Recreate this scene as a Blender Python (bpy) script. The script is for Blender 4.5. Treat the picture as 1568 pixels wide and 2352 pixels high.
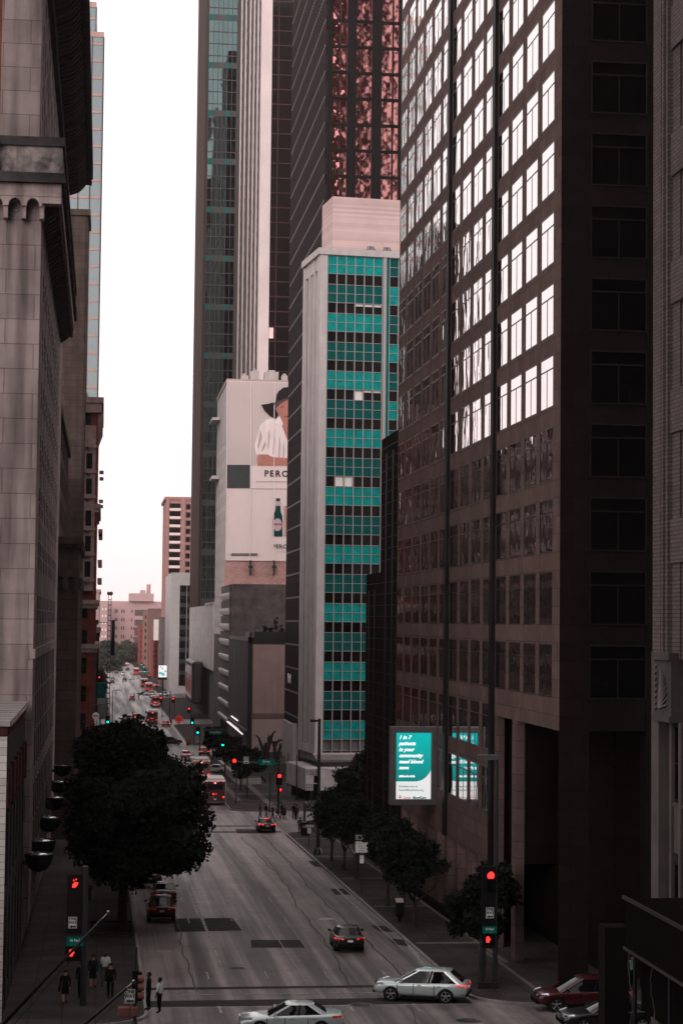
import bpy, bmesh, math, random
from mathutils import Vector, Matrix
random.seed(7)
R = math.radians
for o in list(bpy.data.objects): bpy.data.objects.remove(o)
SC = bpy.context.scene
COL = SC.collection

# ------------------------------------------------------------------ camera
F = 4500.0                       # focal length in units of a 1568 px wide frame
yc = Vector((-549, -248, F)).normalized()            # street axis (+Y) seen from the camera (right, up, forward)
zc = Vector((0.0105, 1.0, 0)); zc.z = (549*zc.x + 248*zc.y)/F; zc.normalize()
xc = yc.cross(zc)
if xc.x < 0: xc = -xc
W2C = Matrix((xc, yc, zc)).transposed()              # world -> camera (right, up, fwd)
C2W = W2C.inverted()
right = C2W @ Vector((1,0,0)); up = C2W @ Vector((0,1,0)); fwd = C2W @ Vector((0,0,1))
cam_d = bpy.data.cameras.new('camera'); cam = bpy.data.objects.new('camera', cam_d); COL.objects.link(cam)
m = Matrix((right, up, -fwd)).transposed().to_4x4()
cam.matrix_world = m
cam_d.sensor_fit = 'HORIZONTAL'; cam_d.sensor_width = 24; cam_d.lens = 24*F/1568
cam_d.clip_start = 1; cam_d.clip_end = 6000
SC.camera = cam

# ------------------------------------------------------------------ world and sun
SUN_EL, SUN_AZ = R(22), R(201)      # azimuth measured from +Y towards +X
w = bpy.data.worlds.new("World"); SC.world = w; w.use_nodes = True
nt = w.node_tree; nt.nodes.clear()
out = nt.nodes.new('ShaderNodeOutputWorld'); bg = nt.nodes.new('ShaderNodeBackground')
sky = nt.nodes.new('ShaderNodeTexSky'); sky.sky_type = 'NISHITA'; sky.sun_disc = False
sky.sun_elevation = SUN_EL; sky.sun_rotation = SUN_AZ; sky.air_density = 1.0; sky.dust_density = 3.0; sky.ozone_density = 1.0
hs = nt.nodes.new('ShaderNodeHueSaturation'); hs.inputs['Saturation'].default_value = 0.12
tc = nt.nodes.new('ShaderNodeTexCoord'); sp = nt.nodes.new('ShaderNodeSeparateXYZ'); cr = nt.nodes.new('ShaderNodeValToRGB')
e = cr.color_ramp.elements; e[0].position = 0.0; e[0].color = (1.0, 0.80, 0.79, 1); e[1].position = 0.16; e[1].color = (1.0, 0.955, 0.95, 1)
e2 = cr.color_ramp.elements.new(0.05); e2.color = (1.0, 0.92, 0.915, 1)
mx = nt.nodes.new('ShaderNodeMixRGB'); mx.blend_type = 'MULTIPLY'; mx.inputs[0].default_value = 1
L = nt.links.new
L(sky.outputs[0], hs.inputs['Color']); L(tc.outputs['Generated'], sp.inputs[0]); L(sp.outputs['Z'], cr.inputs[0])
cl = nt.nodes.new('ShaderNodeMixRGB'); cl.blend_type = 'LIGHTEN'; cl.inputs[0].default_value = 1; cl.inputs[2].default_value = (10.0, 9.8, 9.8, 1)   # thin bright cloud veil
L(hs.outputs[0], cl.inputs[1]); L(cl.outputs[0], mx.inputs[1]); L(cr.outputs[0], mx.inputs[2]); L(mx.outputs[0], bg.inputs[0]); bg.inputs[1].default_value = 0.15
L(bg.outputs[0], out.inputs[0])
sd = bpy.data.lights.new('sun', 'SUN'); sd.energy = 0.5; sd.angle = R(20); sd.color = (1, 0.80, 0.77)
so = bpy.data.objects.new('sun', sd); COL.objects.link(so)
sdir = Vector((math.sin(SUN_AZ)*math.cos(SUN_EL), math.cos(SUN_AZ)*math.cos(SUN_EL), math.sin(SUN_EL)))
so.rotation_euler = (-sdir).to_track_quat('-Z', 'Y').to_euler(); so.location = sdir*300
SC.view_settings.view_transform = 'Standard'; SC.view_settings.look = 'None'; SC.view_settings.gamma = 1
SC.view_settings.exposure = -0.12
SC.render.engine = 'CYCLES'

# ------------------------------------------------------------------ picture measurements -> world
def ray(x, y): return C2W @ Vector((x-784, 1176-y, F))
def P(x, y, Y):
    d = ray(x, y); return d*(Y/d.y)
def PX(x, y, X):
    d = ray(x, y); return d*(X/d.x)
GP = [(-400,-3.0),(-50,-15.4),(100,-19.3),(205,-22.0),(300,-23.9),(400,-24.8),(600,-26.0),(1200,-26.5),(4000,-26.5)]
def g(Y):
    for (a,b),(c,d) in zip(GP, GP[1:]):
        if Y <= c: return b+(d-b)*(Y-a)/(c-a)
    return -26.5
def G(x, y, dz=0.0):
    d = ray(x, y); Y = 150.0
    for i in range(60): Y = (g(Y)+dz)/(d.z/d.y)*0.5 + Y*0.5
    return Vector((d.x/d.y*Y, Y, g(Y)+dz))
def proj(p):
    c = W2C @ Vector(p); return (784+F*c.x/c.z, 1176-F*c.y/c.z)

# ------------------------------------------------------------------ materials
MATS = {}
def nodes_pos(nt, mode):
    geo = nt.nodes.new('ShaderNodeNewGeometry'); return geo.outputs['Position']
def M(name, col, rough=0.7, metal=0.0, ior=1.45, var=0.15, vscale=0.5, stretch=(1,1,1), emit=None, es=0.0, bump=0.0, bscale=3.0,
      brick=None, streak=0.0, coat=0.0, rvar=0.0, wavy=None, obj=False):
    if name in MATS: return MATS[name]
    m = bpy.data.materials.new(name); m.use_nodes = True; nt = m.node_tree; b = nt.nodes['Principled BSDF']; L = nt.links.new
    N = nt.nodes.new
    b.inputs['Roughness'].default_value = rough; b.inputs['Metallic'].default_value = metal; b.inputs['IOR'].default_value = ior
    if coat: b.inputs['Coat Weight'].default_value = coat; b.inputs['Coat Roughness'].default_value = 0.06
    c = (*col, 1)
    if rough >= .4 and not coat and metal < .3: b.inputs['Specular IOR Level'].default_value = .015
    if obj: pos = N('ShaderNodeTexCoord').outputs['Object']
    else: pos = N('ShaderNodeNewGeometry').outputs['Position']
    colout = None
    if var > 0 or brick:
        mp = N('ShaderNodeMapping'); mp.inputs['Scale'].default_value = stretch; L(pos, mp.inputs['Vector'])
        nz = N('ShaderNodeTexNoise'); nz.inputs['Scale'].default_value = vscale; nz.inputs['Detail'].default_value = 6; nz.inputs['Roughness'].default_value = 0.6
        L(mp.outputs[0], nz.inputs['Vector'])
        rp = N('ShaderNodeMapRange'); rp.inputs['From Min'].default_value = 0.3; rp.inputs['From Max'].default_value = 0.7
        rp.inputs['To Min'].default_value = 1-var; rp.inputs['To Max'].default_value = 1+var; L(nz.outputs['Fac'], rp.inputs['Value'])
        src = None
        if brick:
            bw, bh, mort, mc = brick
            s = N('ShaderNodeSeparateXYZ'); L(pos, s.inputs[0]); ad = N('ShaderNodeMath'); ad.operation = 'ADD'; L(s.outputs[0], ad.inputs[0]); L(s.outputs[1], ad.inputs[1])
            cb = N('ShaderNodeCombineXYZ'); L(ad.outputs[0], cb.inputs[0]); L(s.outputs[2], cb.inputs[1])
            bt = N('ShaderNodeTexBrick'); bt.inputs['Scale'].default_value = 1; bt.inputs['Brick Width'].default_value = bw; bt.inputs['Row Height'].default_value = bh
            bt.inputs['Mortar Size'].default_value = mort; bt.inputs['Mortar Smooth'].default_value = 0.3; bt.inputs['Bias'].default_value = 0
            bt.inputs['Color1'].default_value = (col[0]*1.12, col[1]*1.12, col[2]*1.12, 1); bt.inputs['Color2'].default_value = (col[0]*.86, col[1]*.86, col[2]*.86, 1)
            bt.inputs['Mortar'].default_value = (*[x*mc for x in col], 1)
            L(cb.outputs[0], bt.inputs['Vector']); src = bt.outputs['Color']
        mul = N('ShaderNodeVectorMath'); mul.operation = 'SCALE'
        if src: L(src, mul.inputs[0])
        else: mul.inputs[0].default_value = col
        L(rp.outputs[0], mul.inputs['Scale']); colout = mul.outputs[0]
        if streak > 0:
            mp2 = N('ShaderNodeMapping'); mp2.inputs['Scale'].default_value = (1.3, 1.3, 0.10); L(pos, mp2.inputs['Vector'])
            n2 = N('ShaderNodeTexNoise'); n2.inputs['Scale'].default_value = 0.8; n2.inputs['Detail'].default_value = 5; L(mp2.outputs[0], n2.inputs['Vector'])
            r2 = N('ShaderNodeMapRange'); r2.inputs['From Min'].default_value = 0.42; r2.inputs['From Max'].default_value = 0.68
            r2.inputs['To Min'].default_value = 1; r2.inputs['To Max'].default_value = 1-streak; L(n2.outputs['Fac'], r2.inputs['Value'])
            m2 = N('ShaderNodeVectorMath'); m2.operation = 'SCALE'; L(colout, m2.inputs[0]); L(r2.outputs[0], m2.inputs['Scale']); colout = m2.outputs[0]
        L(colout, b.inputs['Base Color'])
        if rvar > 0:
            r3 = N('ShaderNodeMapRange'); r3.inputs['From Min'].default_value = 0.3; r3.inputs['From Max'].default_value = 0.7
            r3.inputs['To Min'].default_value = rough-rvar; r3.inputs['To Max'].default_value = rough+rvar; L(nz.outputs['Fac'], r3.inputs['Value']); L(r3.outputs[0], b.inputs['Roughness'])
    else:
        b.inputs['Base Color'].default_value = c
    if bump > 0:
        n3 = N('ShaderNodeTexNoise'); n3.inputs['Scale'].default_value = bscale; n3.inputs['Detail'].default_value = 4; L(pos, n3.inputs['Vector'])
        bp = N('ShaderNodeBump'); bp.inputs['Strength'].default_value = bump; bp.inputs['Distance'].default_value = 0.05; L(n3.outputs['Fac'], bp.inputs['Height']); L(bp.outputs[0], b.inputs['Normal'])
    if wavy:
        # old glazing is never flat: each pane bows a little
        ws, wd, wst = wavy
        mp4 = N('ShaderNodeMapping'); mp4.inputs['Scale'].default_value = wst; L(pos, mp4.inputs['Vector'])
        n3 = N('ShaderNodeTexNoise'); n3.inputs['Scale'].default_value = ws; n3.inputs['Detail'].default_value = 1.5; L(mp4.outputs[0], n3.inputs['Vector'])
        bp = N('ShaderNodeBump'); bp.inputs['Strength'].default_value = 1; bp.inputs['Distance'].default_value = wd; L(n3.outputs['Fac'], bp.inputs['Height']); L(bp.outputs[0], b.inputs['Normal'])
    if emit:
        b.inputs['Emission Color'].default_value = (*emit, 1); b.inputs['Emission Strength'].default_value = es
    MATS[name] = m; return m

m_black = M('black_paint', (.008,.008,.008), .6, var=0)
m_dark = M('dark_metal', (.02,.02,.021), .4, metal=.3, var=.1)
m_grey = M('grey_metal', (.16,.155,.155), .45, metal=.5, var=.1)
m_white = M('white_paint', (.7,.68,.67), .5, var=.06)
m_rubber = M('rubber', (.012,.012,.012), .8, var=0)
m_rim = M('alloy', (.28,.28,.29), .3, metal=.9, var=0)
m_chrome = M('chrome', (.75,.75,.76), .12, metal=1, var=0)
m_glassd = M('dark_glass', (.006,.007,.008), .04, ior=1.3, var=0)
m_carglass = M('car_glass', (.004,.004,.005), .04, ior=1.33, var=0)
m_red = M('red_lamp', (.5,.01,.01), .3, var=0, emit=(1,.02,.02), es=4)
m_redoff = M('red_lens', (.18,.008,.008), .2, var=0, emit=(1,.02,.02), es=.18)
m_green = M('green_lamp', (.0,.4,.35), .3, var=0, emit=(.0,1,.85), es=2.2)
m_greenoff = M('green_lens', (.002,.01,.009), .2, var=0)
m_lampw = M('white_lamp', (.8,.8,.8), .3, var=0, emit=(1,.95,.92), es=2)
m_headl = M('headlamp_glass', (.5,.52,.53), .08, metal=.6, var=0)
m_signw = M('sign_white', (.62,.64,.63), .5, var=.05, emit=(1,1,1), es=0.0)
m_signg = M('sign_green', (.0,.12,.095), .4, var=.05)
m_signk = M('sign_black', (.01,.01,.01), .5, var=0)
m_lampglass = M('lamp_glass', (.6,.6,.6), .2, var=0)
m_concrete = M('concrete', (.22,.205,.20), .85, var=.18, vscale=.4, bump=.2)
m_kerb = M('kerb_stone', (.20,.19,.185), .6, var=.25, vscale=.8)
m_skin = M('skin', (.28,.16,.12), .6, var=0)
m_skind = M('skin_dark', (.07,.04,.03), .6, var=0)
m_hair = M('hair', (.012,.009,.008), .6, var=0)
m_shoe = M('shoe', (.01,.01,.01), .5, var=0)

# ------------------------------------------------------------------ objects
def wl(p):
    v = Vector((0,0,0))
    while p: v = v+p.location; p = p.parent
    return v
def tag(o, label=None, cat=None, group=None, kind=None):
    if label: o['label'] = label
    if cat: o['category'] = cat
    if group: o['group'] = group
    if kind: o['kind'] = kind
    return o
def thing(name, label, cat, loc=(0,0,0), rz=0, group=None):
    o = bpy.data.objects.new(name, None); COL.objects.link(o); o.empty_display_size = .5
    o.location = loc; o.rotation_euler = (0,0,rz); return tag(o, label, cat, group)
def link_mesh(name, me, parent=None):
    o = bpy.data.objects.new(name, me); COL.objects.link(o)
    if parent: o.parent = parent
    return o
class MB:
    def __init__(s): s.v = []; s.f = []; s.m = []; s.sm = []
    def add(s, vs, fs, m=0, smooth=False):
        b = len(s.v); s.v += [Vector(v) for v in vs]
        for f in fs: s.f.append([b+i for i in f]); s.m.append(m); s.sm.append(smooth)
    def box(s, x0,x1,y0,y1,z0,z1, m=0):
        s.add([(x0,y0,z0),(x1,y0,z0),(x1,y1,z0),(x0,y1,z0),(x0,y0,z1),(x1,y0,z1),(x1,y1,z1),(x0,y1,z1)],
              [(0,3,2,1),(4,5,6,7),(0,1,5,4),(1,2,6,5),(2,3,7,6),(3,0,4,7)], m)
    def obox(s, o, u, n, a0,a1, d0,d1, h0,h1, m=0):
        # box in a facade frame: u along the wall, n outwards, z up
        o = Vector(o); u = Vector(u); n = Vector(n); z = Vector((0,0,1))
        c = [o+u*a+n*d+z*h for h in (h0,h1) for (a,d) in ((a0,d1),(a1,d1),(a1,d0),(a0,d0))]
        fs = [(0,3,2,1),(4,5,6,7),(0,1,5,4),(1,2,6,5),(2,3,7,6),(3,0,4,7)]
        if u.cross(z).dot(n) < 0: fs = [tuple(reversed(f)) for f in fs]
        s.add(c, fs, m)
    def cyl(s, p0, p1, r0, r1=None, n=8, m=0, cap=True, smooth=True):
        p0 = Vector(p0); p1 = Vector(p1); r1 = r0 if r1 is None else r1
        d = (p1-p0); d = d.normalized() if d.length > 1e-9 else Vector((0,0,1))
        a = d.orthogonal().normalized(); b = d.cross(a)
        vs = []
        for p, r in ((p0,r0),(p1,r1)):
            for i in range(n):
                t = 2*math.pi*i/n; vs.append(p+a*math.cos(t)*r+b*math.sin(t)*r)
        s.add(vs, [(i,(i+1)%n,n+(i+1)%n,n+i) for i in range(n)], m, smooth)
        if cap: 
            s.add(vs[:n], [tuple(reversed(range(n)))], m); s.add(vs[n:], [tuple(range(n))], m)
    def lathe(s, c, prof, n=16, m=0, a0=0, a1=2*math.pi):
        c = Vector(c); full = abs(a1-a0-2*math.pi) < 1e-6; k = n if full else n+1
        vs = [c+Vector((r*math.cos(a0+(a1-a0)*i/n), r*math.sin(a0+(a1-a0)*i/n), z)) for r, z in prof for i in range(k)]
        fs = []
        for j in range(len(prof)-1):
            for i in range(n):
                i2 = (i+1) % k; fs.append((j*k+i, j*k+i2, (j+1)*k+i2, (j+1)*k+i))
        s.add(vs, fs, m, True)
    def poly(s, pts, m=0): s.add(pts, [tuple(range(len(pts)))], m)
    def prism(s, pts, vec, m=0, smooth=False):
        n = len(pts); vec = Vector(vec); a = [Vector(p) for p in pts]; b = [p+vec for p in a]
        s.add(a+b, [tuple(range(n)), tuple(reversed(range(n,2*n)))]+[(i,n+i,n+(i+1)%n,(i+1)%n) for i in range(n)], m, smooth)
    def build(s, name, mats, parent=None, world=False, bevel=0):
        me = bpy.data.meshes.new(name); off = wl(parent) if (world and parent) else Vector((0,0,0))
        me.from_pydata([tuple(v-off) for v in s.v], [], s.f)
        if not isinstance(mats, (list, tuple)): mats = [mats]
        for mm in mats: me.materials.append(mm)
        me.polygons.foreach_set('material_index', s.m); me.polygons.foreach_set('use_smooth', s.sm); me.update()
        bm = bmesh.new(); bm.from_mesh(me); bmesh.ops.recalc_face_normals(bm, faces=bm.faces); bm.to_mesh(me); bm.free()
        o = link_mesh(name, me, parent)
        if bevel:
            md = o.modifiers.new('bevel', 'BEVEL'); md.width = bevel; md.segments = 2; md.limit_method = 'ANGLE'
        return o
def copy_tree(o, parent=None, label=None, cat=None):
    c = o.copy(); COL.objects.link(c)
    if parent: c.parent = parent
    for ch in list(o.children): copy_tree(ch, c)
    if label: c['label'] = label
    return c
def text_mesh(s, size, mat, parent, loc, face='front', align='CENTER', offset=0.0, shear=0.0, depth=0.01, sx=1.0, name='lettering', spacing=1.0, rz=0.0, world=True, lead=1.0):
    cu = bpy.data.curves.new('t', 'FONT'); cu.body = s; cu.size = size; cu.align_x = align; cu.align_y = 'CENTER'
    cu.offset = offset; cu.shear = shear; cu.extrude = depth; cu.space_character = spacing; cu.resolution_u = 2; cu.space_line = lead
    to = bpy.data.objects.new('t', cu); me = bpy.data.meshes.new_from_object(to); bpy.data.objects.remove(to)
    loc = Vector(loc)
    off = wl(parent) if world else Vector((0,0,0))
    for v in me.vertices:
        x, y, z = v.co; x *= sx
        if face == 'front': q = Vector((x, -z, y))             # faces -Y
        elif face == 'left': q = Vector((-z, -x, y))           # faces -X
        elif face == 'right': q = Vector((z, x, y))            # faces +X
        if rz: q = Matrix.Rotation(rz, 3, 'Z') @ q
        v.co = q+loc-off
    me.materials.clear(); me.materials.append(mat); me.update()
    return link_mesh(name, me, parent)

# ------------------------------------------------------------------ facades and windows
def win_mesh(mb, p, u, n, w, h, nx, ny, fw=.07, gd=.045, trans=None, gm=0, fm=1, fd=.06):
    p = Vector(p); u = Vector(u); n = Vector(n); z = Vector((0,0,1))
    a = p+n*gd; mb.poly([a, a+u*w, a+u*w+z*h, a+z*h], gm)
    o = p
    mb.obox(o,u,n,0,fw,.005,gd+fd,0,h,fm); mb.obox(o,u,n,w-fw,w,.005,gd+fd,0,h,fm)
    mb.obox(o,u,n,fw,w-fw,.005,gd+fd,0,fw,fm); mb.obox(o,u,n,fw,w-fw,.005,gd+fd,h-fw,h,fm)
    for i in range(1,nx):
        c = w*i/nx; mb.obox(o,u,n,c-fw*.4,c+fw*.4,gd-.005,gd+fd*.8,fw,(h-fw) if trans is None else h*trans,fm)
    ys = [h*i/ny for i in range(1,ny)] if trans is None else [h*trans]
    for c in ys: mb.obox(o,u,n,fw,w-fw,gd-.005,gd+fd*.9,c-fw*.5,c+fw*.5,fm)
def make_windows(t, wins, mats, limit=100, name='window', **kw):
    def area(wn):
        p, u, n, w, h = wn[:5]; p = Vector(p); a = proj(p); b = proj(p+Vector(u)*w+Vector((0,0,h)))
        inside = -100 < a[0] < 1668 and -100 < a[1] < 2452
        return abs((b[0]-a[0])*(b[1]-a[1])) if inside else 0
    ws = sorted(wins, key=area, reverse=True); big = [q for q in ws[:limit] if area(q) > 0]; rest = ws[len(big):]
    for q in big:
        mb = MB(); win_mesh(mb, *q[:5], *(q[5] if len(q) > 5 else (2,2)), **(q[6] if len(q) > 6 else {}), **kw); mb.build(name, mats, t, world=True)
    if rest:
        mb = MB()
        for q in rest: win_mesh(mb, *q[:5], *(q[5] if len(q) > 5 else (2,2)), **(q[6] if len(q) > 6 else {}), **kw)
        tag(mb.build(name, mats, t, world=True), kind='stuff')
def facade(mb, wins, o, u, n, W, H, cols, rows, pw, sh, d, mp=0, ms=0, grid=(2,2), kw={}, skip=None, ends=True):
    mod = W/cols; hr = H/rows; o = Vector(o); u = Vector(u); n = Vector(n)
    for i in range(cols+1):
        a0 = max(0, i*mod-pw/2); a1 = min(W, i*mod+pw/2)
        if not ends and i in (0, cols): continue
        mb.obox(o,u,n,a0,a1,0,d,0,H,mp)
    for j in range(rows+1):
        h0 = j*hr; h1 = min(H, h0+sh)
        if j == rows: h0 = H-.001; h1 = H+sh*.5
        for i in range(cols):
            mb.obox(o,u,n,i*mod+pw/2,(i+1)*mod-pw/2,0,d-.03,h0,h1,ms)
    for j in range(rows):
        for i in range(cols):
            if skip and skip(i,j): 
                mb.obox(o,u,n,i*mod+pw/2,(i+1)*mod-pw/2,0,d-.034,j*hr+sh,(j+1)*hr,ms); continue
            wins.append((o+u*(i*mod+pw/2)+Vector((0,0,j*hr+sh)), u, n, mod-pw, hr-sh, grid, kw))
# ================================================================== THE SETTING
def strip_mesh(name, mat, xa, xb, y0, y1, dz, parent=None, step=10, kind='structure'):
    fa = xa if callable(xa) else (lambda y: xa); fb = xb if callable(xb) else (lambda y: xb)
    ys = sorted(set([y0, y1]+[a for a,_ in GP if y0 < a < y1]+[y0+(y1-y0)*i/max(1,int((y1-y0)/step)) for i in range(max(1,int((y1-y0)/step))+1)]))
    vs = []; fs = []
    for y in ys: vs += [(fa(y), y, g(y)+dz), (fb(y), y, g(y)+dz)]
    for i in range(len(ys)-1): k = 2*i; fs.append((k, k+1, k+3, k+2))
    me = bpy.data.meshes.new(name); me.from_pydata(vs, [], fs); me.materials.append(mat); me.update()
    o = link_mesh(name, me, parent)
    if kind: o['kind'] = kind
    return o

def asphalt():
    m = bpy.data.materials.new('asphalt'); m.use_nodes = True; nt = m.node_tree; b = nt.nodes['Principled BSDF']; L = nt.links.new; N = nt.nodes.new
    geo = N('ShaderNodeNewGeometry')
    def noise(scale, st, det=6, rough=.6):
        mp = N('ShaderNodeMapping'); mp.inputs['Scale'].default_value = st; L(geo.outputs['Position'], mp.inputs['Vector'])
        n = N('ShaderNodeTexNoise'); n.inputs['Scale'].default_value = scale; n.inputs['Detail'].default_value = det; n.inputs['Roughness'].default_value = rough; L(mp.outputs[0], n.inputs['Vector']); return n.outputs['Fac']
    def rng(v, a, b_, c, d):
        r = N('ShaderNodeMapRange'); r.inputs['From Min'].default_value = a; r.inputs['From Max'].default_value = b_; r.inputs['To Min'].default_value = c; r.inputs['To Max'].default_value = d; L(v, r.inputs['Value']); return r.outputs[0]
    def mul(a, b_):
        n = N('ShaderNodeMath'); n.operation = 'MULTIPLY'
        L(a, n.inputs[0]); L(b_, n.inputs[1]); return n.outputs[0]
    wear = rng(noise(1.0, (0.62, .012, .1), 3), .38, .62, .42, 1.6)       # wheel tracks run along the street
    fine = rng(noise(.35, (1,.5,1), 8, .7), .35, .65, .66, 1.30)
    line = rng(noise(1.0, (4.0, .02, .1), 4), .35, .65, .82, 1.2)
    grit = rng(noise(9, (1,1,1), 3), .3, .7, .9, 1.1)
    v = N('ShaderNodeTexVoronoi'); v.feature = 'DISTANCE_TO_EDGE'; v.inputs['Scale'].default_value = .16
    mp = N('ShaderNodeMapping'); mp.inputs['Scale'].default_value = (1.0, .55, 1)
    add = N('ShaderNodeVectorMath'); add.operation = 'ADD'; nzv = N('ShaderNodeTexNoise'); nzv.inputs['Scale'].default_value = .5; nzv.inputs['Detail'].default_value = 5; L(geo.outputs['Position'], nzv.inputs['Vector'])
    sc = N('ShaderNodeVectorMath'); sc.operation = 'SCALE'; sc.inputs['Scale'].default_value = 4.5; L(nzv.outputs['Color'], sc.inputs[0]); L(geo.outputs['Position'], add.inputs[0]); L(sc.outputs[0], add.inputs[1])
    L(add.outputs[0], mp.inputs['Vector']); L(mp.outputs[0], v.inputs['Vector'])
    crack = rng(v.outputs['Distance'], .0, .012, .45, 1.0)
    f = mul(mul(mul(mul(wear, fine), line), grit), crack)
    sv = N('ShaderNodeVectorMath'); sv.operation = 'SCALE'; sv.inputs[0].default_value = (.122, .103, .101); L(f, sv.inputs['Scale']); L(sv.outputs[0], b.inputs['Base Color'])
    b.inputs['Specular IOR Level'].default_value = .45
    rr = rng(noise(1.0, (0.62, .012, .1), 3), .38, .62, .58, .38); L(rr, b.inputs['Roughness'])
    bp = N('ShaderNodeBump'); bp.inputs['Strength'].default_value = .35; bp.inputs['Distance'].default_value = .02; L(noise(6, (1,1,1), 4), bp.inputs['Height']); L(bp.outputs[0], b.inputs['Normal'])
    return m
m_asph = asphalt()
m_patch = M('asphalt_patch', (.035,.032,.032), .7, var=.3, vscale=1.5, bump=.2)
m_patch2 = M('asphalt_patch_pale', (.11,.10,.098), .6, var=.3, vscale=1.5, bump=.2)
m_paint = M('road_paint', (.26,.25,.24), .6, var=.5, vscale=2.2)
m_walk = M('pavement_slab', (.085,.078,.076), .7, var=.35, vscale=.35, bump=.15, rvar=.12)
def paved(name, col, w=1.5):
    m = M(name, col, .68, var=.3, vscale=.5)
    nt = m.node_tree; L = nt.links.new; N = nt.nodes.new; b = nt.nodes['Principled BSDF']
    src = b.inputs['Base Color'].links[0].from_socket
    geo = N('ShaderNodeNewGeometry'); bt = N('ShaderNodeTexBrick'); bt.offset = 0; bt.inputs['Scale'].default_value = 1
    bt.inputs['Brick Width'].default_value = w; bt.inputs['Row Height'].default_value = w*1.3; bt.inputs['Mortar Size'].default_value = .025
    bt.inputs['Color1'].default_value = (1,1,1,1); bt.inputs['Color2'].default_value = (.78,.78,.78,1); bt.inputs['Mortar'].default_value = (.35,.35,.35,1)
    L(geo.outputs['Position'], bt.inputs['Vector']); mm = N('ShaderNodeMixRGB'); mm.blend_type = 'MULTIPLY'; mm.inputs[0].default_value = 1
    L(src, mm.inputs[1]); L(bt.outputs['Color'], mm.inputs[2]); L(mm.outputs[0], b.inputs['Base Color']); return m
m_walk = paved('pavement', (.045,.039,.037), 1.6)
m_brickband = M('brick_band', (.12,.10,.095), .7, var=.2, vscale=1)
m_ground = M('ground', (.07,.065,.063), .9, var=.2, vscale=.02)

strip_mesh('ground', m_ground, -900, 1500, -150, 3800, -.35, step=80)
strip_mesh('road', m_asph, -60, 90, -20, 1260, 0.0, step=20)

# blocks: (y0, y1, right kerb X, left kerb X)
BL = [(-20,78,19.4,2.6),(98.5,205,19.1,2.55),(234,357,17.4,2.4),(391,480,17.4,2.4),(508,664,17.6,2.3),(700,788,17.8,2.3),(816,1000,18,2.3),(1024,1240,18,2.3)]
def kx(base, sgn, y0, y1, r=3.0, bulb=None):
    def f(y):
        b = base
        if bulb and y < bulb[1]:
            t = min(1, max(0, (bulb[1]-y)/12)); b = base + bulb[0]*t
        d = min(y-y0, y1-y)
        if d < r: b += sgn*(r-math.sqrt(max(0, r*r-(r-d)**2)))
        return b
    return f
for i, (y0,y1,kr,kl) in enumerate(BL):
    yl = 94 if i == 1 else y0
    for side in (1,-1):
        a0 = yl if side < 0 else y0
        f = kx(kr if side > 0 else kl, side, a0, y1, 3.0, (-1.9, 290) if (i == 2 and side > 0) else None)
        outx = 90 if side > 0 else -60
        pts = sorted(set([a0+.001, y1-.001]+[a0+3*(1-math.cos(t*math.pi/14)) for t in range(8)]+[y1-3*(1-math.cos(t*math.pi/14)) for t in range(8)]+[a for a,_ in GP if a0 < a < y1]+[a0+(y1-a0)*k/12 for k in range(13)]))
        vs = []; fs = []; ms = []
        for y in pts:
            z = g(y)+.15; x = f(y); vs += [(x,y,g(y)-.05),(x,y,z),(x+side*.18,y,z),(outx,y,z+.002)]
        n = 4
        for k in range(len(pts)-1):
            for j in range(3):
                q = (k*n+j, k*n+j+1, (k+1)*n+j+1, (k+1)*n+j); fs.append(q if side < 0 else q[::-1]); ms.append(0 if j < 2 else 1)
        for (kk, fl) in ((0,1),(len(pts)-1,0)):
            pass
        # end faces
        b = len(vs)
        for y in (a0+.001, y1-.001):
            z = g(y)+.15; x = f(y); vs += [(x,y,z-.2),(outx,y,z-.2),(outx,y,z),(x,y,z)]
            fs.append((b,b+1,b+2,b+3)); ms.append(0); b += 4
        me = bpy.data.meshes.new('pavement'); me.from_pydata(vs, [], fs); me.materials.append(m_kerb); me.materials.append(m_walk)
        me.polygons.foreach_set('material_index', ms); me.update()
        tag(link_mesh('pavement', me), kind='structure')

def ground_quad(mb, pts, dz, m=0):
    mb.poly([(x, y, g(y)+dz) for x, y in pts], m)
# patches, crosswalk lines and lane dashes
mb = MB()
def px_rect(mb, q, dz=.004, m=0):
    pts = [G(x, y) for x, y in q]; mb.poly([(p.x, p.y, g(p.y)+dz) for p in pts], m)
for q in [[(402,2142),(556,2138),(533,2109),(396,2111)], [(578,2178),(702,2178),(688,2160),(575,2160)], [(770,2056),(805,2056),(788,2042),(758,2042)],
          [(450,1925),(482,1925),(478,1918),(450,1918)], [(700,1978),(725,1992),(745,1992),(720,1978)], [(870,2140),(905,2142),(885,2128),(850,2127)], [(905,2170),(960,2178),(935,2160),(890,2156)],
          [(545,1915),(600,1915),(585,1905),(540,1905)]]:
    px_rect(mb, q)
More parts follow.
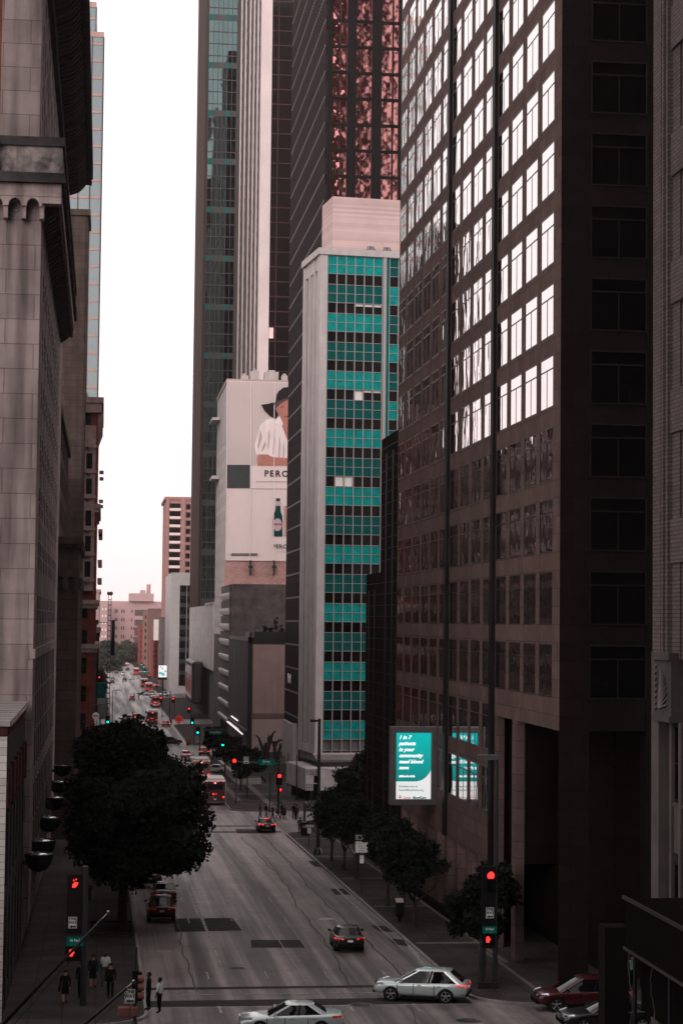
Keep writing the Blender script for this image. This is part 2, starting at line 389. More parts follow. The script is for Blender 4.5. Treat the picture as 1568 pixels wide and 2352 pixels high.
# utility trenches across the street at the junction
for (ya,yb) in ((99.3,101.2),(104.6,105.4),(205.5,207.0),(213,214.2)):
    ground_quad(mb, [(2.6 if ya>100 else 0,ya),(19.0,ya),(19.0,yb),(2.6 if ya>100 else 0,yb)], .004)
tag(mb.build('road_patches', m_patch), kind='structure')
mb = MB()
for Y in (236, 231.5, 208.5, 212.2): ground_quad(mb, [(3,Y),(16.5 if Y>225 else 18,Y),(16.5 if Y>225 else 18,Y+.25),(3,Y+.25)], .008)
for Y in (389.5, 386.6, 359.5, 362.3, 506, 503, 483, 698, 695, 667, 790, 813, 1002): ground_quad(mb, [(3,Y),(17,Y),(17,Y+.3),(3,Y+.3)], .008)
for Y in (99.0,102.9): ground_quad(mb, [(2.9,Y),(18.6,Y),(18.6,Y+.16),(2.9,Y+.16)], .008)
for Y in (91.2,93.4): ground_quad(mb, [(-12,Y-.8),(18.6,Y),(18.6,Y+.14),(-12,Y-.66)], .008)
for x0 in (6.05, 9.3, 12.6, 15.9):
    for Y in (97.2,): ground_quad(mb, [(x0,Y),(x0+.14,Y),(x0+.14,Y+2.2),(x0,Y+2.2)], .009)
    for j in range(24):
        Y = 108+j*12
        if 203 < Y < 236 or (j % 3 == 1 and Y < 200): continue
        if Y > 380: break
        ground_quad(mb, [(x0,Y),(x0+.1,Y),(x0+.1,Y+2.6),(x0,Y+2.6)], .009)
# stop bar and turn stripe beside the right kerb
for (a,b) in (((930,2160),(985,2235)),((990,2195),(1040,2240)),((575,1898),(655,1912))):
    p, q = G(*a), G(*b); d = (q-p); d.z = 0; n_ = Vector((-d.y,d.x,0)).normalized()*.09
    ground_quad(mb, [((p+n_).x,(p+n_).y),((p-n_).x,(p-n_).y),((q-n_).x,(q-n_).y),((q+n_).x,(q+n_).y)], .010)
for k in range(9):                                     # long pale worn seams along the lanes
    x = 3.6+k*1.85+random.uniform(-.3,.3); y = random.uniform(104,150); l = random.uniform(30,75)
    ground_quad(mb, [(x,y),(x+.05,y),(x+.05+random.uniform(-.2,.2),min(203,y+l)),(x+random.uniform(-.2,.1),min(203,y+l))], .005)
tag(mb.build('road_markings', m_paint), kind='structure')
mb = MB()
random.seed(21)
def seam(x, y, dx, dy, n, w):
    pts = [(x,y)]
    for i in range(n): x += dx+random.uniform(-.18,.18); y += dy+random.uniform(-.4,.4); pts.append((x,y))
    for (a,b),(c,d) in zip(pts, pts[1:]):
        t = Vector((c-a,d-b,0)).normalized(); nx, ny = -t.y*w/2, t.x*w/2
        ground_quad(mb, [(a+nx,b+ny),(a-nx,b-ny),(c-nx,d-ny),(c+nx,d+ny)], .006)
seam(5.3,104,.0,2.2,42,.07); seam(13.4,104,.02,2.0,48,.09);  seam(16.6,104,0,2.1,46,.10)
seam(3,128,1.4,.05,11,.05); seam(3,152,1.5,.05,10,.05); seam(3,178,1.5,.0,10,.05); seam(2.8,103.4,1.3,0,12,.06); seam(15,86,.0,1.2,10,.06); seam(8,84,.5,.8,9,.05)
tag(mb.build('tar_seams', M('tar_seam', (.075,.066,.065), .7, var=.4, vscale=2)), kind='structure')
# paving bands on the right pavement, planter soil strips
mb = MB()
for Y in (120,139,158,177,196): ground_quad(mb, [(19.5,Y),(23.8,Y),(23.8,Y+.7),(19.5,Y+.7)], .156)
ground_quad(mb, [(23.25,112),(23.55,112),(23.55,200),(23.25,200)], .158)
p = G(1138,2185,.15); 
ground_quad(mb, [(22.9,100.2),(23.15,100.2),(23.15,118),(22.9,118)], .158)
for (a,b,c,d) in ((17.2,250,18.0,300),(20.5,238,21.4,330),(17.6,262,24,263.2),(17.6,283,24,284.2),(18,300,24.5,301.5)): ground_quad(mb, [(a,b),(c,b),(c,d),(a,d)], .158)
tag(mb.build('paving_bands', m_brickband), kind='structure')
mb = MB()
for (x0,x1,a,b) in ((15.9,17.0,246,262),(16.1,17.2,266,282),(-.2,2.0,106,113),(0.1,2.2,122,129),(.3,2.1,139,144)): ground_quad(mb, [(x0,a),(x1,a),(x1,b),(x0,b)], .157)
tag(mb.build('planting_beds', m_patch), kind='structure')

def manhole(x, y, label, r=.42, pale=False):
    p = G(x, y, .006); mb = MB()
    mb.lathe((0,0,0), [(0,.012),(r*.8,.012),(r*.8,.02),(r,.02),(r+.05,0)], 20)
    for k in range(-3,4): mb.box(-r*.7,r*.7,k*r*.2-.01,k*r*.2+.01,.012,.02)
    o = mb.build('manhole_cover', M('cast_iron_pale', (.3,.29,.28), .45, metal=.4, var=.2) if pale else M('cast_iron', (.06,.055,.055), .45, metal=.5, var=.2)); o.location = p
    tag(o, label, 'manhole cover', 'manhole covers in the road')
manhole(376,2186,'pale round manhole cover in the left lane below the parked cars',.42,True)
manhole(545,2226,'round manhole cover in the middle of the near road',.5)
manhole(748,2112,'pale manhole cover in the road above the black sedan',.45,True)
manhole(830,2310,'dark manhole cover in the junction left of the white crossover',.6)
manhole(1073,2346,'dark manhole cover at the bottom edge below the white crossover',.6)
manhole(478,1916,'small pale cover on the far side of the big tree crown',.5,True)

# ---- haze
m_haze = bpy.data.materials.new('haze_air'); m_haze.use_nodes = True; nt = m_haze.node_tree; nt.nodes.clear()
ho = nt.nodes.new('ShaderNodeOutputMaterial'); hv = nt.nodes.new('ShaderNodeVolumePrincipled'); hv.inputs['Density'].default_value = .00009
hv.inputs['Color'].default_value = (1.0,.80,.80,1); hv.inputs['Anisotropy'].default_value = .65; nt.links.new(hv.outputs[0], ho.inputs['Volume'])
mb = MB(); mb.box(-950,1550,-200,3900,-28,320)
tag(mb.build('haze', m_haze), kind='stuff')
# ================================================================== BUILDINGS
XA = (0,1,0); NL = (-1,0,0); NR = (1,0,0); NF = (0,-1,0); UX = (1,0,0); UY = (0,1,0)
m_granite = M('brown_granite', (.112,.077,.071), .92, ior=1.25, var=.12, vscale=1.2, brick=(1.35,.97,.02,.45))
m_granited = M('brown_granite_dark', (.013,.0095,.009), .9, ior=1.25, var=.15, vscale=1.2, brick=(1.35,.97,.02,.5))  # same granite, darker copy with the tower front's shade in its colour
m_mirror = M('coated_glass', (.74,.68,.68), .02, metal=1.0, var=0, wavy=(.9,.02,(1,1,.45)))
m_mirrorf = M('dark_office_glass', (.003,.003,.003), .05, ior=1.2, var=0)
m_bronze = M('bronze_frame', (.018,.014,.013), .4, metal=.4, var=0)
m_lime = M('pale_limestone', (.225,.184,.18), .8, var=.2, vscale=.35, brick=(3.4,1.5,.03,.5), streak=.62)
m_lime2 = M('limestone_plain', (.29,.237,.23), .8, var=.3, vscale=.6, streak=.65)
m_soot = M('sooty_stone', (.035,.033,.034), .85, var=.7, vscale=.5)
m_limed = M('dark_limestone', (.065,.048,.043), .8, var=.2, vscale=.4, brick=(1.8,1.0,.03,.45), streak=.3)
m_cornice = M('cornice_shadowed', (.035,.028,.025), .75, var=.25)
m_brickr = M('red_brick', (.12,.034,.028), .85, var=.3, vscale=.6, brick=(.44,.15,.012,1.8))
m_redstone = M('red_sandstone', (.055,.024,.022), .85, var=.4, vscale=1.5, bump=.8, bscale=1.5)
m_whiteb = M('white_painted_brick', (.40,.37,.36), .65, var=.08, vscale=1, brick=(1.2,.36,.02,.45))
m_greyb = M('grey_painted_brick', (.05,.045,.044), .7, var=.12, vscale=1, brick=(.6,.2,.02,.6))
m_tancon = M('tan_concrete', (.42,.31,.29), .85, var=.1, vscale=.2)
m_pinkcon = M('pink_stucco', (.34,.235,.225), .9, var=.12, vscale=.3, streak=.12)
m_pinkbrick = M('pink_brick', (.42,.24,.22), .9, var=.12, vscale=.5, brick=(.8,.3,.02,.8))
m_greycon = M('grey_concrete_board', (.11,.10,.098), .85, var=.14, vscale=.5, stretch=(2,2,.3), streak=.3)
m_dkstone = M('dark_rubble_stone', (.09,.076,.074), .9, var=.35, vscale=.6, brick=(3,1.6,.03,.8))
m_whitewall = M('white_tile_wall', (.40,.37,.365), .6, var=.06, vscale=.2, brick=(2.4,2.0,.03,.72))
m_whitestone = M('white_marble', (.44,.40,.395), .55, var=.1, vscale=.4, streak=.12)
m_mull = M('pale_mullion', (.33,.30,.295), .5, var=0)
m_blackglass = M('black_glass', (.005,.004,.004), .06, ior=1.18, var=0)
m_roof = M('flat_roof', (.10,.095,.093), .9, var=.2)
m_int = M('dark_interior', (.012,.011,.011), .9, var=0)

# ---------- brown granite tower on the right
t = thing('office_tower', 'brown granite office tower with grid of sky-reflecting windows on the right', 'building', (24,101.6,g(110)))
zb = -14.7; ztop = 26.5+.95-2.84+3.93*9; mod = 4.07
Y0 = 101.6; Ye = 159.6; XR = 60
mb = MB(); wins = []
core = .06
# upper mass: core box behind the recessed glass
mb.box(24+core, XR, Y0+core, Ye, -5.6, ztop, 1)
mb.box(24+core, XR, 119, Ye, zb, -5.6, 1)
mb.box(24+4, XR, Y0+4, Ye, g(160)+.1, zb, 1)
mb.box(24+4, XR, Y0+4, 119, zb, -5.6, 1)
cent = [105.0+4.07*i for i in range(14)]      # window bay centres along the street
hw = 1.58
edges = [Y0]+sum([[c-hw, c+hw] for c in cent], [])+[Ye]
zlev = [26.45+3.93*k for k in range(8,-10,-1)] # window heads
def side(a,b,h0,h1,d,mi=0): mb.obox((24+core,0,0), UY, NL, a,b,0,core+d,h0,h1,mi)
for i in range(0, len(edges), 2):
    a, b = edges[i], edges[i+1]
    low = -5.6 if b < 118 else zb
    side(a if i else Y0+core+.002, b, low, ztop, 0)
for c in cent:
    low = -5.6 if c < 118 else zb
    prev = ztop
    for k, z1 in enumerate(zlev):
        z0 = z1-2.86
        if z0 < low+.2: break
        side(c-hw, c+hw, z1, prev, -.02)
        gb = (3,1)
        wins.append(((24+core, c-hw, z0), UY, NL, 2*hw, 2.86, (2,1), {'trans': .74, 'gd': .03, 'fd': .02, 'fw': .07}))
        prev = z0
    side(c-hw, c+hw, low, prev, -.02)
# dark vertical channels between the facade sections
for yy in (105.0+4.07*3.5, 105.0+4.07*7.5):
    mb.obox((24,0,0), UY, NL, yy-.42, yy+.42, -.05, .22, zb if yy > 118.9 else -5.6, ztop, 2)
# front (towards the camera)
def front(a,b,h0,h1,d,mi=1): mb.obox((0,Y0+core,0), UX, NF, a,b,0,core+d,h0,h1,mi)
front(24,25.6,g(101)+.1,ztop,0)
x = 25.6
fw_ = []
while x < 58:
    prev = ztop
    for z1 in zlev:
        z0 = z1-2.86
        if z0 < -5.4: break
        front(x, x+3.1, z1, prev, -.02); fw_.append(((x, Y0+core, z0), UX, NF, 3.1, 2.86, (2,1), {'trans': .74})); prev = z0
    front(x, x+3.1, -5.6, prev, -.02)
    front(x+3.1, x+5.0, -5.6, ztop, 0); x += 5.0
# columns of the tall arcade at the corner and along the pavement
mb.box(24,24.5,112.4,113.6,g(112)+.1,-5.6); mb.box(24,24.5,118.2,119.4,g(118)+.1,-5.55)
mb.box(28.7,29.9,Y0,Y0+1.2,g(102)+.1,-5.6,1); mb.box(33.7,34.9,Y0,Y0+1.2,g(102)+.1,-5.6,1); mb.box(39,40.2,Y0,Y0+1.2,g(102)+.1,-5.6,1)
for i in range(4,14):
    y = edges[2*i]; mb.box(24.02,24.7,y+.1,y+1.0,g(y)+.1,zb+.02)
mb.box(24,XR,Y0,Ye,ztop,ztop+1.2,0)
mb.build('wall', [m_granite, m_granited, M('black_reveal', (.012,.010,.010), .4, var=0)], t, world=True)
mb = MB(); 
for i in range(4,14):
    y0_ = edges[2*i]+1.0; y1_ = edges[2*i+2]+.1 if i < 13 else Ye
    mb.poly([(24.5,y0_,g(y0_)+.16),(24.5,y1_,g(y0_)+.16),(24.5,y1_,zb+.02),(24.5,y0_,zb+.02)])
    for k in range(1,3): yy = y0_+(y1_-y0_)*k/3; mb.box(24.42,24.5,yy-.05,yy+.05,g(y0_)+.16,zb+.02,1)
mb.build('shopfront', [m_mirror, m_bronze], t, world=True)
make_windows(t, wins, [m_mirror, m_bronze], 100)
make_windows(t, fw_, [m_mirrorf, m_bronze], 0, name='front_window')
# lower rear wings
mb = MB()
mb.box(24.0,XR,Ye+.01,169.3,g(160)+.1,16.0); mb.box(24.0,XR,169.31,178.5,g(175)+.1,4.4)
for (y,z1) in ((161.5,16),(165.3,16),(172,4.4),(175.8,4.4)): mb.box(23.94,24.01,y,y+1.0,-20,z1-1.5,1)
for z in [4.4-.97*k for k in range(1,24)]: mb.box(23.97,24.005,Ye+.1,178.4,z,z+.06,1)
for z in [16-.97*k for k in range(1,12)]: mb.box(23.97,24.005,Ye+.1,169.2,z,z+.06,1)
w_ = mb.build('rear_wing', [m_granited, M('black_reveal', (.01,.01,.01), .5)], t, world=True); w_['label'] = 'stepped lower brown rear wings of the tower'

# ---------- illuminated blade sign on the brown tower
t = thing('blade_sign', 'lit teal and white advertising blade sign fixed to the brown tower', 'sign', (22,140,-13.1))
pa = P(897,1670,139.6); pb = P(1003,1850,139.6)
x0, x1, z1, z0 = pa.x, pb.x, pa.z, pb.z
mb = MB(); b_ = .42
mb.box(x0,x1,139.6,140.5,z1-b_,z1); mb.box(x0,x1,139.6,140.5,z0,z0+b_); mb.box(x0,x0+b_,139.6,140.5,z0+b_,z1-b_); mb.box(x1-b_,x1,139.6,140.5,z0+b_,z1-b_)
mb.box(x0+b_,x1-b_,139.95,140.5,z0+b_,z1-b_)
for zz in (z0+1.2,(z0+z1)/2,z1-1.2): mb.box(x1-.02,24.05,139.95,140.15,zz-.1,zz+.1)
fr = mb.build('frame', M('sign_frame_metal', (.13,.12,.12), .35, metal=.6, var=.1), t, world=True, bevel=.12)
m_scrw = M('screen_white', (.3,.3,.3), .4, var=0, emit=(.93,.95,.95), es=.78)
m_scrt = bpy.data.materials.new('screen_teal'); m_scrt.use_nodes = True
nt = m_scrt.node_tree; b = nt.nodes['Principled BSDF']; b.inputs['Base Color'].default_value = (0,.1,.1,1); b.inputs['Roughness'].default_value = .4
ge = nt.nodes.new('ShaderNodeNewGeometry'); s_ = nt.nodes.new('ShaderNodeSeparateXYZ'); r_ = nt.nodes.new('ShaderNodeMapRange'); c_ = nt.nodes.new('ShaderNodeValToRGB')
r_.inputs['From Min'].default_value = z0; r_.inputs['From Max'].default_value = z1
c_.color_ramp.elements[0].position = .2; c_.color_ramp.elements[0].color = (.0,.20,.19,1); c_.color_ramp.elements[1].color = (.0,.62,.60,1); c_.color_ramp.elements[1].position = .95
nt.links.new(ge.outputs['Position'], s_.inputs[0]); nt.links.new(s_.outputs['Z'], r_.inputs['Value']); nt.links.new(r_.outputs[0], c_.inputs[0]); nt.links.new(c_.outputs[0], b.inputs['Emission Color']); b.inputs['Emission Strength'].default_value = .80
def S(px, py, d=0):   # point on the sign's screen measured in the close-up of the sign
    q = P((1520+px*500/1568)*.5741, (2850+py*500/1568)*.5741, 139.9-d); return q
mb = MB(); a = S(185,1133); b2 = S(675,240); mb.box(a.x,b2.x,139.9,139.94,a.z,b2.z)
sc_ = mb.build('screen', m_scrw, t, world=True)
mb = MB(); pts = [S(193,243,.01),S(650,243,.01),S(649,640,.01)]
for k in range(1,13):
    a_ = k/12*math.pi/2; pts.append(S(440+209*math.cos(a_), 640+230*math.sin(a_), .01))
pts.append(S(190,870,.01)); mb.prism(pts, (0,.008,0)); mb.build('screen', m_scrt, sc_, world=True)
m_tw = M('text_white', (.8,.8,.8), .4, var=0, emit=(1,1,1), es=.9); m_tg = M('text_green', (.03,.16,.15), .5, var=0, emit=(.02,.12,.11), es=.6); m_tr = M('text_red', (.4,.03,.03), .5, var=0, emit=(.45,.04,.03), es=.66)
u_ = (S(193,300)-S(193,200)).length/100
for i, s in enumerate(['1 in 7','patients','in your','community','need blood','now.']):
    q = S(236, 318+76*i, .03); text_mesh(s, 66*u_, m_tw, sc_, q, align='LEFT', shear=.3, offset=.012, sx=1.0, depth=.004)
q = S(236,805,.03); text_mesh('#GiveForLife', 38*u_, m_tw, sc_, q, align='LEFT', shear=.15, offset=.008, depth=.004)
q = S(232,932,.03); text_mesh('Schedule now at', 36*u_, m_tg, sc_, q, align='LEFT', depth=.004, offset=.003)
q = S(232,978,.03); text_mesh('CarterBloodCare.org', 36*u_, m_tg, sc_, q, align='LEFT', depth=.004, offset=.003)
q = S(284,1074,.03); text_mesh('Carter', 38*u_, m_tr, sc_, q, align='LEFT', depth=.004, offset=.004)
q = S(410,1074,.03); text_mesh('BloodCare', 38*u_, m_tg, sc_, q, align='LEFT', depth=.004, offset=.012)
mb = MB()
for q4 in ([(250,1034),(266,1058),(250,1050),(234,1058)], [(232,1062),(248,1058),(246,1084),(238,1080)], [(252,1058),(268,1062),(262,1080),(254,1084)], [(246,1086),(256,1086),(252,1100),(248,1100)]):
    mb.prism([S(a,b,.03) for a,b in q4], (0,.006,0))
mb.build('emblem', m_tr, sc_, world=True)

# ---------- right edge building
t = thing('corner_building', 'grey stone and brick building with carved panel at the right picture edge', 'building', (23.1,70,g(70)))
mb = MB()
X = 23.1
mb.box(X+.9,45,-80,81.0,g(81)-.1,75,0)  # unseen length and height behind the viewpoint added to darken the near street
mb.box(X,X+.9,79.9,81.0,g(80)+.1,-1.2,1)                 # corner pier
mb.box(X+.05,X+.9,79.85,81.0,-1.2,45,2)
for k,(a,b,d) in enumerate(((79.72,79.85,.16),(79.45,79.72,.04),(79.28,79.45,.2),(79.0,79.28,.1))): mb.box(X+d,X+.9,a,b,-1.2,45,2)
mb.box(X-.14,X+.9,78.0,80.55,-1.42,-1.1,3); mb.box(X-.12,X+.9,78.0,80.5,-3.95,-3.7,3)
mb.box(X-.03,X+.9,78.0,80.45,-3.7,-1.42,3)
for y in (78.9, 77.6, 76.2, 74.8): mb.box(X+.25,X+.9,y,y+.32,g(78)+.1,-3.95,1)
for y in (77.9,76.5,75.1): mb.box(X+.3,X+.9,y,y+1.1,-1.4,45,2)
for z in (-9.3,-14.9): mb.box(X+.36,X+.9,70,79.0,z,z+1.9,1); mb.box(X+.28,X+.9,70,79,z+1.9,z+2.05,3)
for z in (2.6,8.0,13.4,18.8,24.2): mb.box(X+.2,X+.9,70,78.9,z,z+1.8,2)
mb.build('wall', [m_int, M('corner_stone', (.10,.085,.082), .8, var=.2, streak=.3), M('tan_ribbed_brick', (.12,.097,.092), .8, var=.12, brick=(.5,.17,.03,.55)), M('dark_carved_stone', (.07,.062,.06), .8, var=.3)], t, world=True)
mb = MB()
for k in range(9):                                       # carved feathered panel
    a_ = k/8*1.4; mb.cyl((X-.06,79.6,-3.4),(X-.06,79.6-math.cos(a_)*1.1,-3.4+math.sin(a_)*1.5+.15),.09,.03,5)
for k in range(8): mb.cyl((X-.05,80.25,-3.5+k*.25),(X-.09,80.0,-3.4+k*.25),.06,.04,5)
mb.build('carved_panel', M('carved_stone_pale', (.16,.14,.135), .8, var=.3), t, world=True)
wins = []
for z in (-7.2,-12.8,-18): wins.append(((X+.5,77.0,z), UY, NL, 1.9, 3.1, (1,2)))
for z in (-1.0+1.9,4.4,9.8,15.2,20.6): wins.append(((X+.5,77.0,z), UY, NL, 1.9, 3.2, (1,2)))
make_windows(t, wins, [m_blackglass, m_bronze], 10)
t2_ = thing('pillar', 'broad black pillar under the canopy hiding the tails of the red and black cars', 'pillar', (19.4,75,g(75)))
mb = MB(); mb.box(19.35,20.3,74.2,75.2,g(75)-.1,-11.6,0); mb.box(19.25,20.4,74.05,75.35,g(75)-.1,g(75)+.5,0)
mb.build('shaft', M('pillar_black', (.012,.010,.010), .9, var=.2), t2_, world=True)
# theatre canopy
t = thing('canopy', 'dark street canopy with pale edge strip at the bottom right corner', 'canopy', (21,66,-11))
mb = MB(); mb.box(18.6,23.0,52,68.6,-11.4,-9.7,0); mb.box(18.52,18.6,51.9,68.7,-9.72,-9.6,1); mb.box(18.55,23.0,52,68.65,-11.5,-11.4,1)
mb.box(19.2,22.8,54,68.55,-13.6,-11.5,0)
mb.build('fascia', [M('canopy_roofing', (.007,.006,.006), 1.0, ior=1.1, var=0), M('canopy_edge', (.06,.054,.052), .35, metal=.5, var=.1)], t, world=True)
for y in (55,59.5,64,68.3): mb = MB(); mb.cyl((18.9,y,-11.5),(18.9,y,g(y)+.1),.07,n=8); mb.build('post', m_dark, t, world=True)
mb = MB(); random.seed(5)
for y in (57,61,65,68): 
    pz = -11.5; x_ = 18.6
    for k in range(9): 
        nx_ = x_+random.uniform(-.1,.1); mb.cyl((x_,y,pz),(nx_,y+random.uniform(-.15,.15),pz-.5),.012,n=4); x_ = nx_; pz -= .5
mb.build('hanging_cable', m_grey, t, world=True)
# ---------- left: low white brick building with red cornice
t = thing('brick_building', 'low white painted brick building with red sandstone cornice at the left edge', 'building', (-4.4,95,g(95)))
mb = MB()
Xw = -4.4; zt = -4.85
mb.box(-40,Xw-.35,95.35,117.4,g(95),zt-.9,0)
gy = g(96)
fac = []
facade(mb, fac, (Xw-.35,95.05,gy+.1), UY, NR, 22.3, -8.9-gy, 6, 2, 1.5, .9, .35, 0, 0, (2,3))
# upper storey on the side: plain painted brick with the red band below
mb.box(Xw-.36,Xw-.02,95.02,117.4,-7.3,zt-.8,0)
mb.box(Xw-.36,Xw+.10,94.96,117.4,-9.0,-7.3,2)
for k in range(6): mb.box(Xw-.36,Xw+.18,95+k*4+.3,95+k*4+1.0,-9.2,-7.1,2)
# front face: white piers with red stone infill
mb.box(Xw-1.3,Xw-.361,94.94,95.34,gy,-5.6,1)
mb.box(-40,Xw-1.3,95.0,95.34,-7.3,-5.6,2)
mb.box(Xw-1.3,Xw+.005,94.86,94.93,gy,-5.6,1)
for z in (-6.6,-7.6,-9.8,-12.2,-14.6): mb.box(-40,Xw-1.3,94.97,95.33,z,z+.35,1)
for x_ in (-7.4,-9.6,-12): mb.box(x_,x_+.9,94.95,95.34,gy,-5.6,1)
mb.box(-40,Xw-1.3,95.02,95.34,gy,-7.3,2)
wl_ = mb.build('wall', [m_greyb, m_whiteb, m_redstone], t, world=True)
mb = MB(); mb.box(-40,Xw+.02,94.85,117.4,-5.55,-5.1)
for k in range(7): mb.cyl((Xw+.0,95.4+k*3.2,-5.12),(Xw+.0,97.6+k*3.2,-5.12),.16,.16,8)
mb.build('cornice', m_redstone, t, world=True)
mb = MB(); mb.box(-6.2,Xw+.15,94.6,117.4,-5.1,zt); mb.box(-40,-6.2,94.6,117.4,-5.12,zt-.18)
for k in range(9): mb.box(-6.2,Xw+.16,96.5+k*2.2,96.53+k*2.2,zt,zt+.012,1)
mb.build('roof_coping', [M('coping_metal', (.24,.22,.215), .4, metal=.2, var=.2), m_dark], t, world=True)
mb = MB(); mb.box(Xw+.15,Xw+.19,94.7,117.3,-5.1,-4.92); mb.build('gutter_edge', m_chrome, t, world=True)
make_windows(t, fac, [m_glassd, m_bronze], 40)
# bowl shaped uplights along the left wall
for k, (xr, yy, lb) in enumerate(((123,1962,'nearest and lowest'),(129,1931,'second nearest'),(141,1878,'third'),(150,1832,'fourth'),(158,1796,'fifth'),(165,1759,'farthest and smallest'))):
    p = PX(xr, yy, -2.6); t = thing('wall_bowl_light', f'black half bowl uplight on the left wall, {lb} of the row', 'wall light', (-3.45,p.y,p.z), 0, 'bowl uplights on the left wall')
    mb = MB(); mb.lathe((0,0,0), [(.05,-1.05),(.45,-.92),(.72,-.6),(.83,-.15),(.84,0),(.78,0),(.7,-.2),(.1,-.3)], 20); mb.box(-.98,-.5,-.12,.12,-.6,-.35); mb.build('bowl', m_black, t)
    mb = MB(); mb.lathe((0,0,.02), [(.84,-.02),(.86,.02),(.82,.04)], 20); mb.lathe((0,0,-.1),[(.02,.16),(.4,.12),(.7,.02)],16); mb.build('glass_rim', M('uplight_glass', (.35,.34,.34), .08, metal=.8, var=0), t)

# ---------- left: tall limestone hotel with two cornices
t = thing('stone_tower', 'tall limestone building with two deep dark cornices on the left', 'building', (-4.5,131,g(131)))
mb = MB(); wins = []
gy = g(131)
mb.box(-45,-4.535,131.4,190,gy,28.5,0)
mb.box(-45,-4.935,135.9,219,gy,50,0)
# street side of the lower part: piers and slot windows
mb.box(-4.9,-4.5,131.4,136,gy,28,0)
facade(mb, wins, (-4.535,136.0,-2.0), UY, NR, 54, 30.0, 13, 8, 2.4, 1.6, .035, 0, 0, (1,2), {'gd':.01,'fd':.03})
facade(mb, wins, (-4.535,136.0,gy+.1), UY, NR, 54, -2.6-gy, 13, 2, 1.9, 1.0, .035, 0, 0, (2,3), {'gd':.01,'fd':.03})
mb.box(-4.9,-4.35,130.9,190.1,-2.62,-1.98,0)
mb.box(-5.3,-4.9,135.9,139,30,50,0)
facade(mb, wins, (-4.935,139,30.0), UY, NR, 79.9, 17.5, 19, 4, 2.4, 1.4, .035, 0, 0, (1,2), {'gd':.01,'fd':.03})
mb.box(-45,-4.5,131.0,131.39,gy,28.0,0)
mb.box(-7.6,-4.9,135.5,135.89,31,52,0); mb.box(-45,-7.6,135.6,135.88,31,52,1)
mb.build('wall', [m_lime, m_brickr], t, world=True)
make_windows(t, wins, [m_glassd, m_dark], 100)
# intermediate cornice with arched corbels
mb = MB(); zc0 = 28.0
mb.box(-45,-3.0,129.5,190,31.3,31.9,1); mb.box(-45,-3.15,129.7,190,29.5,31.3,2); mb.box(-45,-2.95,129.45,190.1,28.85,29.5,1)
mb.box(-45,-3.2,129.9,190,28.0,28.85,0)
for k in range(10): mb.box(-4.7,-2.9,131+k*6,131.5+k*6,28.86,29.45,1)
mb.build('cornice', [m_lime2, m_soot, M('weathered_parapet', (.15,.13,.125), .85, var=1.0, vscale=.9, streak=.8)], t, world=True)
# corbel band facing the camera
mb = MB(); xs0 = -3.2; bw_ = 1.18
for k in range(12):
    xr_ = -4.45-k*bw_*1.0
    mb.box(xr_-.14,xr_+.14,130.15,131.0,26.55,27.6)
    mb.lathe((xr_,130.35,27.3),[(.02,.3),(.2,.25),(.22,.1),(.12,-.2),(.18,-.45),(.02,-.6)],10)
    pts = []
    xl, xr2 = xr_-bw_, xr_
    n_ = 12
    arc = [(xl+.17+(bw_-.34)/2*(1-math.cos(math.pi*i/n_)), 27.35+.52*math.sin(math.pi*i/n_)) for i in range(n_+1)]
    poly = [(xl,28.0),(xl,27.35)]+arc+[(xr2,27.35),(xr2,28.0)]
    for i in range(n_):
        a, b = arc[i], arc[i+1]
        mb.add([(a[0],129.95,a[1]),(b[0],129.95,b[1]),(b[0],129.95,28.02),(a[0],129.95,28.02),(a[0],131,a[1]),(b[0],131,b[1])],[(0,1,2,3),(0,4,5,1)])
    for (xa,xb) in ((xl,xl+.17),(xr2-.17,xr2)): mb.box(xa,xb,129.95,131,27.35,28.02)
    for q in range(5):                                   # carved flower in each arch
        a_ = math.pi*(.15+.7*q/4); mb.cyl(((xl+xr2)/2,130.98,27.1),((xl+xr2)/2+math.cos(a_)*.3,130.96,27.1+math.sin(a_)*.42),.05,.03,5)
mb.box(-4.45,-3.2,129.95,131,27.55,28.02)
mb.build('corbel_band', m_lime2, t, world=True)
mb = MB()
for k in range(46):
    y = 131.6+k*1.28
    mb = MB(); mb.prism([(-4.45,y,26.6),(-3.5,y,27.3),(-3.25,y,28.0),(-4.45,y,28.0)], (0,.5,0))
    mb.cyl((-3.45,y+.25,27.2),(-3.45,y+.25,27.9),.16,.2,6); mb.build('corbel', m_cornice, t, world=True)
# top cornice, seen from below
mb = MB(); Y1, Y2 = 134.5, 219.5
mb.box(-45,-1.9,Y1-2.4,Y2+.8,49.6,51.0); mb.box(-45,-2.2,Y1-2.1,Y2+.6,48.9,49.6); mb.box(-45,-3.2,Y1-1.2,Y2+.4,48.2,48.9); mb.box(-45,-4.5,Y1-.3,Y2+.2,46.6,48.2)
for k in range(66):
    y = 134+k*1.3; mb.prism([(-4.45,y,47.4),(-3.4,y,47.8),(-2.9,y,48.3),(-2.5,y,48.88),(-4.45,y,48.88)], (0,.55,0))
for k in range(129): y = 133.5+k*.67; mb.box(-2.35,-2.0,y,y+.3,48.75,49.0)
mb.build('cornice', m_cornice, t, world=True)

t.location = t.location*.903; t.scale = (.903,.903,.903)
mb = MB(); mb.box(-45,-5.0,131.5,210,-24,-20)
pl_ = mb.build('plinth', m_lime, t, world=False); pl_.location = (4.5,-131,-g(131))

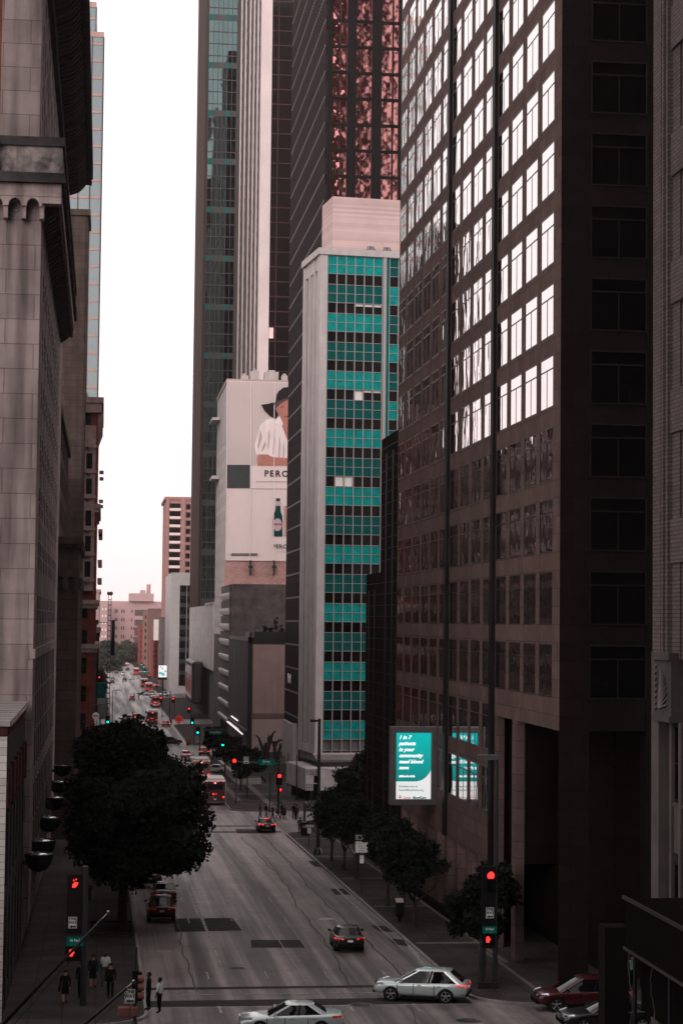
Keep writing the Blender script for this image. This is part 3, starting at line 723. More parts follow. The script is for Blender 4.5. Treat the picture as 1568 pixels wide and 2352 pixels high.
# ---------- left: further buildings
def simple_left(name, label, X, y0, y1, ztop, mat, cols, rows, cat='building', depth=30, pw=1.6, sh=1.4, glass=None, zlow=None, front=True, fcols=6, limit=60, trim=None):
    gz = g(y0); t = thing(name, label, cat, (X,y0,gz)); mb = MB(); wins = []
    zl = gz+5 if zlow is None else zlow
    mb.box(X-depth, X-.3, y0+.3, y1, gz-.2, ztop, 0)
    mb.box(X-.3, X, y0+.0, y1, gz-.2, zl, 0)
    facade(mb, wins, (X-.3,y0+.302,zl), UY, NR, y1-y0-.31, ztop-zl-.4, cols, rows, pw, sh, .3, 0, 0, (2,2))
    if front: facade(mb, wins, (X-depth,y0+.3,zl), UX, NF, depth-.302, ztop-zl-.4, fcols, rows, pw*1.4, sh, .3, 0, 0, (2,2)); mb.box(X-depth,X-.302,y0,y0+.3,gz-.2,zl,0)
    else: mb.box(X-depth,X-.302,y0,y0+.3,gz-.2,ztop,0)
    mb.build('wall', mat, t, world=True)
    make_windows(t, wins, [glass or m_glassd, m_dark], limit)
    mb = MB(); mb.box(X-depth-.1,X+.35,y0-.35,y1+.1,ztop-.4,ztop+.5); mb.build('cornice', trim or mat, t, world=True)
    return t
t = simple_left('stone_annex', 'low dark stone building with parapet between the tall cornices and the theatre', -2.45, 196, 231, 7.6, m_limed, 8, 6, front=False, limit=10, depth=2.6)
mb = MB(); mb.box(-5.2,-2.1,195.4,231,7.5,8.2); mb.box(-5.2,-2.3,195.5,231,4.2,5.0)
for k in range(3): mb.box(-4.9+k*1.0,-4.4+k*1.0,195.4,195.7,2.9,4.2)
for k in range(14): mb.box(-2.45,-2.15,197+k*2.4,197.6+k*2.4,3.2,4.2)
mb.build('parapet', m_limed, t, world=True)
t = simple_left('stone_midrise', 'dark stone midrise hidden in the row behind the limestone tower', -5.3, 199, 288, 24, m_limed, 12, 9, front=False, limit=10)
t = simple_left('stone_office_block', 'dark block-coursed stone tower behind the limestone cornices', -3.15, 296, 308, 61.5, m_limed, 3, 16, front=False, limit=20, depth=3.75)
mb = MB(); mb.box(-6.9,-5.0,308.1,366,g(308)-.2,61.5); mb.build('reflection_slab', m_limed, t, world=True)  # unseen slab shaped to block sky in the granite tower's window reflections
# ornate red building
t = simple_left('ornate_brick_building', 'ornate red brick building with pale stone bays and heavy top cornice', -1.15, 310, 350, 33.6, m_brickr, 8, 12, fcols=1, depth=3.7, pw=1.2, sh=1.8, limit=60, trim=m_lime2)
mb = MB()
mb.box(-4.8,-.35,308.9,350,34.1,35.0); mb.box(-4.8,-.7,309.2,350,32.6,34.1)
for k in range(18): mb.prism([(-1.15,310.5+k*2.2,30.6),(-.45,310.5+k*2.2,32.6),(-1.15,310.5+k*2.2,32.6)], (0,.6,0))
for z in (2.4,17.5,-4.5): mb.box(-4.8,-.55,309.3,350,z,z+.7); mb.box(-4.8,-.8,309.6,350,z-.6,z)
for k in range(1):
    xx = -3.9; mb.box(xx-.35,xx+.35,309.5,310.2,-4,32.6)
mb.box(-3.4,-1.5,309.0,310.2,4.5,30.5)
for z in (6,10,14,19,23,27): mb.box(-3.5,-1.35,308.6,310,z,z+.45); mb.cyl((-2.45,309.0,z-.5),(-2.45,309.0,z),.2,.6,8)
for k in range(10): mb.box(-.9,-.2,312+k*3.7,314+k*3.7,-2+k%3*8,-1.3+k%3*8); mb.box(-.9,-.2,312+k*3.7,314+k*3.7,9+k%4*5,9.5+k%4*5)
mb.build('stone_trim', M('pink_stone_trim', (.30,.21,.19), .8, var=.3, vscale=1.2), t, world=True)
for z in (6.7,10.7,14.7,19.7,23.7): mb = MB(); mb.box(-2.9,-2.0,308.96,309.01,z,z+2.4); mb.build('bay_window', m_glassd, t, world=True)
t = simple_left('theatre_building', 'dark narrow building wall below the ornate brick building', -1.2, 356, 446, -.5, m_limed, 18, 5, fcols=4, depth=12, limit=30)
t = simple_left('brick_office', 'dark low building far down the left side of the street', -.9, 512, 660, -4, m_granited, 20, 4, fcols=4, depth=12, limit=20)
t = simple_left('tan_slab_building', 'pale tan slab wall at the far left end of the street', -.95, 705, 785, 10.4, m_tancon, 12, 8, fcols=3, depth=10, limit=30)
# glass tower
def glass_tower(name, label, x0, x1, y0, y1, z1, bandh, band, glass, ncol, colour, floors=0):
    gz = g(y0); t = thing(name, label, 'building', (x0,y0,gz)); mb = MB()
    mb.box(x0+.2,x1-.2,y0+.2,y1,gz-.2,z1-.2); mb.build('glazing', glass, t, world=True)
    mb = MB(); z = gz+6
    while z < z1: mb.box(x0+.05,x1-.05,y0+.05,y1+.05,z,z+band); z += bandh
    mb.box(x0,x1,y0,y1+.1,z1-1.2,z1)
    mb.build('floor_band', colour[0], t, world=True)
    mb = MB(); n_ = ncol
    for i in range(n_+1): x_ = x0+(x1-x0)*i/n_; mb.box(x_-.12,x_+.12,y0-.02,y0+.2,gz,z1-1.2)
    k = max(2,int((y1-y0)/((x1-x0)/n_)))
    for i in range(k+1): y_ = y0+(y1-y0)*i/k; mb.box(x0-.02,x0+.2,y_-.12,y_+.12,gz,z1-1.2); mb.box(x1-.2,x1+.02,y_-.12,y_+.12,gz,z1-1.2)
    mb.build('mullion', colour[1], t, world=True); return t
m_tealglass = M('blue_grey_glass', (.05,.10,.11), .03, ior=1.9, var=0, wavy=(.12,.02,(1,1,1)))
m_pinkband = M('pink_floor_band', (.42,.27,.25), .5, var=.1)
glass_tower('glass_tower', 'tall pale glass tower with floor bands behind the left cornices', -26, -1.9, 450, 480, 136, 4.0, .55, m_tealglass, 9, (m_pinkband, M('dark_mullion', (.05,.055,.06), .4, var=0)))
glass_tower('rear_glass_tower', 'slimmer taller glass tower just behind the banded glass tower', -30, -4.0, 482, 505, 153, 4.0, .45, m_tealglass, 9, (m_pinkband, M('dark_mullion', (.05,.055,.06), .4, var=0)))

# ---------- right: teal banded building (slightly turned)
ang = math.atan2(.107,.994)
c0 = P(727.5,1424,250); t = thing('teal_building', 'tall slim building with teal and black glass bands and white marble side', 'building', (c0.x,250,g(250)), ang)
zo = -g(250)
def Z(v): return v+zo
ztop = 47.9; zbt = -16.9; nfl = 17; fh = 3.76; bay = 1.22
mb = MB(); WD = 17; DP = 10.6
mb.box(.35,WD,.35,DP,Z(zbt),Z(ztop-.3),0)
mb.box(-.35,WD,-.35,DP,Z(ztop-.3),Z(ztop+.55),1)
mb.box(-.1,.9,-.15,.35,Z(zbt),Z(ztop-.3),1)             # corner pier
mb.box(-.1,.35,.35,1.6,Z(zbt),Z(ztop-.3),1)
for a,b in ((3.7,4.3),(6.6,7.2),(9.7,10.5)): mb.box(-.1,.35,a,b,Z(zbt),Z(ztop-.3),1)
mb.box(0.1,.35,1.6,9.7,Z(zbt),Z(zbt+1.0),1); mb.box(0.05,.35,1.6,9.7,Z(ztop-2),Z(ztop-.3),1)
mb.prism([(-.35,-.35,Z(zbt)),(WD,-.35,Z(zbt)),(WD,.35,Z(zbt-.9)),(.35,.35,Z(zbt-.9))][0:4], (0,0,.25), 1)
mb.box(.2,WD,.2,DP,Z(zbt-1.0),Z(zbt),0)
mb.box(1.2,WD,1.2,DP,Z(zbt-3.0),Z(zbt-1.0),0)
mb.build('wall', [M('side_panel_grey', (.14,.13,.13), .5, var=.15, stretch=(1,1,.2), vscale=.5), m_whitestone], t)
mb = MB(); mt1 = M('teal_spandrel', (.004,.22,.21), .45, var=.28, vscale=.9); mt2 = M('dark_teal_spandrel', (.003,.075,.073), .45, var=.16, vscale=.8)
def run(xa, nb, flip):
    for f_ in range(nfl):
        mb = MB(); top = ztop-.35-f_*fh; br = (f_ % 2 == 0) ^ flip
        for k in range(2):
            for i in range(nb):
                x_ = xa+i*bay; z1_ = top-k*1.18; mb.box(x_+.03,x_+bay-.03,.05,.34,Z(z1_-1.15),Z(z1_))
        mb.build('teal_band', mt1 if br else mt2, t)
run(.95, 6, False); run(9.2, 6, True)
pass
wins = []
for xa in (.95, 9.2):
    for f_ in range(nfl):
        top = ztop-.35-f_*fh-2.36
        if f_ == nfl-1: continue
        for i in range(6): wins.append((c0+Matrix.Rotation(ang,3,'Z') @ Vector((xa+i*bay+.03,.33,0))+Vector((0,0,top-1.37-c0.z)), tuple(Matrix.Rotation(ang,3,'Z') @ Vector((1,0,0))), tuple(Matrix.Rotation(ang,3,'Z') @ Vector((0,-1,0))), bay-.06, 1.37, (1,1)))
# windows of this turned building are made in its own frame
ws = sorted(wins, key=lambda q: -q[0].z)
inv = Matrix.Rotation(-ang,3,'Z'); vis = []
for q in wins:
    a = proj(q[0]); vis.append((0 if a[0] > 915 or a[0] < 0 else 1, q))
k = 0; rest = MB()
for v_, q in sorted(vis, key=lambda a: -a[0]):
    o_ = inv @ (q[0]-Vector((c0.x,250,0))); o_.z = q[0].z+zo
    if v_ and k < 100: mb2 = MB(); win_mesh(mb2, o_, UX, NF, q[3], q[4], 1, 1, fw=.05, gd=.05); mb2.build('window', [m_blackglass, m_dark], t); k += 1
    else: win_mesh(rest, o_, UX, NF, q[3], q[4], 1, 1, fw=.05, gd=.05)
if rest.v: tag(rest.build('window', [m_blackglass, m_dark], t), kind='stuff')
mb = MB()
for xa in (.95, 9.2):
    for i in range(7): x_ = xa+i*bay; mb.box(x_-.045,x_+.045,-.08,.30,Z(zbt+.05),Z(ztop-.3))
    for f_ in range(nfl+1):
        top = ztop-.35-f_*fh
        for dz in (0,-1.18,-2.36): 
            if top+dz > zbt+.3: mb.box(xa,xa+6*bay,-.04,.3,Z(top+dz-.03),Z(top+dz+.03))
mb.build('mullion', m_mull, t)
mb = MB(); mb.box(8.35,8.75,-.25,.34,Z(zbt),Z(ztop-.3)); mb.box(.9,.95,-.15,.34,Z(zbt),Z(ztop-.3),1); mb.box(8.8,9.15,-.1,.34,Z(zbt),Z(ztop-.3),1); mb.build('post', [m_mull, M('teal_trim', (.0,.10,.10), .4, var=0)], t)
# odd pale blinds
for (i,f_) in ((3,4),(1,7),(2,7)): mb = MB(); top = ztop-.35-f_*fh-2.36; x_ = .95+i*bay; mb.box(x_+.08,x_+bay-.08,.2,.27,Z(top-1.3),Z(top-.05)); mb.build('window_blind', m_white, t)
mb = MB()
for i in range(3,6): x_ = .95+i*bay; top = ztop-.35-1*fh-2.36; mb.box(x_+.08,x_+bay-.08,.2,.27,Z(top-.35),Z(top-.05)); mb.box(x_+.08,x_+bay-.08,.2,.27,Z(top-3*fh-.3),Z(top-3*fh-.05))
mb.build('half_blinds', m_white, t)
# podium: pierced white screen over dark shop front
mb = MB(); zz0, zz1 = -21.3, -18.55
mb.box(-1.6,WD,-1.8,DP,Z(zz0),Z(zz1),0); mb.box(-1.3,WD,-1.5,DP,Z(zz1),Z(zz1+.04),0)
mb.box(-.9,WD,-.9,DP,0,Z(zz0),1)
pod = mb.build('podium', [M('podium_panel', (.42,.38,.375), .7, var=.12, brick=(1.1,1.1,.02,.75)), m_int], t)
mb = MB()
for bx in range(8):
    if bx in (1,4,6): continue
    for bz in range(3):
        if (bx+bz) % 3 == 1: continue
        for i in range(6):
            for j in range(4): x_ = -1.5+bx*1.8+i*.29; z_ = zz0+.12+bz*.9+j*.2; mb.box(x_,x_+.17,-1.812,-1.79,Z(z_),Z(z_+.12))
mb.build('pierced_screen', m_int, pod)
mb = MB()
for i in range(9): mb.box(-.8+i*2,-.6+i*2,-.96,-.86,0,Z(zz0)); 
mb.box(2.5,6.8,-.98,-.9,1.0,Z(zz0)-.1,1)
mb.build('shopfront', [m_dark, M('maroon_board', (.06,.025,.025), .6)], t)
# roof box
mb = MB(); mb.box(2.4,WD,4,DP-.2,Z(ztop+.5),Z(56.2)); mb.build('roof_enclosure', M('enclosure_panel', (.48,.35,.34), .6, var=.07, vscale=.3, brick=(60,.3,.01,.9)), t)
mb = MB()
for x_ in (6.4,8.6): mb.box(x_,x_+1.1,.9,1.8,Z(ztop+.55),Z(ztop+1.0)); mb.cyl((x_+.3,1.3,Z(ztop+1.0)),(x_+.3,1.3,Z(ztop+1.35)),.25); mb.cyl((x_+.8,1.3,Z(ztop+1.0)),(x_+.8,1.3,Z(ztop+1.35)),.25)
mb.build('roof_fan', m_grey, t)

# ---------- black striped tower with copper glass front
t = thing('striped_tower', 'black tower with slanting rows of fine pale fins and copper glass front', 'building', (31.6,285,g(285)))
gz = g(285); mb = MB(); mb.box(31.9,66,285.3,339,gz-.3,205); mb.box(31.6,66,285,285.6,gz,-17,0)
mb.build('wall', M('black_cladding', (.016,.014,.014), .45, var=.2), t, world=True)
m_copper = M('copper_glass', (.46,.20,.195), .03, metal=1.0, var=0, wavy=(.6,.06,(1,1,1.3)))
mb = MB(); mb.box(32.4,65.6,285.2,285.29,-16,204); mb.build('glazing', m_copper, t, world=True)
mb = MB()
z = -16
while z < 204: mb.box(32.3,65.8,285.02,285.25,z,z+.42); z += 3.9
for k in range(12):
    x_ = 32.3+k*3.05; mb.box(x_,x_+.25,285.0,285.26,-16,204)
    mb.box(x_+1.4,x_+1.5,285.05,285.26,-16,204)
for (a,b) in ((35.3,36.7),(39.2,40.5),(43,44.5)): mb.box(a-.6,b-.6,284.96,285.27,-16,204)
mb.build('cladding_band', M('black_band', (.012,.011,.011), .4), t, world=True)
mb = MB(); z = -17; 
while z < 130: mb.box(31.62,31.9,285.6,339,z,z+1.5); z += 3.9
mb.build('floor_band', M('charcoal_spandrel', (.012,.010,.010), .5, var=.1), t, world=True)
mb = MB(); z = -15.6
while z < 118:
    for k in range(36): y = 286+k*1.48; mb.box(31.5,31.66,y,y+.5,z,z+.28)
    z += 3.9
mb.build('fin_row', M('pale_fin', (.34,.28,.275), .4, var=0), t, world=True)
mb = MB()
for k in range(37): y = 285.8+k*1.48; mb.box(31.52,31.9,y,y+.16,-17,130)
mb.build('mullion', M('charcoal_mullion', (.028,.023,.023), .4, var=0), t, world=True)
mb = MB(); mb.box(31.2,31.9,318,339,g(339),-16.8); mb.box(30.9,31.6,317.5,318.8,g(318)+.1,-16.5); mb.build('entrance_frame', m_whitestone, t, world=True)
q = PX((350+1405*.5741)*.5741, (2250+812*.5741)*.5741, 31.45); text_mesh('Hotel', 2.2, m_tw if False else M('letter_white', (.7,.68,.68), .5, var=0), t, q, face='left', offset=.03, depth=.05)

# ---------- pink walled building with tall roof garden
t = thing('pink_wall_building', 'low building with blank pink wall and roof garden beside the plaza', 'building', (26,350,g(350)))
gz = g(350); mb = MB(); zt = -3.1
mb.box(26,60,350,403,gz-.2,zt,0); 
mb.box(25.9,26.6,349.8,350.0,gz,zt+.3,2); mb.box(25.9,60,349.8,350.0,zt-.8,zt+.3,2)
mb.box(26.8,60,349.7,349.95,gz+7.0,zt-1.0,1); mb.box(26.8,60,349.72,349.95,gz-.1,gz+7.0,3)
mb.box(25.92,26.0,350,403,zt-.5,zt+.2,2)
for k in range(20): mb.box(25.93,26.0,351.5+k*2.6,351.7+k*2.6,gz+5.5,zt-.5,0)
mb.build('wall', [m_greycon, m_pinkcon, m_dark, M('pink_stucco_lower', (.40,.30,.29), .9, var=.1, vscale=.4)], t, world=True)
mb = MB(); mb.box(26.8,33,349.64,349.7,gz+7.0,gz+8.0); mb.box(36,44,349.64,349.7,gz+7.0,gz+8.0); mb.build('painted_patch', M('dusty_rose', (.17,.11,.105), .9), t, world=True)
mb = MB(); mb.box(25.5,26.0,350,398,gz+4.2,gz+4.9); mb.build('canopy', m_dark, t, world=True)
mb = MB()
for (a,b) in (((521.5,1657.6),(556.5,1686.8)),((526.4,1657.5),(550,1676)),((531.5,1645.3),(545.5,1655.6))):
    p = PX(a[0],a[1],25.6); q = PX(b[0],b[1],25.6); mb.cyl(p,q,.13,n=6)
mb.build('light_tube', M('light_tube', (.8,.8,.8), .3, var=0, emit=(1,.85,.82), es=1.0), t, world=True)
mb = MB(); mb.box(27,60,350.5,351,zt,zt+1.3); mb.box(26.2,26.6,351,362,zt,zt+1.2); mb.build('roof_railing', m_dark, t, world=True)
random.seed(3)
# ---------- scalloped garage
t = thing('scalloped_building', 'parking building with stacked curved white balconies facing the street', 'building', (26.3,404,g(404)))
gz = g(404); zt = 7.6; mb = MB(); mb.box(26.9,60,404,437,gz-.2,zt,1); mb.box(26.0,26.9,404,405.2,gz-.2,zt,0); mb.box(26.4,60,403.6,404,gz,zt+.1,0)
mb.box(26.4,26.9,405.2,437,gz-.2,gz+3.2,1)
mb.build('wall', [m_dkstone, m_int], t, world=True)
z = gz+3.2; nlev = 9; lh = (zt-z)/nlev
for k in range(nlev):
    mb = MB(); z0_ = z+k*lh
    prof = [(26.9,z0_),(26.15,z0_+.35),(25.75,z0_+lh*.32),(25.7,z0_+lh*.45),(26.1,z0_+lh*.5),(26.9,z0_+lh*.5)]
    mb.prism([(a,405.2,b) for a,b in prof], (0,31.6,0)); mb.build('balcony', M('scallop_concrete', (.48,.43,.425), .7, var=.12), t, world=True)
for k in range(nlev):
    z0_ = z+k*lh+lh*.5
    for j in range(11):
        mb = MB(); y = 405.4+j*2.9; mb.prism([(26.05,y,z0_+.02),(26.9,y,z0_+.02),(26.9,y,z0_+lh*.5),(26.0,y,z0_+lh*.5)], (0,.6,0)); mb.build('louvre', M('louvre_grey', (.12,.11,.11), .6), t, world=True)

# ---------- tall pink building with the advertising banner
t = thing('banner_building', 'tall pink brick building with pale windows along its street side', 'building', (27.1,440,g(440)))
gz = g(440); mb = MB(); wins = []; zt = 54.0
mb.box(27.5,57,440.3,479,gz-.2,zt,0); mb.box(27.1,57,440,440.3,gz-.2,zt,0)
facade(mb, wins, (27.5,440.302,gz+6), UY, NL, 38.6, 60, 8, 17, 2.2, 1.9, .4, 1, 1, (2,1))
mb.box(27.1,27.5,440.3,479,gz-.2,gz+6,1); mb.box(27.12,27.5,440.3,479,gz+66,zt,1)
mb.box(26.9,57.1,439.7,479,zt,zt+.7,2)
mb.build('wall', [m_pinkbrick, m_whitestone, m_tancon], t, world=True)
make_windows(t, wins, [M('sunset_glass', (.02,.02,.02), .05, ior=1.9, var=0), m_mull], 100)
for (x_,y_,s,h) in ((30.5,444,1.6,1.4),(36,446,3.2,2.6),(39.8,445,1.4,1.7),(42,446,2.6,2.4),(33,449,2,3)):
    mb = MB(); mb.box(x_,x_+s,y_,y_+s,zt+.7,zt+.7+h); mb.cyl((x_+s/2,y_+s/2,zt+.7+h),(x_+s/2,y_+s/2,zt+1.2+h),s*.3); mb.build('roof_unit', M('roof_unit_pale', (.4,.36,.35), .7), t, world=True)
mb = MB(); mb.box(25.4,27.1,468,478,zt-20,zt-19.2); mb.box(25.2,27.1,466,478.5,zt-6,zt-5.4); mb.build('ledge', m_whitestone, t, world=True)
t = thing('wall_banner', 'giant wall advertisement with hat-wearing woman and green bottle', 'billboard', (28,439.6,13))
def B(x, y, d=0): return P(x, y, 439.6-d)
def BZ(px, py, d=0):  # from the banner close-up
    return B((850+px*.38251)*.5741, (1450+py*.38265)*.5741, d)
def bshape(mb, pts, d, m=0, rel=True): mb.prism([BZ(x,y,d) for x,y in pts], (0,.03,0), m)
a = BZ(135,2070); b2 = BZ(160,190); W_ = 28.0
mb = MB(); mb.box(a.x,a.x+W_,439.6,440.0,a.z,b2.z); pn = mb.build('banner_sheet', M('banner_cream', (.66,.54,.525), .7, var=.03), t, world=True)
mb = MB(); mb.box(a.x,a.x+W_,439.55,439.59,BZ(150,1320).z,BZ(0,192).z); pn2 = mb.build('banner_photo', M('banner_wall_grey', (.50,.42,.41), .8, var=.06, vscale=.1), pn, world=True)
mb = MB(); bshape(mb, [(150,1070),(400,1070),(400,1315),(150,1315)], .10); mb.build('sea_patch', M('ad_slate', (.05,.055,.055), .8), pn, world=True)
m_hat = M('ad_hat', (.022,.016,.017), .9, var=.2, vscale=1); m_sk = M('ad_skin', (.40,.17,.14), .8, var=.12, vscale=.5); m_sh = M('ad_shirt', (.72,.61,.60), .8, var=.1, vscale=.4, stretch=(2,1,.5)); m_cl = M('ad_cooler', (.68,.56,.55), .7, var=.02)
mb = MB(); bshape(mb, [(400,1085),(470,1075),(1240,1075),(1250,1315),(390,1315)], .10, 0); mb.build('cooler_box', m_cl, pn, world=True)
mb = MB(); bshape(mb, [(570,590),(640,585),(700,575),(790,700),(800,1020),(700,1018),(600,985),(590,960),(455,960),(440,860),(470,760),(500,650)], .14)
bshape(mb, [(800,600),(960,575),(1060,620),(1120,760),(1150,960),(1000,975),(960,1020),(801,1020)], .14)
mb.build('shirt', m_sh, pn, world=True)
mb = MB(); bshape(mb, [(465,1000),(480,968),(560,962),(640,990),(1150,1020),(1160,1080),(470,1082)], .18); bshape(mb, [(700,590),(900,590),(870,720),(800,860),(740,700)], .18)
bshape(mb, [(670,470),(700,430),(790,390),(880,400),(930,470),(920,560),(880,620),(800,650),(730,610),(690,540)], .22); mb.build('figure_skin', m_sk, pn, world=True)
mb = MB(); bshape(mb, [(640,630),(700,560),(740,640),(720,670)], .24); bshape(mb, [(860,640),(900,590),(960,620),(880,680)], .24); mb.build('collar', m_sh, pn, world=True)
mb = MB(); bshape(mb, [(508,440),(580,432),(660,410),(670,340),(690,300),(740,262),(800,255),(870,262),(930,310),(950,390),(1080,430),(1090,470),(960,450),(800,380),(700,430),(660,480),(690,550),(660,592),(600,560),(540,500)], .26)
mb.build('hat', m_hat, pn, world=True)
mb = MB()
for px in (150,400,645,890): bshape(mb, [(px,195),(px+7,195),(px-6,2070),(px-13,2070)], .30)
mb.build('sheet_seam', M('ad_seam', (.74,.62,.61), .7, var=0), pn, world=True)
mb = MB()
for q in ([(590,700),(600,760),(585,900),(575,900)],[(640,720),(655,800),(640,960),(630,960)],[(700,760),(712,860),(700,1000),(690,1000)],[(500,700),(520,780),(480,900),(470,880)],[(545,820),(560,860),(520,930),(510,925)],[(740,820),(752,900),(745,1010),(735,1005)]): bshape(mb, q, .2)
mb.build('shirt_fold', M('ad_fold', (.42,.33,.325), .8, var=0), pn, world=True)
mb = MB(); bshape(mb, [(640,430),(670,412),(700,395),(800,362),(930,372),(930,388),(800,380),(710,425),(665,475)], .32); mb.build('hat_brim_light', M('ad_brim', (.075,.058,.058), .9, var=0), pn, world=True)
mb = MB(); bshape(mb, [(705,462),(745,455),(745,468),(708,472)], .25); bshape(mb, [(745,560),(800,556),(800,572),(760,575)], .25); bshape(mb, [(800,455),(850,462),(850,472),(800,468)], .25); mb.build('facial_features', M('ad_lip', (.25,.06,.05), .8), pn, world=True)
m_ink = M('ad_ink', (.03,.022,.022), .8)
q = BZ(540,1163,.2); q2 = BZ(540,1263,.2); un = (q-q2).length/100
text_mesh('PERONI', 92*un, m_ink, pn, q, align='LEFT', offset=.05, spacing=1.25)
mb = MB(); bshape(mb, [(455,1244),(1200,1244),(1200,1250),(455,1250)], .2); mb.build('cooler_line', M('ad_line', (.3,.2,.2), .8), pn, world=True)
mb = MB(); bshape(mb, [(665,1420),(705,1420),(708,1480),(712,1560),(728,1600),(732,1660),(730,1820),(632,1820),(630,1660),(636,1590),(655,1550),(664,1480)], .14); bt_ = mb.build('bottle', M('ad_bottle', (.008,.045,.045), .4), pn, world=True)
mb = MB(); bshape(mb, [(662,1450),(708,1450),(712,1500),(660,1500)], .16); bshape(mb, [(680+46*math.cos(a_*math.pi/8), 1697+68*math.sin(a_*math.pi/8)) for a_ in range(16)], .16); mb.build('bottle_label', M('ad_label', (.45,.33,.33), .7), bt_, world=True)
q = BZ(680,1693,.22); text_mesh('PERONI', 30*un, M('ad_ink_red', (.2,.03,.03), .8), bt_, q, offset=.01)
mb = MB(); bshape(mb, [(745,1500),(850,1500),(840,1820),(750,1820)], .14); mb.build('glass', M('ad_beer', (.45,.27,.22), .6), pn, world=True)
q = BZ(628,1925,.2); text_mesh('PERONI', 62*un, m_ink, pn, q, align='LEFT', offset=.01, spacing=1.05)
q = BZ(678,1980,.2); text_mesh('ITALY', 26*un, M('ad_ink_soft', (.3,.22,.22), .8), pn, q, align='LEFT', spacing=1.8)
mb = MB(); bshape(mb, [(195,1997),(472,1997),(472,2022),(195,2022)], .14); mb.build('caption_bar', m_ink, pn, world=True)
q = BZ(200,2010,.2); text_mesh('FOR PEOPLE OVER THE AGE OF 21 ONLY', 17*un, m_cl, pn, q, align='LEFT', sx=.92, depth=.03)
q = BZ(176,2010,.2); text_mesh('21', 16*un, m_ink, pn, q)
mb = MB()
for px in (395,640): mb = MB(); c_ = BZ(px,2080); mb.box(c_.x-.15,c_.x+.15,438.6,440,c_.z-3.2,c_.z+.2); mb.box(c_.x-.5,c_.x+.5,438.4,438.8,c_.z-1.6,c_.z-1.0); mb.build('bracket', m_dark, t, world=True)

# ---------- tower with white vertical ribs
t = thing('ribbed_tower', 'dark tower with white vertical ribs on its street side', 'building', (37.9,490,g(490)))
gz = g(490); mb = MB(); mb.box(38.3,62,490.3,593,gz-.2,190)
mb.build('glazing', M('bronze_black_glass', (.007,.005,.005), .04, ior=1.25, var=0, wavy=(.1,.15,(1,1,.4))), t, world=True)
mb = MB(); mb.box(37.7,40.4,490,490.32,gz,190); mb.box(37.7,38.3,490.32,493,gz,190)
for (a,b) in ((505,506.2),(519,520.1),(534,535.0),(552,553.1),(570,571)): mb.box(37.8,38.3,a,b,gz,190)
mb.build('rib', M('white_rib', (.62,.53,.52), .6, var=.1, vscale=.1), t, world=True)
mb = MB(); z = gz; mb.box(38.2,38.3,493,593,gz,189.9)  # full-height matte sheet added over the side glass to stop its sky reflection
while z < 190: mb.box(38.15,38.3,493,593,z,z+1.4); z += 3.8
mb.build('side_spandrel', M('brown_spandrel', (.035,.026,.025), .5), t, world=True)
mb = MB()
for k in range(6): x_ = 42+k*3.9; mb.box(x_,x_+.22,490.1,490.32,gz,190)
z = gz+1
while z < 190: mb.box(38.9,62,490.22,490.31,z,z+.25); z += 3.8
mb.build('mullion', M('brown_mullion', (.06,.036,.034), .4), t, world=True)
mb = MB(); mb.box(40.5,41.6,490.05,490.2,71.5,74.2); mb.build('lit_window', M('lit_window', (.5,.3,.28), .5, emit=(.8,.5,.47), es=.8), t, world=True)

# ---------- tall teal mirrored tower behind
t = thing('mirrored_tower', 'tall dark mirrored tower with brown edge strip beside the open sky', 'building', (29.7,618,g(618)))
gz = g(618); c1 = P(459,862,618); mb = MB(); x0 = 29.7
mb.box(x0+.3,62,618.3,678,gz-.2,240)
mb.build('glazing', M('teal_mirror_glass', (.075,.115,.115), .02, metal=1, var=0, wavy=(.12,.12,(1,1,.35))), t, world=True)
mb = MB()
for k in range(12): mb.box(x0,x0+.5,618.4+k*5,621.6+k*5,gz,240)
mb.box(x0,x0+.9,618,618.4,gz,240); mb.box(x0+.1,x0+.3,618.4,678,gz,240)
mb.build('stone_edge', M('brown_edge_stone', (.05,.032,.03), .6, var=.1), t, world=True)
mb = MB(); z = gz; k = 0
while z < 240:
    mb.box(x0+.9,62,618.1,618.32,z,z+(.25 if k % 4 else 1.9)); z += 3.9; k += 1
for i in range(16): x_ = x0+.9+i*1.5; mb.box(x_,x_+.16,618.05,618.33,gz,240)
mb.build('mullion', M('grey_mullion', (.07,.075,.075), .4), t, world=True)
mb = MB(); k = 0; z = gz+2
random.seed(11)
while z < 240:
    if k % 4 == 0 and z > 70:
        for (xa_,xb_) in ((1.0,2.3),(6.8,8.0)): mb = MB(); mb.box(x0+xa_,x0+xb_,618.02,618.1,z-1.9,z-.2); mb.build('teal_panel', M('teal_accent', (.0,.12,.11), .4), t, world=True)
    z += 3.9; k += 1

# ---------- white blank department store
t = thing('white_store', 'windowless white panelled store wall overhanging the right pavement', 'building', (27,483,g(483)))
gz = g(483); mb = MB(); mb.box(27,37.5,483,614,-12.2,4.1,0); mb.box(28.0,37.5,484,614,gz-.2,-12.2,1); mb.box(26.8,37.6,482.8,520,4.1,4.7,2)
for k in range(30): mb.box(27.85,28.0,486+k*4.2,486.8+k*4.2,gz,-12.3,1)
mb.build('wall', [m_whitewall, m_greycon, m_tancon], t, world=True)
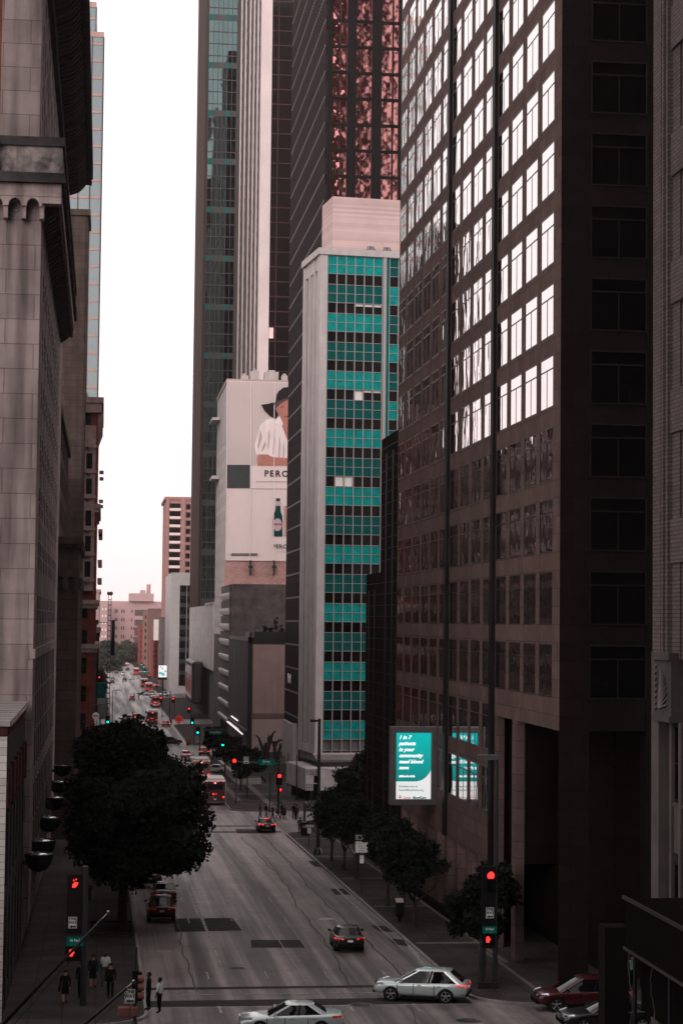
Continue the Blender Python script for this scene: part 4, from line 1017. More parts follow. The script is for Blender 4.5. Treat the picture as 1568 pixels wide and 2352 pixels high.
# street-level fin wall in front of the store
t = thing('concrete_fin_building', 'tall grey board-marked concrete facade between the scalloped and white buildings', 'building', (26.9,437.2,g(438)))
mb = MB(); mb.box(26.6,27.05,437.3,470,g(440),-3.0); 
for k in range(9): mb.box(26.45,26.6,438+k*3.6,438.9+k*3.6,g(440),-3.0)
mb.build('wall', m_greycon, t, world=True)
t = thing('display_case', 'tall rounded lit display case projecting over the right pavement', 'sign', (24,505,-20))
pa = PX(426.5,1519,23.5); pb = PX(439.5,1598,23.5)
mb = MB(); y_a, y_b = 508, 548
mb.box(23.2,26.0,y_a,y_b,-21.5,-10.5); mb.build('case', m_dark, t, world=True, bevel=.6)
mb = MB(); mb.box(23.08,23.2,y_a+1.5,y_b-1.5,-20.2,-11.8); 
mb.build('display_glass', M('display_glow', (.1,.08,.08), .2, var=0, emit=(.35,.26,.26), es=.22), t, world=True)
mb = MB()
for k in range(9): mb.box(22.98,23.08,y_a+2+k*4,y_a+4+k*4,-19.4+(k%3)*.5,-14-(k%2)*1.5)
mb.build('exhibit', M('exhibit_red', (.1,.05,.05), .4, emit=(.5,.18,.16), es=.16), t, world=True)

# ---------- far right side
t = thing('dark_grid_building', 'white framed block with black ribbon windows far down the street', 'building', (24.6,700,g(700)))
gz = g(700); mb = MB(); wins = []; c_ = P(393,1317,700); zt = c_.z
mb.box(c_.x+.3,50,700.3,760,gz,zt,0); mb.box(c_.x,50,700,700.3,zt-4.2,zt+.3,0); mb.box(c_.x,c_.x+3.2,699.9,700.3,gz,zt-4.2,0); mb.box(c_.x,c_.x+.3,700.3,760,gz,zt,0)
mb.build('wall', M('white_concrete', (.45,.42,.415), .7, var=.08), t, world=True)
mb = MB(); mb.box(c_.x+3.2,50,700.1,700.29,gz+3,zt-4.2); mb.build('glazing', m_blackglass, t, world=True)
mb = MB(); z = zt-8
while z > gz+4: mb.box(c_.x+3.2,50,699.95,700.1,z,z+1.5); z -= 4.0
mb.build('spandrel', M('charcoal_panel', (.045,.05,.05), .5), t, world=True)
mb = MB()
for k in range(6): x_ = c_.x+5.6+k*2.7; mb.box(x_,x_+.22,699.85,700.1,gz+3,zt-4.2)
mb.build('mullion', m_mull, t, world=True)
t = thing('balcony_tower', 'pink apartment tower with stacked white balconies on the skyline', 'building', (26.4,850,g(850)))
gz = g(850); c_ = P(378,1424,850); zt = P(378,1147,850).z; X0 = c_.x; mb = MB()
mb.box(X0,60,850,900,gz,zt,0); mb.box(X0-.8,60,849.5,900,zt,zt+1.2,0); mb.box(X0+6.4,X0+8.2,849.3,850,gz,zt,0); mb.box(X0,X0+1.2,849.3,850,gz,zt,0)
mb.build('wall', M('pink_apartment', (.34,.19,.175), .8, var=.06), t, world=True)
z = zt-3.6; bal = []
n_ = 0
while z > gz+14:
    mb = MB(); mb.box(X0+1.4,X0+6.2,848.6,850,z-1.3,z-.2); mb.build('balcony', M('balcony_white', (.75,.6,.57), .7, var=0), t, world=True)
    mb = MB(); mb.box(X0+1.5,X0+6.1,849.9,849.98,z-.2,z+1.9); mb.build('window', m_glassd, t, world=True); mb = MB(); mb.box(X0+8.6,X0+10.4,849.9,849.98,z-.6,z+1.7); mb.build('window', m_glassd, t, world=True); z -= 3.55
def far_block(name, label, x0p, x1p, ytop, Y, mat, dep=40, rows=0, cols=0, seed=0, glass=None):
    a = P(x0p, 1424, Y); b = P(x1p, 1424, Y); zt = P(x0p, ytop, Y).z; gz = g(Y); t = thing(name, label, 'building', (a.x,Y,gz)); mb = MB()
    mb.box(a.x,b.x,Y,Y+dep,gz-.3,zt); mb.box(a.x-.2,b.x+.2,Y-.3,Y+dep,zt,zt+.5); mb.build('wall', mat, t, world=True)
    if rows:
        wn = []; W = b.x-a.x; H = zt-gz-5
        for j in range(rows):
            for i in range(cols): wn.append(((a.x+W*(i+.25)/cols, Y-.05, gz+4+H*(j+.2)/rows), UX, NF, W*.5/cols, H*.5/rows, (1,1)))
        make_windows(t, wn, [glass or m_glassd, m_dark], 40, fw=.12)
    return t
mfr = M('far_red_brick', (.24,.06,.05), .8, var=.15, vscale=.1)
far_block('red_brick_block', 'small red brick block with dark windows beside the white panel sign', 352, 370, 1472, 905, mfr, rows=5, cols=3)
far_block('brown_block', 'plain brown block rising behind the red brick row', 344, 378, 1400, 1010, M('far_brown', (.17,.10,.09), .8, var=.1))
far_block('grey_slab_block', 'grey slab block with white crown next to the balcony tower', 371, 392, 1420, 800, M('far_grey', (.17,.14,.135), .8, var=.1, brick=(.8,1.2,.1,.6)))
far_block('red_brick_row', 'narrow red brick building at the far end of the right side', 322.5, 332, 1440, 1150, mfr, dep=90, rows=6, cols=2)
far_block('pale_brick_row', 'slim tan building between red brick blocks in the distance', 331, 345, 1405, 1090, M('far_tan', (.25,.13,.11), .8, var=.1), rows=7, cols=2)
t = thing('panel_sign', 'white L-shaped panel sign on the brown block wall', 'sign', (28,903,0))
a = P(353,1425,903); b = P(366,1425,903); mb = MB(); zt = P(353,1423,903).z; z0_ = P(353,1471,903).z
mb.box(a.x,a.x+2.6,902,903,z0_,zt); mb.box(a.x+2.6,a.x+8,902,903,zt-2.2,zt); mb.build('panel', m_white, t, world=True)
mb = MB(); mb.box(a.x+.6,a.x+1.0,903,906,g(903)+.1,zt-1); mb.box(a.x+6.6,a.x+7,903,906,g(903)+.1,zt-1); mb.build('post', m_dark, t, world=True)
# hazy block closing the street
t = thing('distant_institution', 'wide hazy pink institution closing the end of the street', 'building', (20,1500,g(1500)))
gz = g(1500); mb = MB(); m_far = M('hazy_pink_concrete', (.42,.28,.275), .9, var=.05, vscale=.03)  # bright pink albedo carries the distant pink light and haze
x = lambda px: P(px,1424,1500).x
zt = P(300,1381,1500).z; mb.box(x(180),x(520),1500,1560,gz,zt); mb.box(x(296),x(352),1495,1540,zt,zt+6); mb.box(x(322),x(333),1496,1530,zt+6,zt+8.5); mb.cyl((x(340),1499,zt+6),(x(340),1499,zt+13),1.6)
mb.box(x(247),x(270),1480,1500,gz,zt-34); mb.box(x(300),x(378),1470,1500,gz,P(300,1478,1470).z)
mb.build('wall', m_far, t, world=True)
wn = []
for r in range(9):
    for px in (263,267,278,283,301,355,360,368): wn.append(((x(px),1499.9,zt-9-r*6.4), UX, NF, 1.0, 2.6, (1,1)))
for r in range(6): wn.append(((x(309),1499.8,zt-11-r*7.6), UX, NF, 13, 4.6, (1,1)))
for r in range(2): wn.append(((x(305),1469.8,gz+19-r*7), UX, NF, 16, 2.2, (1,1)))
make_windows(t, wn, [M('far_window', (.10,.08,.08), .6, var=0), M('far_frame', (.14,.11,.11), .6, var=0)], 90, fw=.15)
t = thing('distant_wing', 'pale hazy block left of the wide institution at the street end', 'building', (0,1440,g(1440)))
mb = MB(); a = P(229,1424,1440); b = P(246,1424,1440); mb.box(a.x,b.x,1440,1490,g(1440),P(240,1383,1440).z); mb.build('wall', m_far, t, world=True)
wn = [((a.x+1.5+k*2.2,1439.9,-18+r*5), UX, NF, 1.1, 1.8, (1,1)) for k in range(2) for r in range(6)]
make_windows(t, wn, [M('far_lit_window', (.6,.5,.48), .5, emit=(.8,.65,.62), es=.35, var=0), m_far], 20, fw=.1)

t = thing('shade_block', 'plain unseen block added behind the viewpoint to shade the near street', 'building', (-6,5,g(5))); mb = MB(); mb.box(-30,-6,-100,5,g(5)-.2,92,0); mb.box(-5.9,50,-100,-62,g(-62)-.3,74,0)  # unseen mass added to cut sky and sun light on the near street
for z in range(-12,92,4): mb.box(-6.0,-5.9,-98,4,z,z+1.5,0)
mb.build('wall', m_limed, t, world=True)
# ---------- towers added behind the viewpoint: seen only as reflections, and they close the street's light
def back_tower(label, x0, x1, y0, y1, z1, col):
    gz = g(y1)-.2; t = thing('reflection_tower', label, 'building', (x0,y1,gz)); mb = MB(); wn = []
    mb.box(x0,x1,y0,y1,gz,z1,0); zz = gz+4
    while zz < z1: mb.box(x0-.2,x1+.2,y0-.2,y1+.25,zz,zz+1.6,1); zz += 3.9
    k = int((x1-x0)/4)
    for i in range(k+1): xx = x0+(x1-x0)*i/k; mb.box(xx-.5,xx+.5,y1+.0,y1+.5,gz,z1,1)
    mb.build('wall', [m_blackglass, M('rear_cladding_%d' % col, ((.35,.24,.23),(.02,.015,.014),(.1,.08,.08))[col], .7)], t, world=True)
def open_frame(label, x0, x1, y0, y1, z1):
    gz = g(y1)-.2; t = thing('reflection_frame', label, 'building', (x0,y1,gz)); mb = MB(); zz = gz
    while zz < z1: mb.box(x0,x1,y1-4,y1,zz,zz+1.6); zz += 3.9
    for xx in (x0+.1,x1-.6): mb.box(xx,xx+.5,y1-3.9,y1-.1,gz,z1)
    mb.build('frame', m_blackglass, t, world=True)
back_tower('dark banded tower added behind the viewpoint on the right for reflections', 66, 84, -150, -112, 262, 1)
back_tower('slim dark banded tower added behind the viewpoint for reflections', 89, 93.4, -150, -112, 258, 1)
back_tower('slim grey banded tower added nearest the axis behind the viewpoint for reflections', 44, 52, -150, -114, 150, 2)
open_frame('open slab frame added behind the viewpoint to break up reflections', 84.2, 88.8, -145, -113, 256)
open_frame('second open slab frame added behind the viewpoint to break up reflections', 96, 103, -145, -113, 258)

# ================================================================== VEHICLES
def eval_mesh(o):
    dg = bpy.context.evaluated_depsgraph_get(); dg.update()
    return bpy.data.meshes.new_from_object(o.evaluated_get(dg))
def loft_body(name, st, mats, subs=1, arches=None):
    # st: (y, half width, z bottom, z shoulder, z top)
    vs = []; fs = []; n = 0
    for (y,w,zb,zs,zt) in st:
        half = [(0,zb),(w*.86,zb),(w*.97,zb+.10),(w,zb+(zs-zb)*.45),(w*.985,zs-.10),(w*.93,zs-.015),(w*.80,zs+(zt-zs)*.45),(w*.42,zt-.01),(0,zt)]
        ring = half + [(-a,b) for a,b in reversed(half[1:-1])]
        n = len(ring); vs += [(a,y,b) for a,b in ring]
    for i in range(len(st)-1):
        for j in range(n): fs.append((i*n+j, i*n+(j+1)%n, (i+1)*n+(j+1)%n, (i+1)*n+j))
    fs.append(tuple(reversed(range(n)))); fs.append(tuple(range((len(st)-1)*n, len(st)*n)))
    me = bpy.data.meshes.new(name); me.from_pydata(vs, [], fs); me.update()
    bm = bmesh.new(); bm.from_mesh(me); bmesh.ops.recalc_face_normals(bm, faces=bm.faces); bm.to_mesh(me); bm.free()
    for p in me.polygons: p.use_smooth = True
    o = bpy.data.objects.new('tmp', me); COL.objects.link(o)
    md = o.modifiers.new('s','SUBSURF'); md.levels = subs; md.render_levels = subs
    cut = None
    if arches:
        mb = MB()
        for (yy, r, w) in arches:
            for s in (-1,1): mb.cyl((s*(w-.30),yy,r*.93),(s*(w+.2),yy,r*.93),r*1.14,n=28,smooth=False)
        cut = mb.build('cut', m_black); b = o.modifiers.new('b','BOOLEAN'); b.object = cut; b.operation = 'DIFFERENCE'; b.solver = 'EXACT'
        me.materials.append(m_black); 
    r = eval_mesh(o); bpy.data.objects.remove(o)
    if cut: bpy.data.objects.remove(cut)
    for p in r.polygons: p.use_smooth = True
    r.materials.clear()
    for mm in mats: r.materials.append(mm)
    for p in r.polygons: p.material_index = 0
    r.name = name; return r
def smooth_by_angle(me, ang=35):
    bm = bmesh.new(); bm.from_mesh(me)
    for e in bm.edges:
        if len(e.link_faces) == 2 and e.calc_face_angle(0) > R(ang): e.smooth = False
    bm.to_mesh(me); bm.free()
CAR = {}
CT = {
 'suv': dict(L=4.9, W=1.9, wr=.38, ax=(1.48,-1.36), st=[(-2.42,.78,.52,.90,.98),(-2.38,.86,.42,.99,1.07),(-2.2,.92,.36,1.04,1.10),(-1.6,.95,.32,1.05,1.10),(-.6,.945,.28,1.01,1.05),(.6,.945,.28,.985,1.02),(1.2,.945,.30,.97,1.05),(1.8,.93,.32,.94,1.02),(2.2,.88,.36,.86,.93),(2.38,.78,.42,.74,.82),(2.44,.66,.50,.66,.72)],
     base=(1.42,-2.33), top=(.22,-1.50), zb=1.03, zr=1.66, hb=.86, ht=.66, rear=1.06),
 'sedan': dict(L=4.86, W=1.86, wr=.34, ax=(1.44,-1.38), st=[(-2.43,.72,.50,.82,.88),(-2.37,.84,.38,.92,.97),(-2.1,.90,.32,.96,1.0),(-1.5,.925,.28,.95,.99),(-.6,.93,.24,.93,.97),(.6,.93,.24,.90,.94),(1.2,.925,.26,.86,.93),(1.8,.90,.28,.80,.87),(2.15,.85,.32,.72,.79),(2.36,.74,.38,.62,.68),(2.42,.62,.44,.56,.60)],
     base=(1.22,-1.85), top=(.22,-1.02), zb=.92, zr=1.42, hb=.84, ht=.62, rear=.98),
 'hatch': dict(L=4.3, W=1.8, wr=.33, ax=(1.28,-1.24), st=[(-2.13,.76,.48,.86,.92),(-2.08,.84,.38,.95,1.0),(-1.8,.89,.32,.99,1.03),(-1.2,.90,.28,.98,1.0),(0,.90,.26,.95,.98),(1.0,.895,.28,.90,.97),(1.55,.87,.3,.84,.91),(1.9,.80,.34,.72,.8),(2.1,.68,.42,.62,.68)],
     base=(1.12,-2.0), top=(.3,-1.5), zb=.95, zr=1.50, hb=.82, ht=.64, rear=1.0),
 'van': dict(L=5.1, W=1.98, wr=.36, ax=(1.55,-1.5), st=[(-2.52,.86,.46,1.0,1.06),(-2.48,.94,.38,1.08,1.12),(-2.2,.98,.34,1.1,1.14),(-.6,.985,.30,1.08,1.12),(1.0,.98,.30,1.04,1.1),(1.8,.95,.32,.98,1.05),(2.3,.86,.38,.84,.9),(2.5,.72,.46,.7,.75)],
     base=(1.6,-2.46), top=(.75,-2.2), zb=1.05, zr=1.82, hb=.93, ht=.78, rear=1.1),
}
def car_proto(kind):
    if kind in CAR: return CAR[kind]
    c = CT[kind]; parts = {}
    parts['body'] = loft_body('body', c['st'], [m_black], 1, [(c['ax'][0],c['wr'],c['W']/2),(c['ax'][1],c['wr'],c['W']/2)]); smooth_by_angle(parts['body'], 40)
    # greenhouse in glass
    rings = []
    def ring(t, grow=0.0):
        yf = c['base'][0]*(1-t)+c['top'][0]*t+grow; yr = c['base'][1]*(1-t)+c['top'][1]*t-grow; h = c['hb']*(1-t)+c['ht']*t+grow*.6
        z = c['zb']-.06+(c['zr']-c['zb']+.02)*t
        return [(-h,yf-.22,z),(-h*.82,yf-.05,z),(0,yf,z),(h*.82,yf-.05,z),(h,yf-.22,z),(h,(yf+yr)/2,z),(h,yr+.22,z),(h*.82,yr+.05,z),(0,yr,z),(-h*.82,yr+.05,z),(-h,yr+.22,z),(-h,(yf+yr)/2,z)]
    mb = MB(); rg = [ring(t) for t in (0,.35,.7,.94)]; vs = sum(rg, []); n = 12
    mb.add(vs, [(k*n+j,k*n+(j+1)%n,(k+1)*n+(j+1)%n,(k+1)*n+j) for k in range(3) for j in range(n)], 0, True)
    mb.add(rg[-1], [tuple(range(n))], 0); o = mb.build('windows', m_carglass); parts['windows'] = o.data; bpy.data.objects.remove(o); smooth_by_angle(parts['windows'], 50)
    # roof with pillars
    mb = MB(); a = ring(.93,.012); b = ring(.985,-.03); 
    b = [(x*.93,y*.97+(c['top'][0]+c['top'][1])/2*.03,z+.015) for x,y,z in b]; t0 = [(x*.55,(y-(c['top'][0]+c['top'][1])/2)*.6+(c['top'][0]+c['top'][1])/2,z+.035) for x,y,z in b]
    mb.add(a+b+t0, [(k*n+j,k*n+(j+1)%n,(k+1)*n+(j+1)%n,(k+1)*n+j) for k in range(2) for j in range(n)]+[tuple(range(2*n,3*n))], 0, True)
    def pill(j0, j1, w, frac=None):
        lo = ring(0,.012); hi = ring(.97,.012); p0 = Vector(lo[j0]); p1 = Vector(hi[j0]); q0 = Vector(lo[j1]); q1 = Vector(hi[j1])
        d0 = (q0-p0).normalized()*w; d1 = (q1-p1).normalized()*w*.8
        mb.add([p0,p0+d0,p1+d1,p1],[(0,1,2,3)],0)
    pill(4,5,.10); pill(0,11,.10); pill(4,3,.09); pill(0,1,.09)
    rw = .42 if kind in ('suv','sedan','hatch') else .3
    pill(6,5,rw*.38); pill(10,11,rw*.38); pill(6,7,.27); pill(10,9,.27)
    for j in (5,11):
        lo = ring(0,.014)[j]; hi = ring(.97,.014)[j]; mb.add([(lo[0],lo[1]-.05,lo[2]),(lo[0],lo[1]+.05,lo[2]),(hi[0],hi[1]+.04,hi[2]),(hi[0],hi[1]-.04,hi[2])],[(0,1,2,3)],1)
    o = mb.build('roof', [m_black, m_black]); parts['roof'] = o.data; bpy.data.objects.remove(o); smooth_by_angle(parts['roof'], 60)
    W = c['W']/2; L2 = c['L']/2
    mb = MB()
    for s in (-1,1):
        mb.box(s*W*.985-.012,s*W*.985+.012,.28,.31,c['st'][4][2]+.14,c['zb']-.1); mb.box(s*W*.99-.012,s*W*.99+.012,-.78,-.75,c['st'][4][2]+.14,c['zb']-.1); mb.box(s*W*.985-.012,s*W*.985+.012,1.12,1.15,c['st'][4][2]+.2,c['zb']-.12)
        mb.box(s*W*.93-.05,s*W*.93+.05,c['ax'][1]+.5,c['ax'][0]-.5,c['st'][4][2]-.08,c['st'][4][2]+.06)
    mb.box(-W*.8,W*.8,-L2+.0,-L2+.12,c['st'][0][2]-.12,c['st'][0][2]+.05); mb.box(-W*.7,W*.7,L2-.12,L2-.0,c['st'][-1][2]-.1,c['st'][-1][2]+.1)
    o = mb.build('trim', m_black); parts['trim'] = o.data; bpy.data.objects.remove(o)
    mb = MB()
    for s in (-1,1):
        for yy in (.0,-1.0): mb.box(s*W*.99-.02,s*W*.99+.03,yy-.1,yy+.1,c['zb']-.16,c['zb']-.12)
    o = mb.build('door_handles', m_chrome); parts['door_handle'] = o.data; bpy.data.objects.remove(o)
    def lamp(pts_, name, mat):
        pass
    for s, nm in ((-1,'taillight'),(1,'taillight')):
        mb = MB(); z_ = c['rear']-.20; x0 = s*W*.42; x1 = s*W*.88; yb = -L2+.06
        mb.prism([(x0,yb-.03,z_+.02),(x1,yb+.06,z_-.05),(s*W*.955,yb+.42,z_+.04),(s*W*.95,yb+.40,z_+.13),(x1,yb+.08,z_+.13),(x0,yb-.02,z_+.08)], (0,-.05,0)); mb.add([(x1,yb+.03,z_-.05),(s*(W*.955+.03),yb+.5,z_+.06),(s*(W*.95+.03),yb+.48,z_+.13),(x1,yb+.04,z_+.13)],[(0,1,2,3)])
        o = mb.build('taillight', m_red); parts['taillight%d' % s] = o.data; bpy.data.objects.remove(o)
        mb = MB(); z_ = c['st'][-2][3]+.02; yf = L2-.1
        mb.prism([(s*W*.45,yf+.02,z_),(s*W*.8,yf-.14,z_),(s*W*.96,yf-.52,z_+.10),(s*W*.93,yf-.5,z_+.18),(s*W*.78,yf-.16,z_+.12),(s*W*.45,yf-.02,z_+.07)], (0,.06,.02))
        o = mb.build('headlight', m_headl); parts['headlight%d' % s] = o.data; bpy.data.objects.remove(o)
        mb = MB(); mb.box(s*(W*.97),s*(W+.17),c['base'][0]-.55,c['base'][0]-.42,c['zb']-.0,c['zb']+.14); o = mb.build('mirror', m_black, bevel=0); parts['mirror%d' % s] = o.data; bpy.data.objects.remove(o)
    mb = MB(); mb.box(-.16,.16,-L2-.02,-L2+.05,c['rear']-.32,c['rear']-.20); o = mb.build('plate', m_signw); parts['number_plate'] = o.data; bpy.data.objects.remove(o)
    mb = MB(); mb.box(-.16*1.4,.16*1.4,c['top'][1]-.16,c['top'][1]-.10,c['zr']-.035,c['zr']-.005); o = mb.build('bl', m_red); parts['brake_light'] = o.data; bpy.data.objects.remove(o)
    mb = MB()
    for k in range(6): mb.box(-W*.36,W*.36,L2-.08,L2-.0,c['st'][-1][2]+.10+k*.045,c['st'][-1][2]+.12+k*.045)
    o = mb.build('grille', m_chrome); parts['grille'] = o.data; bpy.data.objects.remove(o)
    r = c['wr']; mb = MB(); mb.lathe((0,0,0),[(r*.66,.0),(r*.66,.10),(r*.94,.11),(r,.06),(r,-.08),(r*.94,-.12),(r*.6,-.12)],28); o = mb.build('tyre', m_rubber); parts['tyre'] = o.data; bpy.data.objects.remove(o)
    mb = MB(); mb.lathe((0,0,0),[(r*.60,.09),(r*.67,.10),(r*.67,-.05)],28); mb.lathe((0,0,0),[(.01,.075),(.07,.07),(.08,.03)],10)
    for k in range(5):
        a_ = k*2*math.pi/5
        for da in (-.12,.12): mb.cyl((math.cos(a_)*.05,math.sin(a_)*.05,.06),(math.cos(a_+da)*r*.64,math.sin(a_+da)*r*.64,.08),.03,.022,5)
    o = mb.build('rim', m_rim); parts['rim'] = o.data; bpy.data.objects.remove(o)
    mb = MB(); mb.lathe((0,0,0),[(r*.66,-.02),(.02,-.02)],20); o = mb.build('hub', m_black); parts['brake_disc'] = o.data; bpy.data.objects.remove(o)
    CAR[kind] = parts; return parts
PAINT = {}
def paint(name, col, metal=.3):
    return M('car_paint_'+name, col, .32, metal=metal, var=0, coat=1.0 if max(col) > .2 else .35)
def recol(me, mats):
    me = me.copy(); ix = [p.material_index for p in me.polygons]; me.materials.clear()
    for m in mats: me.materials.append(m)
    me.polygons.foreach_set('material_index', ix); return me
PM = {}
def car(kind, p, rz, col, label, tail='off', head='off', group=None, detail=True, glass=None, cat='car', roll=0):
    parts = car_proto(kind); c = CT[kind]
    t = thing({'suv':'crossover_car','sedan':'sedan_car','hatch':'hatchback_car','van':'van'}[kind], label, cat, p, rz, group or 'cars on the street')
    key = (kind, col[0])
    if key not in PM:
        pm = paint(col[0], col[1], col[2] if len(col) > 2 else .3); PM[key] = dict(body=recol(parts['body'],[pm]), roof=recol(parts['roof'],[pm,m_black]), mirror={s: recol(parts['mirror%d'%s],[pm]) for s in (-1,1)})
    q = PM[key]
    link_mesh('body', q['body'], t); link_mesh('roof', q['roof'], t)
    link_mesh('windows', parts['windows'], t)
    tl = {'on':m_red,'off':m_redoff,'dim':M('red_lamp_dim',(.5,.01,.01),.3,var=0,emit=(1,.03,.03),es=1.1)}[tail]
    for s in (-1,1):
        o = link_mesh('taillight', parts['taillight%d'%s], t)
        o.material_slots[0].link = 'OBJECT'; o.material_slots[0].material = tl
        o = link_mesh('headlight', parts['headlight%d'%s], t)
        if head == 'on': o.material_slots[0].link = 'OBJECT'; o.material_slots[0].material = m_lampw
        if detail: link_mesh('mirror', q['mirror'][s], t)
    link_mesh('trim', parts['trim'], t); link_mesh('number_plate', parts['number_plate'], t)
    if detail: link_mesh('door_handles', parts['door_handle'], t); link_mesh('grille', parts['grille'], t)
    if tail == 'on':
        link_mesh('brake_light', parts['brake_light'], t)
    for yy in c['ax']:
        for s in (-1,1):
            wtt = link_mesh('wheel', parts['brake_disc'], t); wtt.location = (s*(c['W']/2-.14), yy, c['wr']); wtt.rotation_euler = (0, s*math.pi/2, 0)
            link_mesh('tyre', parts['tyre'], wtt); link_mesh('rim', parts['rim'], wtt)
    return t
SLOPE = math.atan(-.026)
def at(x, y, dz=0.0): return G(x, y, dz)
silver = ('silver', (.38,.44,.44), .35); white_ = ('white', (.62,.60,.60), .1); blk = ('black', (.004,.004,.005), .0); red_ = ('red', (.045,.003,.004), .3); grey_ = ('grey', (.10,.10,.10), .4)
drk = ('dark_red', (.022,.005,.005), .1); navy = ('charcoal', (.015,.015,.018), .2)
# heroes in the junction
p = at(966,2290); car('suv', (p.x-.1,p.y-1.0,g(p.y-1.0)+.0), R(90)+R(-19), silver, 'silver white crossover with lit red taillights turning across the near junction', tail='dim')
q = P(668,2352,92.0); car('sedan', (q.x,92.0,g(92)+.02), R(90)+R(-4), silver, 'silver sedan cut by the bottom edge of the picture, side on in the junction')
p = at(803,2186); o = car('sedan', (p.x,p.y+1.5,g(p.y+1.5)), R(-2), blk, 'glossy black sedan seen from behind in the near lane, taillights glowing', tail='dim'); o.rotation_euler.x = SLOPE
p = at(612,1912); o = car('sedan', (p.x,p.y+1.2,g(p.y+1.2)), R(0), blk, 'black sedan braking at the crossing beside the walking people', tail='on'); o.rotation_euler.x = SLOPE
p = at(1330,2328); car('suv', (p.x+.4,97.2,g(97.2)), R(90), red_, 'dark red crossover entering from the right behind the granite corner')
car('sedan', (P(1345,2352,91.5).x+1.2,91.8,g(91.8)), R(90), blk, 'black car with chromed grille at the lower right corner')
# parked on the left
for (x_,y_,k_,c_,lb) in ((371,2118,'suv',drk,'dark red crossover parked at the left kerb, nearest of the parked row'),(377,2075,'sedan',blk,'black car with bright rear window parked ahead of the dark red crossover'),(345,2040,'suv',navy,'dark parked car under the big tree with pale rear window')):
    p = at(x_,y_); o = car(k_, (p.x,p.y+1.6,g(p.y+1.6)), 0, c_, lb, group='cars parked along the left kerb'); o.rotation_euler.x = SLOPE
# mid and far traffic
far = [(316,1654,'suv',navy,R(-35),'on','dark crossover turning near the big tree top with one red lamp lit'),
 (381,1670,'sedan',drk,0,'on','dark red sedan with three brake lights lit beside the red bus'),
 (327,1678,'suv',grey_,0,'on','grey car half hidden behind the top of the big tree, brake lights on'),
 (294,1655,'sedan',white_,R(80),'on','white roofed car crossing just above the big tree top'),
 (303,1610,'suv',drk,0,'on','red crossover braking in the middle lane beside the two people crossing'),
 (330,1597,'sedan',drk,R(75),'off','dark red car crossing left in front of the far buses'),
 (346,1598,'suv',white_,R(85),'off','white car crossing behind the dark red one'),
 (376,1600,'suv',silver,R(80),'off','silver car waiting on the right of the far crossing'),
 (358,1626,'hatch',silver,0,'on','small silver car following the bus beside the far pavement'),
 (286,1565,'suv',blk,0,'off','black boxy car in the far middle lanes'),
 (303,1562,'sedan',white_,0,'off','white sedan right of the black boxy car'),
 (283,1552,'van',white_,0,'off','white van behind the black boxy car'),
 (267,1547,'sedan',navy,0,'off','dark sedan in the far left lane below the distant trees'),
 (293,1541,'suv',drk,0,'off','dark red car far up the street, right of the white sedan'),
 (277,1538,'sedan',white_,0,'off','pale sedan near the distant trees'),
 (287.5,1531,'suv',grey_,0,'on','tiny grey car at the end of the street with its lamps lit'),
 (390,1711,'suv',blk,R(-65),'off','black car turning out of the side street right of the big tree'),
 (428,1744,'hatch',silver,0,'on','silver hatchback left of the pink bus'),
 (457,1803,'hatch',white_,0,'on','white hatchback squeezed between the two near buses, brake lights on'),
 (495,1776,'sedan',white_,R(60),'off','white sedan right of the pink bus'),
 (470,1738,'suv',navy,0,'on','dark crossover ahead of the pink bus'),
 (259,1562,'sedan',grey_,0,'off','grey car parked beside the lattice mast'),
 (258,1571,'suv',navy,0,'off','dark car parked at the left kerb nearer than the grey one'),
 (292,1526.5,'sedan',white_,R(180),'off','white car with headlights on coming from the street end')]
for (x_,y_,k_,c_,rz,tl,lb) in far:
    p = at(x_,y_); yy = p.y+(1.5 if abs(rz) < .1 else 0); car(k_, (p.x,yy,g(yy)), rz, c_, lb, tail=tl, head='on' if 'headlights' in lb else 'off', detail=p.y < 420)

